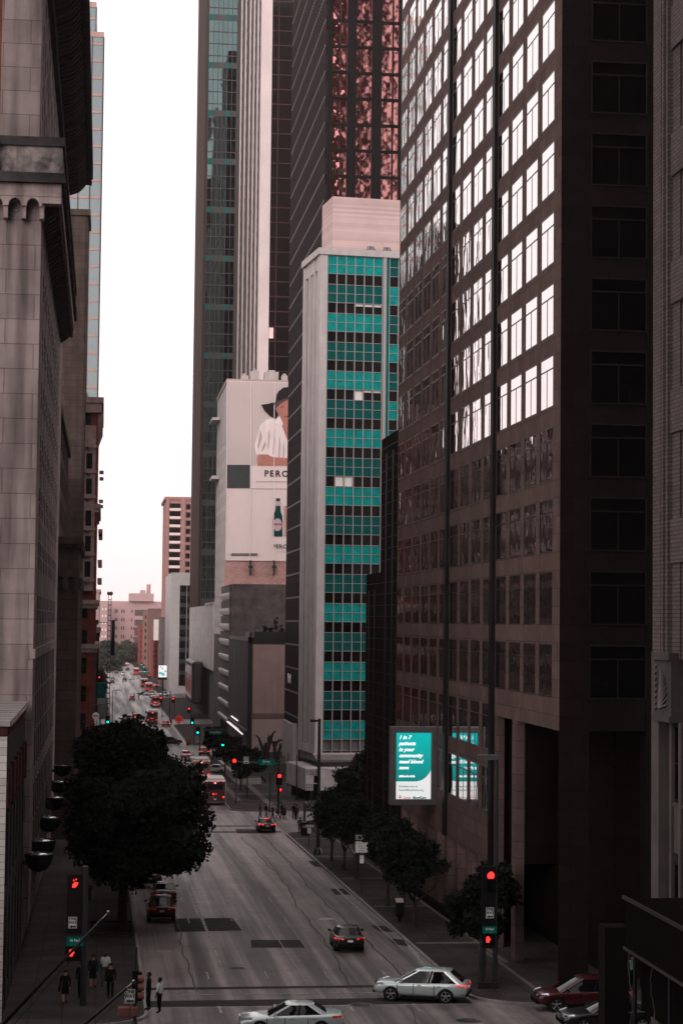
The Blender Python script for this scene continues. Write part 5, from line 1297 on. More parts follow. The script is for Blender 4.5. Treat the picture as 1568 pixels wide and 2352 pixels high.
# ---- buses
def bus(p, rz, rearcol, label, roofcol, sidecol):
    t = thing('city_bus', label, 'bus', p, rz, 'city buses heading away'); W = 1.3; Lh = 6.0; H = 3.05
    mb = MB(); mb.box(-W,W,-Lh+.06,Lh,.35,H,0); mb.build('body', [sidecol], t, bevel=.12)
    mb = MB(); mb.box(-W+.03,W-.03,-Lh,-Lh+.1,.42,H-.08,0); rp = mb.build('rear_panel', rearcol, t, bevel=.05)
    mb = MB(); mb.box(-W+.30,W-.12,-Lh+.3,-1.0,H,H+.42); mb.build('roof_pod', roofcol, t, bevel=.14)
    mb = MB(); mb.box(-W-.0,W,-Lh+.2,Lh-.2,H-.02,H+.03); mb.build('roof', roofcol, t)
    mb = MB(); mb.box(-.92,.92,-Lh-.02,-Lh+.02,1.95,2.62); mb.build('rear_window', m_glassd, t)
    for s in (-1,1): mb = MB(); mb.box(s*W-.015,s*W+.015,-Lh+1.2,Lh-.8,1.5,2.55); mb.build('side_windows', m_carglass, t)
    mb = MB(); mb.box(-.19,.19,-Lh-.05,-Lh,2.62,2.9); dd = mb.build('route_display', m_signk, t)
    text_mesh('09', .26, M('route_digits',(.5,.1,.1),.5,var=0,emit=(1,.25,.2),es=3), dd, (0,-Lh-.06,2.76), world=False, offset=.012)
    for x_ in (-1.1,1.1):
        mb = MB(); mb.cyl((x_*.95,-Lh-.05,1.05),(x_*.95,-Lh+.02,1.05),.11,n=12); mb.build('taillight', m_red, t)
    mb = MB(); mb.cyl((-.2,-Lh-.05,1.42),(-.2,-Lh+.02,1.42),.10,n=12); mb.build('brake_light', m_red, t)
    mb = MB(); mb.cyl((.15,-Lh-.05,1.42),(.15,-Lh+.02,1.42),.05,n=10)
    for x_ in (-1.05,-.3,.3,1.05): mb.cyl((x_,-Lh-.05,2.95),(x_,-Lh+.02,2.95),.045,n=8)
    mb.build('marker_light', m_red, t)
    mb = MB(); mb.box(-W+.05,W-.05,-Lh-.08,-Lh+.1,.30,.52); mb.build('bumper', m_rubber, t)
    mb = MB()
    for k in range(15): mb.box(-1.2+k*.165,-1.12+k*.165,-Lh-.09,-Lh-.08,.40,.46)
    mb.build('reflector_strip', m_signw, t)
    mb = MB(); mb.box(-.16,.16,-Lh-.02,-Lh,.72,.86); mb.build('number_plate', m_signw, t)
    mb = MB()
    for k in range(4): mb.box(-.9+k*.22,-.76+k*.22,-Lh-.012,-Lh,1.0,1.15)
    mb.prism([(-.82,-Lh-.012,1.45),(-.62,-Lh-.012,1.6),(-.82,-Lh-.012,1.75),(-1.02,-Lh-.012,1.6)], (0,.012,0)); mb.build('emblem', m_grey, t)
    for yy in (Lh-2.6,-Lh+2.9):
        for s in (-1,1):
            mb = MB(); mb.cyl((s*(W-.28),yy,.5),(s*(W+.02),yy,.5),.5,n=20); wh = mb.build('wheel', m_rubber, t)
            mb = MB(); mb.cyl((s*(W-.0),yy,.5),(s*(W+.035),yy,.5),.28,n=14); mb.build('rim', m_rim, wh)
    mb = MB(); mb.box(-W-.25,-W-.02,Lh-.4,Lh-.3,2.2,2.7); mb.build('mirror', m_dark, t)
    return t
m_busr = M('bus_dark_red', (.055,.014,.014), .35, var=.05, coat=.4); m_busp = M('bus_dusty_pink', (.28,.17,.16), .4, var=.05, coat=.3); m_busw = M('bus_white', (.62,.58,.57), .35, var=.04, coat=.3); m_bust = M('bus_red', (.22,.03,.03), .4, var=.05, coat=.3)
for (x_,y_,rc,rf,sc,lb) in ((493.5,1851,m_busr,m_busw,m_busw,'dark red rear of the nearest city bus standing beyond the crossing'),(463,1795,m_busp,m_busw,m_busw,'dusty pink rear of the second city bus, ahead of the dark red one'),
   (350,1664,m_busr,m_busw,m_busr,'dark red bus alone in the middle lanes, white roof'),(357,1624,m_busp,m_busw,m_bust,'red and white bus just before the far crossing'),
   (342,1590,m_bust,m_busw,m_bust,'red sided bus beyond the far crossing, nearer of two in line'),(332,1579,m_bust,m_busw,m_bust,'red sided bus beyond the far crossing, farther of two in line'),(313,1551,m_bust,m_busw,m_bust,'small red bus far up the street near the distant trees')):
    p = at(x_,y_); yy = p.y+6; b_ = bus((p.x,yy,g(yy)), 0, rc, lb, rf, sc); b_.rotation_euler.x = math.atan((g(yy+6)-g(yy-6))/12)

# ================================================================== PEOPLE
def limb(a, b, f): return a+(b-a)*f
def person(p, rz, label, h=1.74, pose='walk', top=m_black, legs=m_black, skin=m_skin, skirt=False, longhair=False, cap=None, sleeves=False, bag=False, ph=1, group=None):
    t = thing('person', label, 'person', p, rz, group); s = h/1.74
    # joints, facing +Y
    sw = {'walk':.15,'stand':.03,'sit':0}[pose]*ph
    J = {}
    J['pel'] = (0,0,.93); J['wst'] = (0,.01,1.08); J['chest'] = (0,.0,1.30); J['neck'] = (0,.0,1.47); J['hd0'] = (0,.015,1.545); J['hd1'] = (0,.02,1.64)
    for q in (-1,1):
        J['hip%d'%q] = (q*.095,0,.90); k = sw*q
        if pose == 'sit':
            J['knee%d'%q] = (q*.12,.44,.92); J['ank%d'%q] = (q*.12,.46,.50); J['toe%d'%q] = (q*.12,.64,.45)
        else:
            J['knee%d'%q] = (q*.10,k*.55+.03,.50); J['ank%d'%q] = (q*.10,k*1.15-.02,.09+(.03 if k < 0 else 0)); J['toe%d'%q] = (q*.115,k*1.15+.15,.035)
        J['sh%d'%q] = (q*.185,-.01,1.42)
        if pose == 'sit': J['elb%d'%q] = (q*.24,.05,1.14); J['wr%d'%q] = (q*.14,.30,1.05)
        else: J['elb%d'%q] = (q*.245,-k*.45-.02,1.13); J['wr%d'%q] = (q*.235,-k*.75+.05,.88)
        w_ = Vector(J['wr%d'%q]); e_ = Vector(J['elb%d'%q]); J['hand%d'%q] = tuple(w_+(w_-e_).normalized()*.07)
    rad = dict(pel=(.175,.125),wst=(.16,.115),chest=(.19,.13),neck=(.055,.055),hd0=(.070,.078),hd1=(.078,.092))
    for q in (-1,1): rad.update({'hip%d'%q:(.105,.105),'knee%d'%q:(.075,.078),'ank%d'%q:(.055,.058),'toe%d'%q:(.04,.03),'sh%d'%q:(.075,.072),'elb%d'%q:(.055,.055),'wr%d'%q:(.026,.03),'hand%d'%q:(.034,.02)})
    E = [('pel','wst'),('wst','chest'),('chest','neck'),('neck','hd0'),('hd0','hd1')]
    for q in (-1,1): E += [('pel','hip%d'%q),('hip%d'%q,'knee%d'%q),('knee%d'%q,'ank%d'%q),('ank%d'%q,'toe%d'%q),('chest','sh%d'%q),('sh%d'%q,'elb%d'%q),('elb%d'%q,'wr%d'%q),('wr%d'%q,'hand%d'%q)]
    names = list(J); me = bpy.data.meshes.new('b'); me.from_pydata([J[n] for n in names], [(names.index(a),names.index(b)) for a,b in E], [])
    o = bpy.data.objects.new('tmp', me); COL.objects.link(o); md = o.modifiers.new('sk','SKIN')
    for i, n in enumerate(names):
        sv = me.skin_vertices[0].data[i]; sv.radius = rad[n]; sv.use_root = (n == 'pel')
    o.modifiers.new('ss','SUBSURF').levels = 1; o.modifiers['ss'].render_levels = 1
    r = eval_mesh(o); bpy.data.objects.remove(o)
    segs = [(n1,n2) for n1,n2 in E]
    r.materials.clear()
    for mm in (skin, top, legs, m_shoe): r.materials.append(mm)
    def near(c):
        best = None; bd = 9
        for a,b in segs:
            A = Vector(J[a]); B_ = Vector(J[b]); ab = B_-A; f = max(0,min(1,(c-A).dot(ab)/ab.length_squared)); d = (c-(A+ab*f)).length/(max(rad[a][0],.04))
            if d < bd: bd = d; best = (a,b)
        return best
    for pl in r.polygons:
        pl.use_smooth = True; a,b = near(pl.center); z = pl.center.z
        if b in ('hd0','hd1') or (b == 'neck' and z > 1.46): k = 0
        elif a.startswith('ank') : k = 3
        elif a.startswith(('hip','knee')) or (a == 'pel' and b.startswith('hip')): k = 0 if (skirt and z < .52) else 2
        elif a.startswith('wr'): k = 0
        elif a.startswith('elb'): k = 0 if sleeves else 1
        else: k = 1 if z > .96 else 2
        pl.material_index = k
    # face and fingers joined to the body surface
    bm = bmesh.new(); bm.from_mesh(r)
    def blob(c, rr, sc=(1,1,1), mi=0):
        q = bmesh.ops.create_icosphere(bm, subdivisions=1, radius=rr); 
        for v in q['verts']: v.co = Vector((v.co.x*sc[0],v.co.y*sc[1],v.co.z*sc[2]))+Vector(c)
        for f in {f for v in q['verts'] for f in v.link_faces}: f.material_index = mi; f.smooth = True
    blob((0,.105,1.60),.018,(.8,1.2,1.3)); blob((-.035,.092,1.625),.012,mi=3); blob((.035,.092,1.625),.012,mi=3); blob((0,.098,1.555),.016,(1.6,.5,.4),3); blob((.083,.01,1.60),.025,(.4,.8,1.2)); blob((-.083,.01,1.60),.025,(.4,.8,1.2))
    for q in (-1,1):
        w_ = Vector(J['hand%d'%q]); e_ = Vector(J['elb%d'%q]); d = (w_-e_).normalized(); sd_ = Vector((0,1,0)) if abs(d.y) < .9 else Vector((1,0,0)); sd_ = (sd_-d*sd_.dot(d)).normalized()
        for f, l in ((-.026,.055),(-.009,.068),(.009,.066),(.026,.058),(.04,.04)):
            base = w_+sd_*f*1.0-d*(.03 if l == .04 else 0); tip = base+d*l+Vector((-q*.02,0,0)); mid = (base+tip)/2+Vector((q*.006,0,0))
            rm = Matrix.Translation(mid) @ (tip-base).to_track_quat('Z','Y').to_matrix().to_4x4()
            bmesh.ops.create_cone(bm, cap_ends=True, segments=5, radius1=.0095, radius2=.007, depth=l*1.15, matrix=rm)
    for v in bm.verts: v.co *= s
    bm.to_mesh(r); bm.free()
    o = link_mesh('body', r, t)
    if pose == 'sit': o.location = (0,0,-.42*s)
    dz = Vector((0,0,-.42*s if pose == 'sit' else 0))
    mb = MB()
    if longhair: mb.lathe((0,-.01*s,0), [(.02*s,1.745*s),(.075*s,1.73*s),(.105*s,1.66*s),(.11*s,1.56*s),(.12*s,1.44*s),(.10*s,1.36*s)], 14, a0=R(150), a1=R(390))
    else: mb.lathe((0,-.012*s,0), [(.01*s,1.742*s),(.065*s,1.73*s),(.096*s,1.68*s),(.099*s,1.62*s),(.088*s,1.57*s)], 14, a0=R(160), a1=R(380))
    mb.lathe((0,-.005*s,0), [(.01*s,1.745*s),(.06*s,1.73*s),(.093*s,1.68*s)], 14)
    hh = mb.build('hair', m_hair, t); hh.location = dz
    if skirt:
        mb = MB(); mb.lathe((0,0,0), [(.14*s,1.02*s),(.18*s,.9*s),(.20*s,.7*s),(.19*s,.52*s)], 16); mb.build('skirt', legs, t).location = dz
    if cap: mb = MB(); mb.lathe((0,0,0), [(.01,1.76*s),(.08,1.745*s),(.104,1.70*s),(.105,1.67*s)], 14); mb.box(-.07,.07,.06,.2,1.665*s,1.68*s); mb.build('cap', cap, t)
    if bag: mb = MB(); mb.box(.24,.34,-.16,.16,.62,.86); mb.cyl((.29,-.1,.86),(.27,.03,1.0),.01,n=5); mb.cyl((.29,.1,.86),(.27,.03,1.0),.01,n=5); mb.build('bag', m_black, t)
    return t
c_navy = M('cloth_navy', (.012,.014,.02), .9); c_black = M('cloth_black', (.007,.007,.007), .9, var=0); c_white = M('cloth_white', (.42,.45,.45), .9); c_khaki = M('cloth_khaki', (.10,.085,.075), .9); c_grey = M('cloth_grey', (.05,.05,.052), .9)
c_blue = M('cloth_pale_blue', (.16,.20,.21), .9); c_maroon = M('cloth_maroon', (.05,.015,.015), .9)
def PG(x, y): p = G(x, y, .15); return p
grp = 'people waiting and walking on the left pavement'
for a in ((149,2306,R(185),'woman in dark skirt carrying a bag, leftmost on the left pavement',dict(pose='walk',top=c_black,legs=c_black,skirt=True,bag=True,h=1.65)),
          (186,2292,R(180),'man in dark suit half hidden behind the signal post on the left pavement',dict(pose='walk',top=c_black,legs=c_black,h=1.8)),
          (213,2270,R(175),'long haired woman in open jacket over pale blouse on the left pavement',dict(pose='walk',top=c_navy,legs=c_black,longhair=True,skirt=True,h=1.72)),
          (241,2266,R(170),'man in loose white shirt and cap on the left pavement',dict(pose='walk',top=c_white,legs=c_grey,cap=c_grey,sleeves=True,h=1.8,skin=m_skind)),
          (253,2295,R(180),'man in dark suit and tie walking in front of the man in the white shirt',dict(pose='walk',top=c_black,legs=c_black,h=1.78,ph=-1)),
          (341,2322,R(100),'heavy man in dark shirt standing sideways at the left kerb corner',dict(pose='stand',top=c_black,legs=c_black,h=1.86,skin=m_skind)),
          (366,2329,R(60),'man in white shirt sleeves standing at the left kerb corner',dict(pose='stand',top=c_white,legs=c_black,sleeves=True,h=1.74,skin=m_skind))):
    person(PG(a[0],a[1]), a[2], a[3], group=grp, **a[4])
grp = 'people crossing at the second junction'
for a in ((597,1880,R(-90),'man in black top and pale trousers, leftmost of the people crossing',dict(top=c_black,legs=c_khaki)),
          (611,1878,R(-80),'person in black shirt and light trousers crossing second from the left',dict(top=c_black,legs=c_khaki,ph=-1)),
          (626,1880,R(-100),'person in dark clothes striding in the middle of the crossing group',dict(top=c_navy,legs=c_black,h=1.68)),
          (638,1878,R(-85),'smaller person in pale jacket behind the signal post at the crossing',dict(top=c_grey,legs=c_black,h=1.6,longhair=True)),
          (647,1878,R(-90),'tall man in black coat at the right of the crossing group',dict(top=c_black,legs=c_black,h=1.86,ph=-1)),
          (653,1880,R(-95),'person in long dark coat, rightmost of the crossing group',dict(top=c_black,legs=c_black,skirt=True,h=1.7)),
          (675,1880,R(-20),'man in black standing near the planter right of the crossing',dict(pose='stand',top=c_black,legs=c_black,h=1.8)),
          (681,1881,R(20),'person in dark maroon top standing beside the man in black',dict(pose='stand',top=c_maroon,legs=c_black,h=1.72)),
          (689,1917,R(0),'man in grey shirt walking up the right pavement by the turn sign',dict(top=c_grey,legs=c_navy,h=1.76))):
    p = PG(a[0],a[1]); p.z = g(p.y)+(.15 if p.x > 19.1 and p.y < 205 else (.15 if p.y > 234 and p.x > 15.6 else 0)); person(p, a[2], a[3], group=grp, **a[4])
p = PG(601,1799); person((p.x,p.y,p.z+.0), R(-80), 'person sitting on the low wall end beside the plaza steps', pose='sit', top=c_black, legs=c_black)
person((P(1451,2200,102.5).x,102.5,g(102.5)+.15), R(200), 'person in pale shirt standing in the dark arcade at the lower right', pose='stand', top=c_blue, legs=c_black)
for (x_,y_,lb) in ((318,1605,'tiny figure crossing the far street, right of the braking crossover'),(308,1600,'tiny figure on the far crossing behind the braking crossover')):
    p = G(x_,y_); person(p, R(-90), lb, top=c_black, legs=c_black)
p = G(288,1567); person(p, R(90), 'tiny figure in the road beside the far black car', top=c_black, legs=c_black)
p = PG(226,1662); person((-.2,p.y,g(p.y)+.15), R(180), 'dark figure on the far left pavement beside the vertical sign', top=c_black, legs=c_black, pose='stand')
p = PG(393,1668); person(p, R(0), 'dark figure on the right pavement beyond the orange sign', top=c_black, legs=c_black)
# ================================================================== STREET FURNITURE
def lens(mb, c, r=.15): mb.cyl((c[0],c[1]-.02,c[2]),(c[0],c[1]+.02,c[2]),r,n=16)
def signal_head(parent, x, z, lit, y=0.0, back=True, w=.36, rr=.15, rz=0, name='signal_head'):
    # three lamp head facing -Y; lit 0 red, 2 green
    mb = MB(); mb.box(x-w/2,x+w/2,y,y+.22,z-.55,z+.55)
    if back: mb.box(x-w/2-.15,x+w/2+.15,y+.09,y+.12,z-.72,z+.72)
    for k in range(3):
        zc = z+.36-.36*k
        mb.lathe((x,y,zc),[(rr+.03,0)],12)
        for j in range(8):                               # visor
            a0 = math.pi*(j/8)*1.3-.45; a1 = math.pi*((j+1)/8)*1.3-.45; r_ = rr+.025
            mb.add([(x+math.cos(a0)*r_,y-.24,zc+math.sin(a0)*r_),(x+math.cos(a1)*r_,y-.24,zc+math.sin(a1)*r_),(x+math.cos(a1)*r_,y,zc+math.sin(a1)*r_),(x+math.cos(a0)*r_,y,zc+math.sin(a0)*r_)],[(0,1,2,3)])
    hd = mb.build(name, m_black, parent)
    for k in range(3):
        zc = z+.36-.36*k; mb = MB(); mb.cyl((x,y-.03,zc),(x,y+.0,zc),rr,n=16)
        mm = (m_red if k == 0 else m_green) if lit == k else (m_redoff if False else m_greenoff)
        mb.build('lens', mm, hd)
    return hd
def hand_signal(parent, x, z, y=0.0, lit=True, s=1.0):
    mb = MB(); mb.box(x-.23*s,x+.23*s,y,y+.2,z-.23*s,z+.23*s); mb.box(x-.25*s,x+.25*s,y-.12,y,z+.22*s,z+.25*s); mb.box(x-.25*s,x-.23*s,y-.12,y,z-.2*s,z+.22*s); mb.box(x+.23*s,x+.25*s,y-.12,y,z-.2*s,z+.22*s)
    hd = mb.build('walk_signal', m_black, parent)
    if lit:
        mb = MB(); u = s*.17
        mb.box(x-.55*u,x+.45*u,y-.02,y-.005,z-u,z+.1*u)
        for k, l in enumerate((.75,.95,1.0,.85)): mb.box(x-.55*u+k*.27*u,x-.35*u+k*.27*u,y-.02,y-.005,z+.1*u,z+l*u)
        mb.prism([(x+.45*u,y-.02,z-.6*u),(x+.95*u,y-.02,z+.15*u),(x+.80*u,y-.02,z+.3*u),(x+.45*u,y-.02,z-.1*u)],(0,.015,0))
        mb.build('hand_symbol', m_red, hd)
    return hd
def plate(parent, x, z, w, h, y, mat, edge=None, name='sign_plate'):
    mb = MB(); mb.box(x-w/2,x+w/2,y,y+.02,z-h/2,z+h/2,0)
    if edge:
        e = .02
        for (a,b,c,d) in ((x-w/2+e,x+w/2-e,z+h/2-2*e,z+h/2-e),(x-w/2+e,x+w/2-e,z-h/2+e,z-h/2+2*e),(x-w/2+e,x-w/2+2*e,z-h/2+2*e,z+h/2-2*e),(x+w/2-2*e,x+w/2-e,z-h/2+2*e,z+h/2-2*e)): mb.box(a,b,y-.004,y,c,d,1)
    return mb.build(name, [mat, edge or mat], parent)
def arrow(parent, x, z, w, y, left=True):
    s = -1 if left else 1; mb = MB(); h = w*.26
    pts = [(x+s*w/2,z),(x+s*w*.12,z+h),(x+s*w*.12,z+h*.42),(x-s*w/2,z+h*.42),(x-s*w/2,z-h*.42),(x+s*w*.12,z-h*.42),(x+s*w*.12,z-h)]
    mb.prism([(a,y,b) for a,b in pts],(0,.006,0)); mb.build('arrow', m_signk, parent)
def one_way(parent, x, z, s=1.0, y=-.14, left=True):
    w, h = .46*s, .61*s; pl = plate(parent, x, z, w, h, y, m_signw, m_signk, name='one_way_sign')
    text_mesh('ONE\nWAY', .205*s, m_signk, pl, (x,y-.006,z+.10*s), world=False, offset=.008, sx=.95, depth=.002, lead=.92)
    arrow(pl, x, z-.20*s, .34*s, y-.012, left); return pl
def name_sign(parent, x, z, s, big, small, w=.9, h=.42, y=-.14):
    pl = plate(parent, x, z, w, h, y, m_signg, name='street_name_sign'); mt = M('sign_letter', (.55,.6,.58), .5, var=0)
    text_mesh(big, s, mt, pl, (x,y-.006,z+h*.12), world=False, offset=.004, depth=.002, sx=.95)
    if small: text_mesh(small, s*.5, M('sign_letter_dim', (.1,.35,.3), .5, var=0), pl, (x,y-.006,z-h*.32), world=False, depth=.002)
    return pl
def post(parent, h, r=.09, x=0, base=True, name='pole', z0=0, rt=None):
    mb = MB(); mb.cyl((x,0,z0),(x,0,h),r,rt or r*.85,10)
    if base: mb.lathe((x,0,0),[(r*2.2,0),(r*2.2,.1),(r*1.5,.35),(r,.5)],12)
    return mb.build(name, m_dark, parent)

# near right corner signal
p = G(1120,2272,.15); t = thing('traffic_signal', 'signal post with red lamp, one way and green street name signs at the right corner', 'traffic signal', p)
k = 103.0/F*1.0; k = p.y/F
hz = lambda y_: (2272-y_)*k
m_box = M('signal_cabinet', (.010,.010,.010), .5, var=0)
mb = MB(); mb.cyl((-.33,.1,0),(-.33,.1,hz(2160)),.13,.12,12); mb.box(-.5,-.16,-.1,.3,0,.35); mb.build('pole', m_dark, t)
mb = MB(); mb.cyl((.38,.1,0),(.38,.1,hz(1990)),.13,.11,12); mb.cyl((.43,.1,hz(1990)),(.43,.1,hz(1738)),.10,.08,12); mb.box(.2,.56,-.1,.3,0,.35); mb.box(-.2,.2,0,.2,.05,.3); lp = mb.build('lamp_pole', m_dark, t)
mb = MB(); mb.box(-.62,.46,-.12,.3,hz(1746),hz(1735)); mb.build('lamp_head', M('lamp_head_metal', (.10,.095,.095), .4, metal=.4, var=.1), t)
mb = MB(); mb.box(-.34,.40,-.02,.25,hz(2180),hz(1992)); mb.build('backplate', m_box, t)
signal_head(t, .10, hz(2028), 0, y=-.06, back=False, w=.62, rr=.2)
one_way(t, .06, hz(2098), .92, -.12); name_sign(t, .06, hz(2137), .17, 'St Paul', 'St    300 N', w=.76, h=.36, y=-.12); hand_signal(t, -.02, hz(2158)-.02, -.05, s=.9)
# small red glints of the cross-street signal
p2 = P(1130,1792,112); 
# near left signal
p = G(185,2311,.15); t = thing('traffic_signal', 'dark signal stack with red arrow, one way and street name signs on the left pavement', 'traffic signal', p)
k = p.y/F; hz = lambda y_: (2311-y_)*k; X_ = lambda x_: (x_-191)*k
mb = MB(); mb.cyl((.12,.08,0),(.12,.08,hz(2000)),.17,.15,12); mb.build('pole', m_dark, t)
mb = MB(); mb.box(X_(157),X_(200),-.02,.25,hz(2150),hz(2018)); mb.box(X_(155),X_(199),-.02,.25,hz(2212),hz(2178)); mb.build('backplate', m_box, t)
mb = MB(); mb.box(X_(200),X_(211),.1,.5,hz(2077),hz(2050)); mb.box(X_(201),X_(213),.1,.5,hz(2053),hz(2043)); mb.build('side_signal', m_black, t)
mb = MB(); c_ = (X_(175),-.08,hz(2040)); s_ = .16
mb.prism([(c_[0]-s_,c_[1],c_[2]-s_*.9),(c_[0]-s_*.9,c_[1],c_[2]),(c_[0]-s_*.1,c_[1],c_[2]+s_*.7),(c_[0]+s_*.8,c_[1],c_[2]+s_*.5),(c_[0]+s_*.5,c_[1],c_[2]-s_*.3),(c_[0]-s_*.2,c_[1],c_[2]-s_)],(0,.02,0)); lens(mb,(c_[0]-.09,c_[1],c_[2]+.2),.03); lens(mb,(c_[0]+.03,c_[1],c_[2]+.25),.03); mb.build('red_lens', m_red, t)
one_way(t, X_(170), hz(2125), .92, -.14); name_sign(t, X_(176), hz(2167), .19, 'St Paul', 'St    300 N', w=.84, h=.46, y=-.14); hand_signal(t, X_(168), hz(2192), -.1, s=1.0)
# bottom left signal seen from the side
p = Vector((P(311,2300,92).x,92,g(92)+.15)); t = thing('traffic_signal', 'side-on signal with three pink lamp housings and one way sign at the bottom left', 'traffic signal', p)
k = 92/F; yb = proj(p)[1]; hz = lambda y_: (yb-y_)*k; X_ = lambda x_: (x_-316)*k
m_salmon = M('signal_yellow_faded', (.17,.075,.06), .4, var=.1)
post(t, hz(2182), .09, x=-.02)
mb = MB(); mb.box(X_(308),X_(321),-.1,.12,hz(2305),hz(2235)); mb.box(X_(321),X_(330),-.05,.1,hz(2302),hz(2238)); hb = mb.build('signal_head', m_black, t)
for y_ in (2252,2271,2290): mb = MB(); mb.cyl((X_(321),-.05,hz(y_)),(X_(335),-.05,hz(y_)),.17,.17,12); mb.build('visor', m_salmon, hb)
one_way(t, X_(303), hz(2290), 1.05, -.2)
for (a,b) in ((277,304),(306,321)): mb = MB(); mb.box(X_(a),X_(b),-.25,.1,hz(2336),hz(2314)); mb.build('walk_signal', m_salmon, t, bevel=.06)
mb = MB(); mb.cyl((X_(303),-.05,hz(2320)),(X_(311),-.02,hz(2320)),.04); mb.cyl((-.02,0,hz(2183)),(.02,-.25,hz(2179)),.03,.01,6); mb.build('bracket', m_dark, t)
# flagpoles from the unseen building on the near left corner
t0 = thing('corner_shop_building', 'low dark stone building just outside the left edge that carries the flagpoles', 'building', (-5.2,50,g(50)))
mb = MB(); mb.box(-30,-5.2,42,76,g(42)-.3,-8,0); mb.box(-30,-5.0,41.8,76.2,-8,-7.4,0); mb.build('wall', m_limed, t0, world=True)
for (tx,ty,bx,by,Y,lb) in ((249,2096,106,2249,70,'upper dark flagpole without flag reaching over the left pavement'),(425.6-114,1722+.3661*1440+3,315-114.8+0,2352,62,'lower dark flagpole without flag crossing the bottom left')):
    if 'lower' in lb: tx, ty, bx, by = 307, 2256, 200, 2349
    tp = P(tx,ty,Y); d_ = (P(bx,by,Y)-tp); f_ = (-5.2-tp.x)/d_.x; bp_ = tp+d_*f_
    t = thing('flagpole', lb, 'flagpole', bp_, 0, 'angled flagpoles over the left pavement'); d = tp-bp_
    mb = MB(); mb.cyl((0,0,0), d*.965, .075, .05, 10); mb.build('pole', m_dark, t)
    mb = MB(); mb.lathe(tuple(d), [(.01,.07),(.05,.05),(.07,0),(.05,-.05),(.01,-.07)], 12); mb.cyl(d*.965,d,.02,n=6); mb.build('finial', M('finial_brass', (.25,.22,.2), .25, metal=.9, var=0), t)
    mb = MB(); mb.cyl(d*.96+Vector((.05,0,-.15)), d*.4+Vector((0.1,0,-.3)), .012, n=4); mb.build('halyard', m_dark, t)
# street lamp and signs by the second junction
p = G(730,1963,.15); t = thing('street_lamp', 'tall dark street lamp with short arm left of the teal building', 'street lamp', p); k = p.y/F; hz = lambda y_: (1963-y_)*k; X_ = lambda x_: (x_-730)*k
mb = MB(); mb.cyl((0,0,0),(0,0,hz(1653)),.2,.13,12); mb.lathe((0,0,0),[(.42,0),(.42,.1),(.3,.5),(.2,.6)],12); mb.build('pole', m_dark, t)
mb = MB(); mb.box(X_(709),.0,-.15,.15,hz(1660),hz(1656)); mb.build('lamp_arm', m_dark, t)
mb = MB(); mb.box(X_(709),X_(721),-.2,.2,hz(1661),hz(1655)); mb.build('lamp_head', m_dark, t)
mb = MB(); mb.box(X_(719),X_(727),-.2,.2,hz(1800),hz(1784)); mb.box(X_(718),X_(727),-.1,.3,hz(1828),hz(1803)); mb.build('signal_head', m_black, t)
plate(t, X_(730), hz(1866), .55, .55, -.25, M('sign_pink', (.42,.30,.28), .5, var=.1)); 
p = G(709,1947,.15); t = thing('road_sign', 'white right turn only sign with a parking sign below on the right pavement', 'sign', p); k = p.y/F; hz = lambda y_: (1947-y_)*k
post(t, hz(1860), .04, base=False)
pl = plate(t, .05, hz(1876), .80, .92, -.06, m_signw, m_signk)
mb = MB(); pts = []
for j in range(9): a_ = math.pi-(j/8)*math.pi/2; pts.append((.12+.32*math.cos(a_)-.0, hz(1876)-.12+.32*math.sin(a_)))
inner = [(.12+.20*math.cos(math.pi-(j/8)*math.pi/2), hz(1876)-.12+.20*math.sin(math.pi-(j/8)*math.pi/2)) for j in range(9)]
for j in range(8): a,b,c,d = pts[j],pts[j+1],inner[j+1],inner[j]; mb.prism([(a[0],-.075,a[1]),(b[0],-.075,b[1]),(c[0],-.075,c[1]),(d[0],-.075,d[1])],(0,.012,0))
zc = hz(1876)-.12+.26; mb.prism([(.12,-.075,zc+.15),(.36,-.075,zc),(.12,-.075,zc-.15)],(0,.012,0)); mb.build('arrow', m_signk, pl)
text_mesh('ONLY', .24, m_signk, pl, (.05,-.075,hz(1889)+.02), world=False, offset=.012, depth=.002)
pl = plate(t, .05, hz(1862)+.15, .8, .16, -.06, m_signk); text_mesh('RIGHT LANE', .11, m_signw, pl, (.05,-.07,hz(1862)+.15), world=False, depth=.002)
pl = plate(t, .05, hz(1897)-.06, .8, .26, -.06, m_signw, m_signk); text_mesh('EXCEPT BUSES', .10, m_signk, pl, (.05,-.075,hz(1897)-.06), world=False, depth=.002)
pl = plate(t, .02, hz(1909), .34, .52, -.06, m_signw, None); plate(t, .02, hz(1855)+.2, .3, .3, -.06, M('sign_dull_red', (.12,.03,.03), .5))
p = G(829,2049,.15); t = thing('road_sign', 'tall diamond lane sign with black header, partly behind tree leaves', 'sign', p); k = p.y/F; hz = lambda y_: (2049-y_)*k
post(t, hz(1918), .05, base=True)
pl = plate(t, .0, hz(1947), .98, .85, -.07, m_signw, m_signk); text_mesh('BUSES AND\nRIGHT\nTURNS\nONLY', .19, m_signk, pl, (0,-.085,hz(1947)), world=False, depth=.002, lead=.95)
pl = plate(t, .0, hz(1925), .98, .40, -.07, m_signk, m_signw); mb = MB(); zc = hz(1925)
for s_ in (0,): mb.prism([(-.32,-.085,zc-.15),(-.24,-.085,zc),(-.32,-.085,zc+.15),(-.40,-.085,zc)],(0,.006,0),0); mb.prism([(-.32,-.09,zc-.10),(-.27,-.09,zc),(-.32,-.09,zc+.10),(-.37,-.09,zc)],(0,.004,0),1)
mb.build('diamond', [m_signw, m_signk], pl); text_mesh('RIGHT\nLANE', .12, m_signw, pl, (.1,-.085,zc), world=False, depth=.002)
pl = plate(t, .02, hz(1975), .31, .60, -.07, m_signw, None); mb = MB()
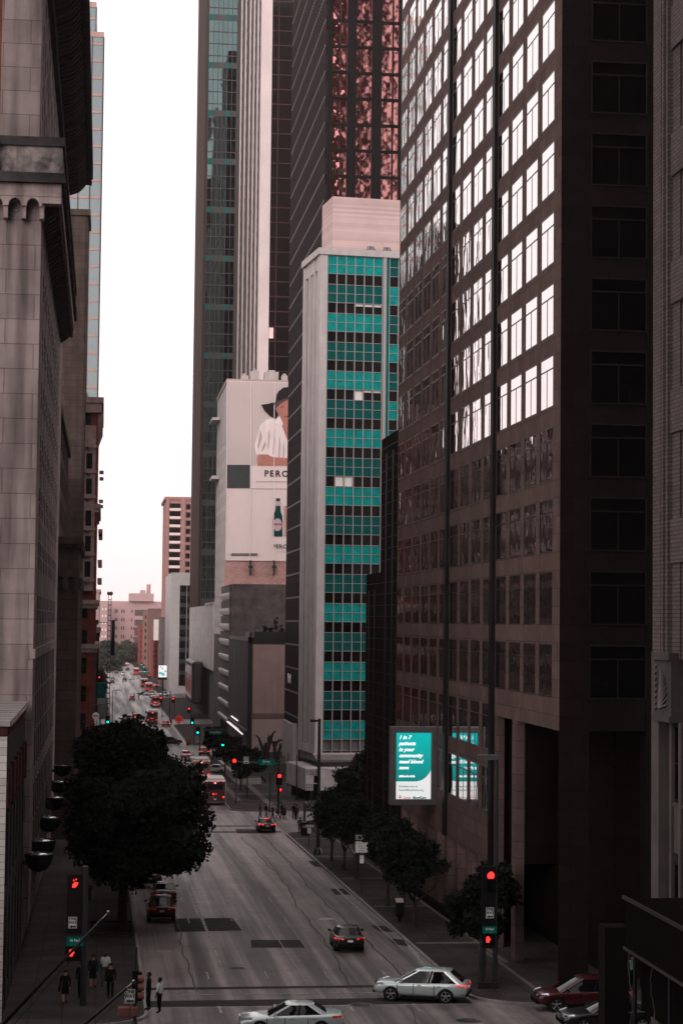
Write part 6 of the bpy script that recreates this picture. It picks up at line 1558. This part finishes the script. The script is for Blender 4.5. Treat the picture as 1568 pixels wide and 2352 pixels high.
for j in range(16): a_ = j*math.pi/8; b_ = (j+1)*math.pi/8; mb.prism([(.02+.12*math.cos(a_),-.08,hz(1970)+.12*math.sin(a_)),(.02+.12*math.cos(b_),-.08,hz(1970)+.12*math.sin(b_)),(.02+.09*math.cos(b_),-.08,hz(1970)+.09*math.sin(b_)),(.02+.09*math.cos(a_),-.08,hz(1970)+.09*math.sin(a_))],(0,.004,0))
mb.build('ring_symbol', m_redoff, pl)
# kiosk
p = G(917,2117,.15); t = thing('parking_kiosk', 'dark parking pay kiosk with sloping pale top among the right pavement trees', 'kiosk', p)
mb = MB(); mb.box(-.1,.1,-.1,.1,0,.35); mb.box(-.24,.24,-.2,.2,.32,1.28); mb.build('case', m_black, t, bevel=.03)
mb = MB(); mb.prism([(-.26,-.22,1.26),(.26,-.22,1.26),(.26,.22,1.48),(-.26,.22,1.48)],(0,0,.03)); mb.build('top_panel', M('kiosk_panel', (.42,.33,.31), .25, metal=.4, var=0), t)
# second junction mast arm
p = G(640,1868,.0); t = thing('traffic_signal', 'signal mast at the second junction carrying a green Ervay board on its arm', 'traffic signal', p); k = p.y/F; hz = lambda y_: (1868-y_)*k; X_ = lambda x_: (x_-640)*k
mb = MB(); mb.cyl((0,0,0),(0,0,hz(1748)),.22,.17,12); mb.lathe((0,0,0),[(.45,0),(.45,.15),(.25,.4)],12); mb.build('pole', m_dark, t)
mb = MB(); mb.cyl((0,0,hz(1756)),(X_(530),0,hz(1751)),.13,.07,10); mb.build('mast_arm', m_dark, t)
signal_head(t, 0, hz(1790), 0, y=-.45, back=True, w=.42, rr=.22)
hand_signal(t, X_(643), hz(1814), -.45, s=1.0)
name_sign(t, X_(610), hz(1752), .42, 'Ervay', '1500 S   200 N', w=2.0, h=.68, y=-.2)
one_way(t, X_(563.5), hz(1747.5), 1.35, -.2, left=False)
signal_head(t, X_(536.5), hz(1756), 0, y=-.25, back=True, w=.42, rr=.22)
def lamp_pole(x_, yb_, yt_, lb, r=.09, head=None, name='street_lamp', cat='street lamp', grp=None, dx=0):
    p = G(x_,yb_,.15); k = p.y/F; h = (yb_-yt_)*k; t = thing(name, lb, cat, p, 0, grp); post(t, h, r)
    if head: mb = MB(); mb.cyl((0,0,h),(dx,0,h+.15),r*.6,n=8); mb.box(dx-.55,dx+.1,-.15,.15,h+.08,h+.24); mb.build('lamp_head', m_dark, t)
    return t, h, k
lamp_pole(542,1846,1755,'thin dark post below the left red signal beyond the crossing')
lamp_pole(619.5,1866,1775,'slim dark post left of the red signal mast')
lamp_pole(661,1806,1731,'slim lamp post in the plaza left of the teal building base')
lamp_pole(680.5,1838,1735,'dark pole at the podium corner of the teal building')
lamp_pole(779.5,1830,1655,'thin camera pole in front of the teal bands', r=.12)
lamp_pole(257.5,1672,1588,'far street lamp with twin heads behind the big tree top', head=True, dx=1.6)
lamp_pole(390,1655,1588,'dark lamp post on the far right pavement', r=.12)
# camera pole equipment
Y_ = G(779.5,1830,.15).y; t = thing('security_camera', 'white dome camera on the thin pole before the pierced screen', 'camera', P(774,1745,Y_-.3)); k = Y_/F
mb = MB(); mb.box(.0,.45,0,.3,-.35,.4); mb.build('case', m_white, t); mb = MB(); mb.lathe((-.45,.1,-.45),[(.02,-.2),(.15,-.12),(.2,.05),(.1,.2),(.02,.22)],12); mb.cyl((-.45,.1,-.2),(-.4,.1,.05),.03); mb.cyl((-.4,.1,.05),(0,.1,.0),.03); mb.build('dome', m_white, t)
# small signals along the street
def small_signal(x_, y_, Y, lit, lb, side=1, w=.36):
    c = P(x_,y_,Y); t = thing('traffic_signal', lb, 'traffic signal', (c.x,Y,g(Y)+.1), 0, 'signals down the street'); h = c.z-(g(Y)+.1); zc = h-.36 if lit == 0 else h+.36
    post(t, zc+.8, .09, x=side*.38); signal_head(t, 0, zc, lit, y=-.1, back=True, w=w, rr=.19)
    mb = MB(); mb.cyl((side*.38,0,zc+.3),(0,0,zc+.3),.04); mb.build('bracket', m_dark, t)
for a in ((247.4,1658.6,352,2,'green signal at the foot of the lattice mast',-1),(323.6,1680.6,358,2,'green signal just above the big tree crown',1),(441.5,1660.4,392,2,'green signal on the right pavement beside the orange sign',1),
          (454,1683,357,2,'bright green signal left of the plaza name board',1),(511.5,1711,300,2,'green signal below the light tubes',1),(325,1526.8,1010,2,'farthest green signal on the right of the street',1),
          (330,1532,900,2,'second farthest green signal on the right',1),(331.6,1543.2,800,2,'green signal above the far red lamps',1),(397.6,1605,505,0,'red signal before the far crossing on the right',1),
          (341.9,1552,800,0,'small red signal beside the far bus',1),(359.5,1573,690,0,'red signal under the bright screen',1),(369.7,1603.7,520,0,'red signal beside the bus at the far crossing',1),(434,1628,470,0,'small red signal under the display case',1),(228,1556,620,0,'red signal at the far left kerb',-1)):
    small_signal(*a[:5], side=a[5], w=.4)
# Stone Place board, orange work sign, vertical signs
p = G(508,1760,.15); t = thing('street_name_board', 'green Stone Place board on a dark mast before the scalloped building', 'sign', (P(494,1700,330).x+1.6,330,g(330)+.1)); zc = P(494,1683,330).z-(g(330)+.1); post(t, zc+.5, .12); mb = MB(); mb.cyl((0,0,zc+.5),(-3.4,0,zc+.5),.07); mb.build('mast_arm', m_dark, t); name_sign(t, -1.6, zc, .40, 'Stone Place', '1500 Elm', w=2.2, h=.6, y=-.15)
Y_ = 470; c = P(411,1652.5,Y_); t = thing('work_sign', 'orange diamond road work sign on a stand on the right', 'sign', (c.x,Y_,g(Y_)+.1)); h = c.z-g(Y_)-.1
mb = MB(); mb.prism([(0,-.05,h+1.15),(1.15,-.05,h),(0,-.05,h-1.15),(-1.15,-.05,h)],(0,.03,0)); pl = mb.build('sign_plate', M('work_orange', (.55,.05,.03), .4, var=.05, emit=(1,.08,.05), es=.12), t)
text_mesh('ROAD\nWORK', .42, m_signk, pl, (0,-.06,h), world=False, offset=.01); post(t, h, .06)
# plaza board sign between posts
c = P(555,1733,305)
t = thing('plaza_sign', 'small pale sign board near the plaza steps', 'sign', (c.x,305,g(305)+.15)); h = c.z-g(305)-.15; post(t, h, .05, base=False); plate(t, 0, h, 1.5, .9, -.05, M('board_pale',(.3,.27,.26),.6), m_signk)
# vertical restaurant sign left
t = thing('restaurant_sign', 'white vertical restaurant sign with round top on the far left wall', 'sign', (-2.5,285,-17)); Y_ = 285
a = P(217,1651.5,Y_); b = P(227,1693,Y_); mb = MB(); mb.box(a.x,b.x,Y_,Y_+.3,b.z,a.z,0); mb.box(-2.55,a.x,Y_+.1,Y_+.2,a.z-.4,a.z-.3,1); mb.box(-2.55,a.x,Y_+.1,Y_+.2,b.z+.4,b.z+.5,1); mb.box(b.x,b.x+.12,Y_,Y_+.3,b.z,a.z,2); mb.box(a.x-.12,a.x,Y_,Y_+.3,b.z,a.z,3)
pn = mb.build('panel', [m_signw, m_dark, M('sign_teal_edge', (.0,.2,.2), .5), M('sign_red_edge', (.3,.03,.03), .5)], t, world=True)
H = a.z-b.z
for i, ch in enumerate("CAMPISI'S"): text_mesh(ch, H/9*1.05, m_signk, pn, ((a.x+b.x)/2,Y_-.02,a.z-H*(i+.5)/9), offset=.01)
c = P(220,1645,Y_); mb = MB(); mb.cyl((c.x,Y_-.1,c.z),(c.x,Y_+.3,c.z),.5,n=20); rd = mb.build('round_top', m_signw, t, world=True)
mb = MB(); mb.box(c.x-.35,c.x+.35,Y_-.13,Y_-.1,c.z-.08,c.z+.12); mb.build('emblem', M('sign_red_edge', (.3,.03,.03), .5), rd, world=True)
# teal hanging banner
t = thing('hanging_banner', 'dark teal banner with pale foot hanging beside the lattice mast', 'banner', (-1.1,345,-12)); Y_ = 345
a = P(224,1570,Y_); b = P(243,1604,Y_); mb = MB(); mb.box(a.x,b.x,Y_,Y_+.1,b.z,a.z); mb.build('cloth', M('banner_teal', (.0,.10,.095), .8, var=.15), t, world=True)
c = P(243,1618,Y_); mb = MB(); mb.box(a.x,b.x,Y_,Y_+.1,c.z,b.z-.01); mb.build('pale_foot', M('banner_pale', (.35,.36,.36), .8, var=.1), t, world=True)
mb = MB(); mb.box(a.x-.1,b.x+.05,Y_-.05,Y_+.15,a.z,a.z+.12); mb.box(-1.3,b.x,Y_,Y_+.1,c.z-.1,c.z); mb.build('bracket', m_grey, t, world=True)
mb = MB()
for k in range(5): mb.box(a.x+.1,a.x+.8+.1*(k%2),Y_-.012,Y_,a.z-.4-k*.35,a.z-.33-k*.35)
mb.build('banner_stripes', M('banner_line', (.05,.3,.28), .8), t, world=True)
# lattice mast
Y_ = 400; x0 = P(247.5,1424,Y_).x; x1 = P(255.5,1424,Y_).x; zt = P(250,1372,Y_).z; gz = g(Y_)+.15
t = thing('lattice_mast', 'slim dark lattice ladder mast with twin round lamps on top on the left pavement', 'mast', ((x0+x1)/2,Y_,gz))
mb = MB(); mb.box(x0,x0+.12,Y_,Y_+.12,gz,zt); mb.box(x1-.12,x1,Y_,Y_+.12,gz,zt); mb.box(x0,x0+.12,Y_+.7,Y_+.82,gz,zt); mb.box(x1-.12,x1,Y_+.7,Y_+.82,gz,zt)
z = gz+.3
while z < zt: mb.box(x0+.12,x1-.12,Y_+.01,Y_+.11,z,z+.18); mb.box(x0+.12,x1-.12,Y_+.71,Y_+.81,z,z+.18); mb.box(x0+.01,x0+.11,Y_+.12,Y_+.7,z,z+.12); z += 1.05
mb.box(-1.25,x0,Y_+.02,Y_+.12,-.6,-.45); mb.box(-1.25,x0,Y_+.02,Y_+.12,-14.6,-14.45)
mb.build('truss', m_dark, t, world=True)
for s_ in (-.25,.25): mb = MB(); c = ((x0+x1)/2+s_,Y_+.3,zt+.75); mb.lathe(c,[(.02,.45),(.3,.3),(.38,0),(.25,-.3),(.05,-.4)],12); mb.cyl((c[0],c[1],zt),(c[0],c[1],zt+.4),.06); mb.build('lamp', m_dark, t, world=True)
mb = MB(); mb.box(x1+.05,x1+.75,Y_,Y_+.3,-7.2,.0); mb.build('side_panel', m_black, t, world=True)
# bright advertising screen far away
Y_ = 650; a = P(363.5,1528,Y_); b = P(383.5,1556,Y_); c = P(383,1562,Y_)
t = thing('lit_screen', 'bright white and teal advertising screen far up the right side', 'screen', ((a.x+b.x)/2,Y_,g(Y_)+.1))
mb = MB(); mb.box(a.x,b.x,Y_,Y_+.4,c.z,a.z); mb.cyl(((a.x+b.x)/2,Y_+.2,g(Y_)),((a.x+b.x)/2,Y_+.2,c.z),.2); mb.build('case', m_dark, t, world=True)
mb = MB(); mb.box(a.x+.1,b.x-.1,Y_-.05,Y_,b.z,a.z-.1); sc2 = mb.build('screen', M('far_screen', (.4,.4,.4), .4, var=0, emit=(1,.95,.93), es=1.0), t, world=True)
mb = MB(); w_ = b.x-a.x
for (u,v,r_) in ((.5,.72,.35),(.25,.35,.5),(.55,.25,.6),(.8,.5,.35),(.3,.85,.3)): mb.cyl((a.x+w_*u,Y_-.09,b.z+(a.z-b.z)*v),(a.x+w_*u,Y_-.06,b.z+(a.z-b.z)*v),r_,n=12)
mb.build('screen_picture', M('far_screen_teal', (.1,.3,.3), .4, var=0, emit=(.15,.55,.55), es=.8), sc2, world=True)
# plaza walls, steps rail and planters
def rail(name, lb, p0, p1, n=10, h=1.0):
    p0 = Vector(p0); p1 = Vector(p1); t = thing(name, lb, 'railing', p0); d = p1-p0; mb = MB(); mb.cyl((0,0,h), d+Vector((0,0,h)), .05, n=6); mb.cyl((0,0,.15), d+Vector((0,0,.15)), .03, n=6)
    for i in range(n+1): q = d*i/n; mb.cyl(q, q+Vector((0,0,h)), .03, n=5)
    mb.build('bars', m_dark, t)
def low_wall(lb, pts, w, h, mat, name='low_wall', cat='wall', cap=None):
    t = thing(name, lb, cat, (pts[0][0],pts[0][1],g(pts[0][1])+.1)); mb = MB()
    for (a,b) in zip(pts, pts[1:]):
        d = Vector((b[0]-a[0],b[1]-a[1],0)).normalized(); n_ = Vector((-d.y,d.x,0))*w/2
        za, zb_ = g(a[1])+.1, g(b[1])+.1
        q = [Vector((a[0],a[1],za))+n_,Vector((b[0],b[1],zb_))+n_,Vector((b[0],b[1],zb_))-n_,Vector((a[0],a[1],za))-n_]; mb.prism(q, (0,0,h), 0)
    mb.build('wall', mat, t, world=True); return t
m_wallw = M('white_concrete_wall', (.42,.40,.395), .7, var=.12, vscale=1)
low_wall('pale low wall sloping beside the plaza steps, left of the sitting person', [(19.6,325),(19.9,283)], .6, 1.1, m_wallw)
low_wall('pale low bench wall crossing the plaza behind the sitting person', [(20.2,282),(23.0,284)], .6, .9, m_concrete)
low_wall('dark hedge wall along the foot of the pink building', [(22,346),(35,347)], 1.0, 1.2, m_dkstone)
rail('plaza_railing', 'dark handrail beside the plaza steps', (20.4,322,g(322)+.1), (20.8,286,g(286)+.1), 14)
rail('plaza_railing', 'dark railing in front of the bare trees by the pink wall', (22.5,316,g(316)+.1), (29,318,g(318)+.1), 14)
def planter(lb, x0, x1, y0, y1, h, mat=m_greycon, leafm=None, n=700, seed=1, lh=.5):
    z0 = g(y0)+.1; t = thing('planter', lb, 'planter', ((x0+x1)/2,(y0+y1)/2,z0)); mb = MB()
    mb.box(x0,x1,y0,y0+.25,z0,z0+h); mb.box(x0,x1,y1-.25,y1,z0-.5,z0+h); mb.box(x0,x0+.25,y0+.25,y1-.25,z0-.5,z0+h); mb.box(x1-.25,x1,y0+.25,y1-.25,z0-.5,z0+h); mb.build('wall', mat, t, world=True)
    mb = MB(); mb.box(x0+.25,x1-.25,y0+.25,y1-.25,z0,z0+h-.15); mb.build('soil', m_patch, t, world=True)
    random.seed(seed); mb = MB()
    for i in range(n):
        x = random.uniform(x0+.2,x1-.2); y = random.uniform(y0+.2,y1-.2); a = random.uniform(0,6.28); l = random.uniform(.3,1)*lh; b = Vector((x,y,z0+h-.15)); d = Vector((math.cos(a)*.35*l,math.sin(a)*.35*l,l)); s_ = Vector((-math.sin(a),math.cos(a),0))*.05
        mb.add([b-s_,b+s_,b+d*.7+s_*1.3,b+d],[(0,1,2,3)])
    mb.build('plants', leafm or m_grass, t, world=True)
m_grass = M('blue_grey_grass', (.10,.13,.125), .7, var=.3, vscale=2)
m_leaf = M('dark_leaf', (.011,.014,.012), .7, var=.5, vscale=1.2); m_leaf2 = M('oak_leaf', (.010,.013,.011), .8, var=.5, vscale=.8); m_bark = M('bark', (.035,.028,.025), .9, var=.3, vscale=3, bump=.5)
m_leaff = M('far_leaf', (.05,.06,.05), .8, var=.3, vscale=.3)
planter('raised planter with blue grey grass at the crossing corner', 22.3, 26.5, 206, 216, 2.2, seed=4)
planter('long dark raised planter with grasses before the brown rear wing', 27.0, 36, 196, 208, 3.2, seed=5, n=1400)
planter('roof garden box with small shrubs above the pink wall', 29, 59, 352, 356, 1.0, seed=6, n=10)
bpy.data.objects.remove(bpy.data.objects['planter.002']) if False else None
low_wall('grey low wall beside the arcade of the brown tower', [(23.7,119),(23.7,158)], .35, .55, m_granited)

# ================================================================== TREES
def leaf_cloud(pts, n, size, spread, seed, flat=.8):
    random.seed(seed); vs = []; fs = []
    rnd = random.random; tot = sum(r**2 for _,r in pts)
    for c, r in pts:
        k = int(n*r**2/tot); c = Vector(c)
        for i in range(k):
            u = rnd()*2-1; a = rnd()*6.283; q = math.sqrt(1-u*u); rr = r*(rnd()**.45)*(1+.25*math.sin(a*3+c.x*5)*math.sin(u*4+c.y))
            p = c+Vector((q*math.cos(a)*rr, q*math.sin(a)*rr, u*rr*flat))
            s = size*(.5+rnd()); t1 = rnd()*6.283; t2 = (rnd()-.5)*2.2
            d1 = Vector((math.cos(t1)*math.cos(t2), math.sin(t1)*math.cos(t2), math.sin(t2)))*s; d2 = d1.orthogonal().normalized()*s*.42; d2.rotate(Matrix.Rotation(rnd()*6.28,3,d1.normalized()))
            b = len(vs); vs += [p, p+d1*.5+d2, p+d1, p+d1*.5-d2]; fs.append((b,b+1,b+2,b+3))
    return vs, fs
def tree(label, p, ht, crown, n, leaf, seed, group=None, fork=True, r0=.2, trunk_z=None, clumps=34, cr=None, name='street_tree', csub=.30, mat=None, cat='tree'):
    # crown: (rx, ry, rz, zc)
    t = thing(name, label, cat, p, 0, group); random.seed(seed); rx, ry, rz, zc = crown[:4]; ox = crown[4] if len(crown) > 4 else 0
    cl = []
    for i in range(clumps):
        u = random.uniform(-.9,1); a = random.uniform(0,6.283); q = math.sqrt(max(0,1-u*u)); f = random.uniform(.45,1.06)
        cl.append((Vector((ox+q*math.cos(a)*rx*f, q*math.sin(a)*ry*f, zc+u*rz*f)), random.uniform(.6,1.15)*csub*min(rx,rz)*1.3))
    cl.append((Vector((ox,0,zc)), min(rx,rz)*.55)); 
    vs, fs = leaf_cloud(cl, n, leaf, .3, seed+1)
    me = bpy.data.meshes.new('crown'); me.from_pydata([tuple(v) for v in vs], [], fs); me.materials.append(mat or m_leaf); me.update(); link_mesh('crown', me, t)
    mb = MB(); th = trunk_z or (zc-rz*.75)
    mb.cyl((0,0,-.1),(0,0,.3),r0*1.35,r0,8,cap=False); mb.cyl((0,0,.3),(0.03,0,th),r0,r0*.8,8)
    for i in range(7 if fork else 4):
        e = cl[(i*5) % len(cl)][0]; s0 = Vector((.03,0,th-.05)); mid = s0.lerp(e,.5)+Vector((random.uniform(-.2,.2),random.uniform(-.2,.2),-.15*rz))
        mb.cyl(s0, mid, r0*.55, r0*.35, 6); mb.cyl(mid, e, r0*.35, r0*.10, 6)
    mb.build('trunk', m_bark, t); return t
# big oaks along the left pavement
big = 'big dark trees along the left pavement'
P1 = G(280,2136,.15)
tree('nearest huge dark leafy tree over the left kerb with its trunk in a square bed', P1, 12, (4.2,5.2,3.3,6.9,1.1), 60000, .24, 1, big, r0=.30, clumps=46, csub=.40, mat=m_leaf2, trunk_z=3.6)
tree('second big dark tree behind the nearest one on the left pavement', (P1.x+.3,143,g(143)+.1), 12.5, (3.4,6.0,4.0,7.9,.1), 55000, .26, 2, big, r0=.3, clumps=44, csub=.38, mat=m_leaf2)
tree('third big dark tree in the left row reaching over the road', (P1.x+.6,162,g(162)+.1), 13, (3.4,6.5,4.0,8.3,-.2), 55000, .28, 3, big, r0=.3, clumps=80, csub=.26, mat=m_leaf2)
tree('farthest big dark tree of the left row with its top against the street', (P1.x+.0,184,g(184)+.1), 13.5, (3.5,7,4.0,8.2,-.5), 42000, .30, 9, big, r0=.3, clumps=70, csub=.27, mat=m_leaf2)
small = 'small trees along the right pavement'
for i, (x_,y_,rx,rz,lb,ox) in enumerate(((761.5,1978,2.0,1.9,'farthest small forked tree on the right pavement',.2),(790,2000,2.0,1.9,'small forked tree second from the far end on the right pavement',.2),(818.6,2020,1.9,1.8,'small forked tree just behind the diamond lane sign',.3),
          (889.7,2082,2.1,2.0,'small forked tree left of the pay kiosk',.3),(925,2100,2.0,2.0,'small tree directly behind the pay kiosk',.3),(951,2129,2.1,2.0,'nearest small forked tree right of the pay kiosk',.1))):
    p = G(x_,y_,.15); tree(lb, p, 5, (rx*(.92+.16*((i*7)%3)/2),rx,rz*(.9+.1*((i*5)%3)),4.4+.25*((i*3)%3),ox-.3), 6000, .20, 20+i, small, r0=.13, clumps=22, trunk_z=1.6)
tree('young staked tree behind the right corner signal post', G(1112,2249,.15), 6, (1.6,1.6,1.7,3.9,-.5), 8000, .20, 31, small, r0=.07, clumps=24, trunk_z=2.0)
tree('dark tree beside the right corner signal against the arcade', (22.6,111,g(111)+.15), 6, (1.2,1.2,1.6,4.2,0), 4500, .20, 35, small, r0=.08, clumps=20, trunk_z=2.2)
plz = 'plaza trees beyond the crossing'
for i, (x_,y_,lb) in enumerate(((567,1833,'round dark tree in the plaza bed, nearest to the crossing'),(552,1815,'second plaza tree beside the nearest bus'),(541,1796,'plaza tree behind the red signal'),(520,1775,'dark tree right of the pink bus'),(505,1755,'dark tree farther along the bus lane'),(488,1745,'tree among signs at the middle crossing'))):
    tree(lb, G(x_,y_,.15), 5, (2.1,2.1,1.9,4.2,0), 3500, .30, 40+i, plz, r0=.1, clumps=18)
tree('dark shrubby tree over the long planter before the pierced screen', (P(820,1800,214).x,214,g(214)+.5), 7, (3.6,3.2,2.6,4.8,.8), 12000, .25, 50, None, r0=.15, clumps=30)
tree('dark evergreen behind the road sign on the right pavement', (24.6,197,g(197)+.1), 6, (2.3,2.3,2.4,3.8,.3), 8000, .24, 51, None, r0=.12, clumps=24)
farg = 'distant trees closing the street'
for i, (x_,y_,Y,rx,rz,lb) in enumerate(((248,1514,1130,14,9,'dark tree mass nearest the lattice mast at the street end'),(275,1505,1230,15,8.5,'wide dark tree in the centre of the street end'),(300,1514,1260,11,6.5,'pale grey tree left of the red brick row at the street end'),(240,1523,1020,9,11,'dark tree on the far left kerb'),(318,1510,1290,8,8,'small hazy tree beside the brick row'))):
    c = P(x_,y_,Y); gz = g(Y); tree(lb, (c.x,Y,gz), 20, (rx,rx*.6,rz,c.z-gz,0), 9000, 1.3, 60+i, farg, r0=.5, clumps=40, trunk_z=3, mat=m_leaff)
for i, (x_,lb) in enumerate(((-.1,'hazy small tree on the far left pavement before the tan slab'),)):
    tree(lb, (x_,640,g(640)+.1), 9, (2.2,3,3.2,6.2,0), 3000, .5, 70+i, None, r0=.15, mat=m_leaff)
# bare twisted tree shapes against the pink wall
def bare(label, base, scr, Y, seed):
    t = thing('bare_tree', label, 'tree', base, 0, 'bare trees by the pink wall'); mb = MB(); random.seed(seed)
    for br in scr:
        pts = [P(x,y,Y) for x,y in br]; b = Vector(base)
        for i in range(len(pts)-1):
            r_ = .34*(1-i/len(pts))+.07; mb.cyl(pts[i]-b, pts[i+1]-b, r_, max(.05,r_-.06), 6)
            for k in range(3):
                q = pts[i].lerp(pts[i+1], random.random()); d = Vector((random.uniform(-1,1),random.uniform(-.3,.3),random.uniform(-.1,1))).normalized()*random.uniform(.4,.9); mb.cyl(q-b, q+d-b, .06, .015, 4)
    mb.build('trunk', m_bark, t)
def r2(x,y): return (401.9+.1648*x, 1550+.1648*y)
Yb = 338
for (lb,scr) in (('bare tree curving left against the pink wall',[[(1235,1140),(1225,1050),(1190,950),(1165,880),(1130,850)],[(1230,1120),(1250,1030),(1270,950)]]),
                 ('tallest bare tree rising in the middle of the pink wall',[[(1280,1140),(1290,1050),(1320,960),(1340,880),(1370,810),(1400,795)],[(1320,960),(1310,900),(1320,850)],[(1335,930),(1300,870)]]),
                 ('bare tree arching right against the pink wall',[[(1400,1140),(1385,1060),(1390,990),(1430,930),(1480,910),(1510,920)],[(1390,1000),(1370,930)]]),
                 ('short bare tree stem right of the arching one',[[(1420,1140),(1450,1060),(1470,1000),(1460,960)]]),
                 ('single bare stem left of the bare trees',[[(1135,1140),(1140,1060),(1140,1020)]])):
    s2 = [[r2(*q) for q in br] for br in scr]; b = P(*s2[0][0], Yb); b.z = g(Yb)+.1; s2[0] = [proj(b)]+s2[0]; bare(lb, tuple(b), s2, Yb, len(lb))
# roof garden shrubs on the pink walled building
for i in range(16):
    x_ = 29.5+i*.95+random.uniform(-.2,.2); tall = i in (2,5,9,12)
    tree('roof garden shrub in the row above the pink wall', (x_,354.5,-3.1+.5), 2, (.45,.45,.8 if not tall else 1.5,1.2 if not tall else 2.4,0), 260, .22, 100+i, 'roof garden shrubs', r0=.04, clumps=6, fork=False, trunk_z=.4, name='roof_shrub', cat='shrub')
# newspaper boxes and bins near the plaza
for (x_,y_,c_,lb) in ((432,1713,(.2,.04,.035),'red utility box at the middle crossing corner'),(455,1708,(.35,.33,.32),'white striped utility box at the middle crossing corner'),(648,1757,(.12,.11,.11),'grey litter bin at the striped tower entrance'),(700,1920,(.01,.01,.01),'black litter bin under the turn sign')):
    p = G(x_,y_,.15); t = thing('utility_box', lb, 'street box', p); mb = MB(); mb.box(-.4,.4,-.35,.35,.08,1.3,0); mb.box(-.45,.45,-.4,.4,1.3,1.38,1); mb.box(-.35,.35,-.3,.3,0,.08,1); mb.build('case', [M('box_'+str(int(x_)), c_, .5, var=.1), m_dark], t)
    mb = MB(); mb.box(-.3,.3,-.37,-.35,.8,1.1); mb.build('door', m_grey, t)
for (y0_,lb) in ((107,'low dark rail around the bed of the nearest big tree, near side'),(113,'low dark rail around the bed of the nearest big tree, far side')):
    t = thing('bed_rail', lb, 'railing', (.9,P1.y-(4 if y0_ == 107 else -1.2),g(P1.y)+.15)); mb = MB(); mb.box(-1.3,1.3,-.08,.08,.25,.42); mb.box(-1.25,-1.15,-.05,.05,0,.25); mb.box(1.15,1.25,-.05,.05,0,.25); mb.build('rail', m_dark, t)
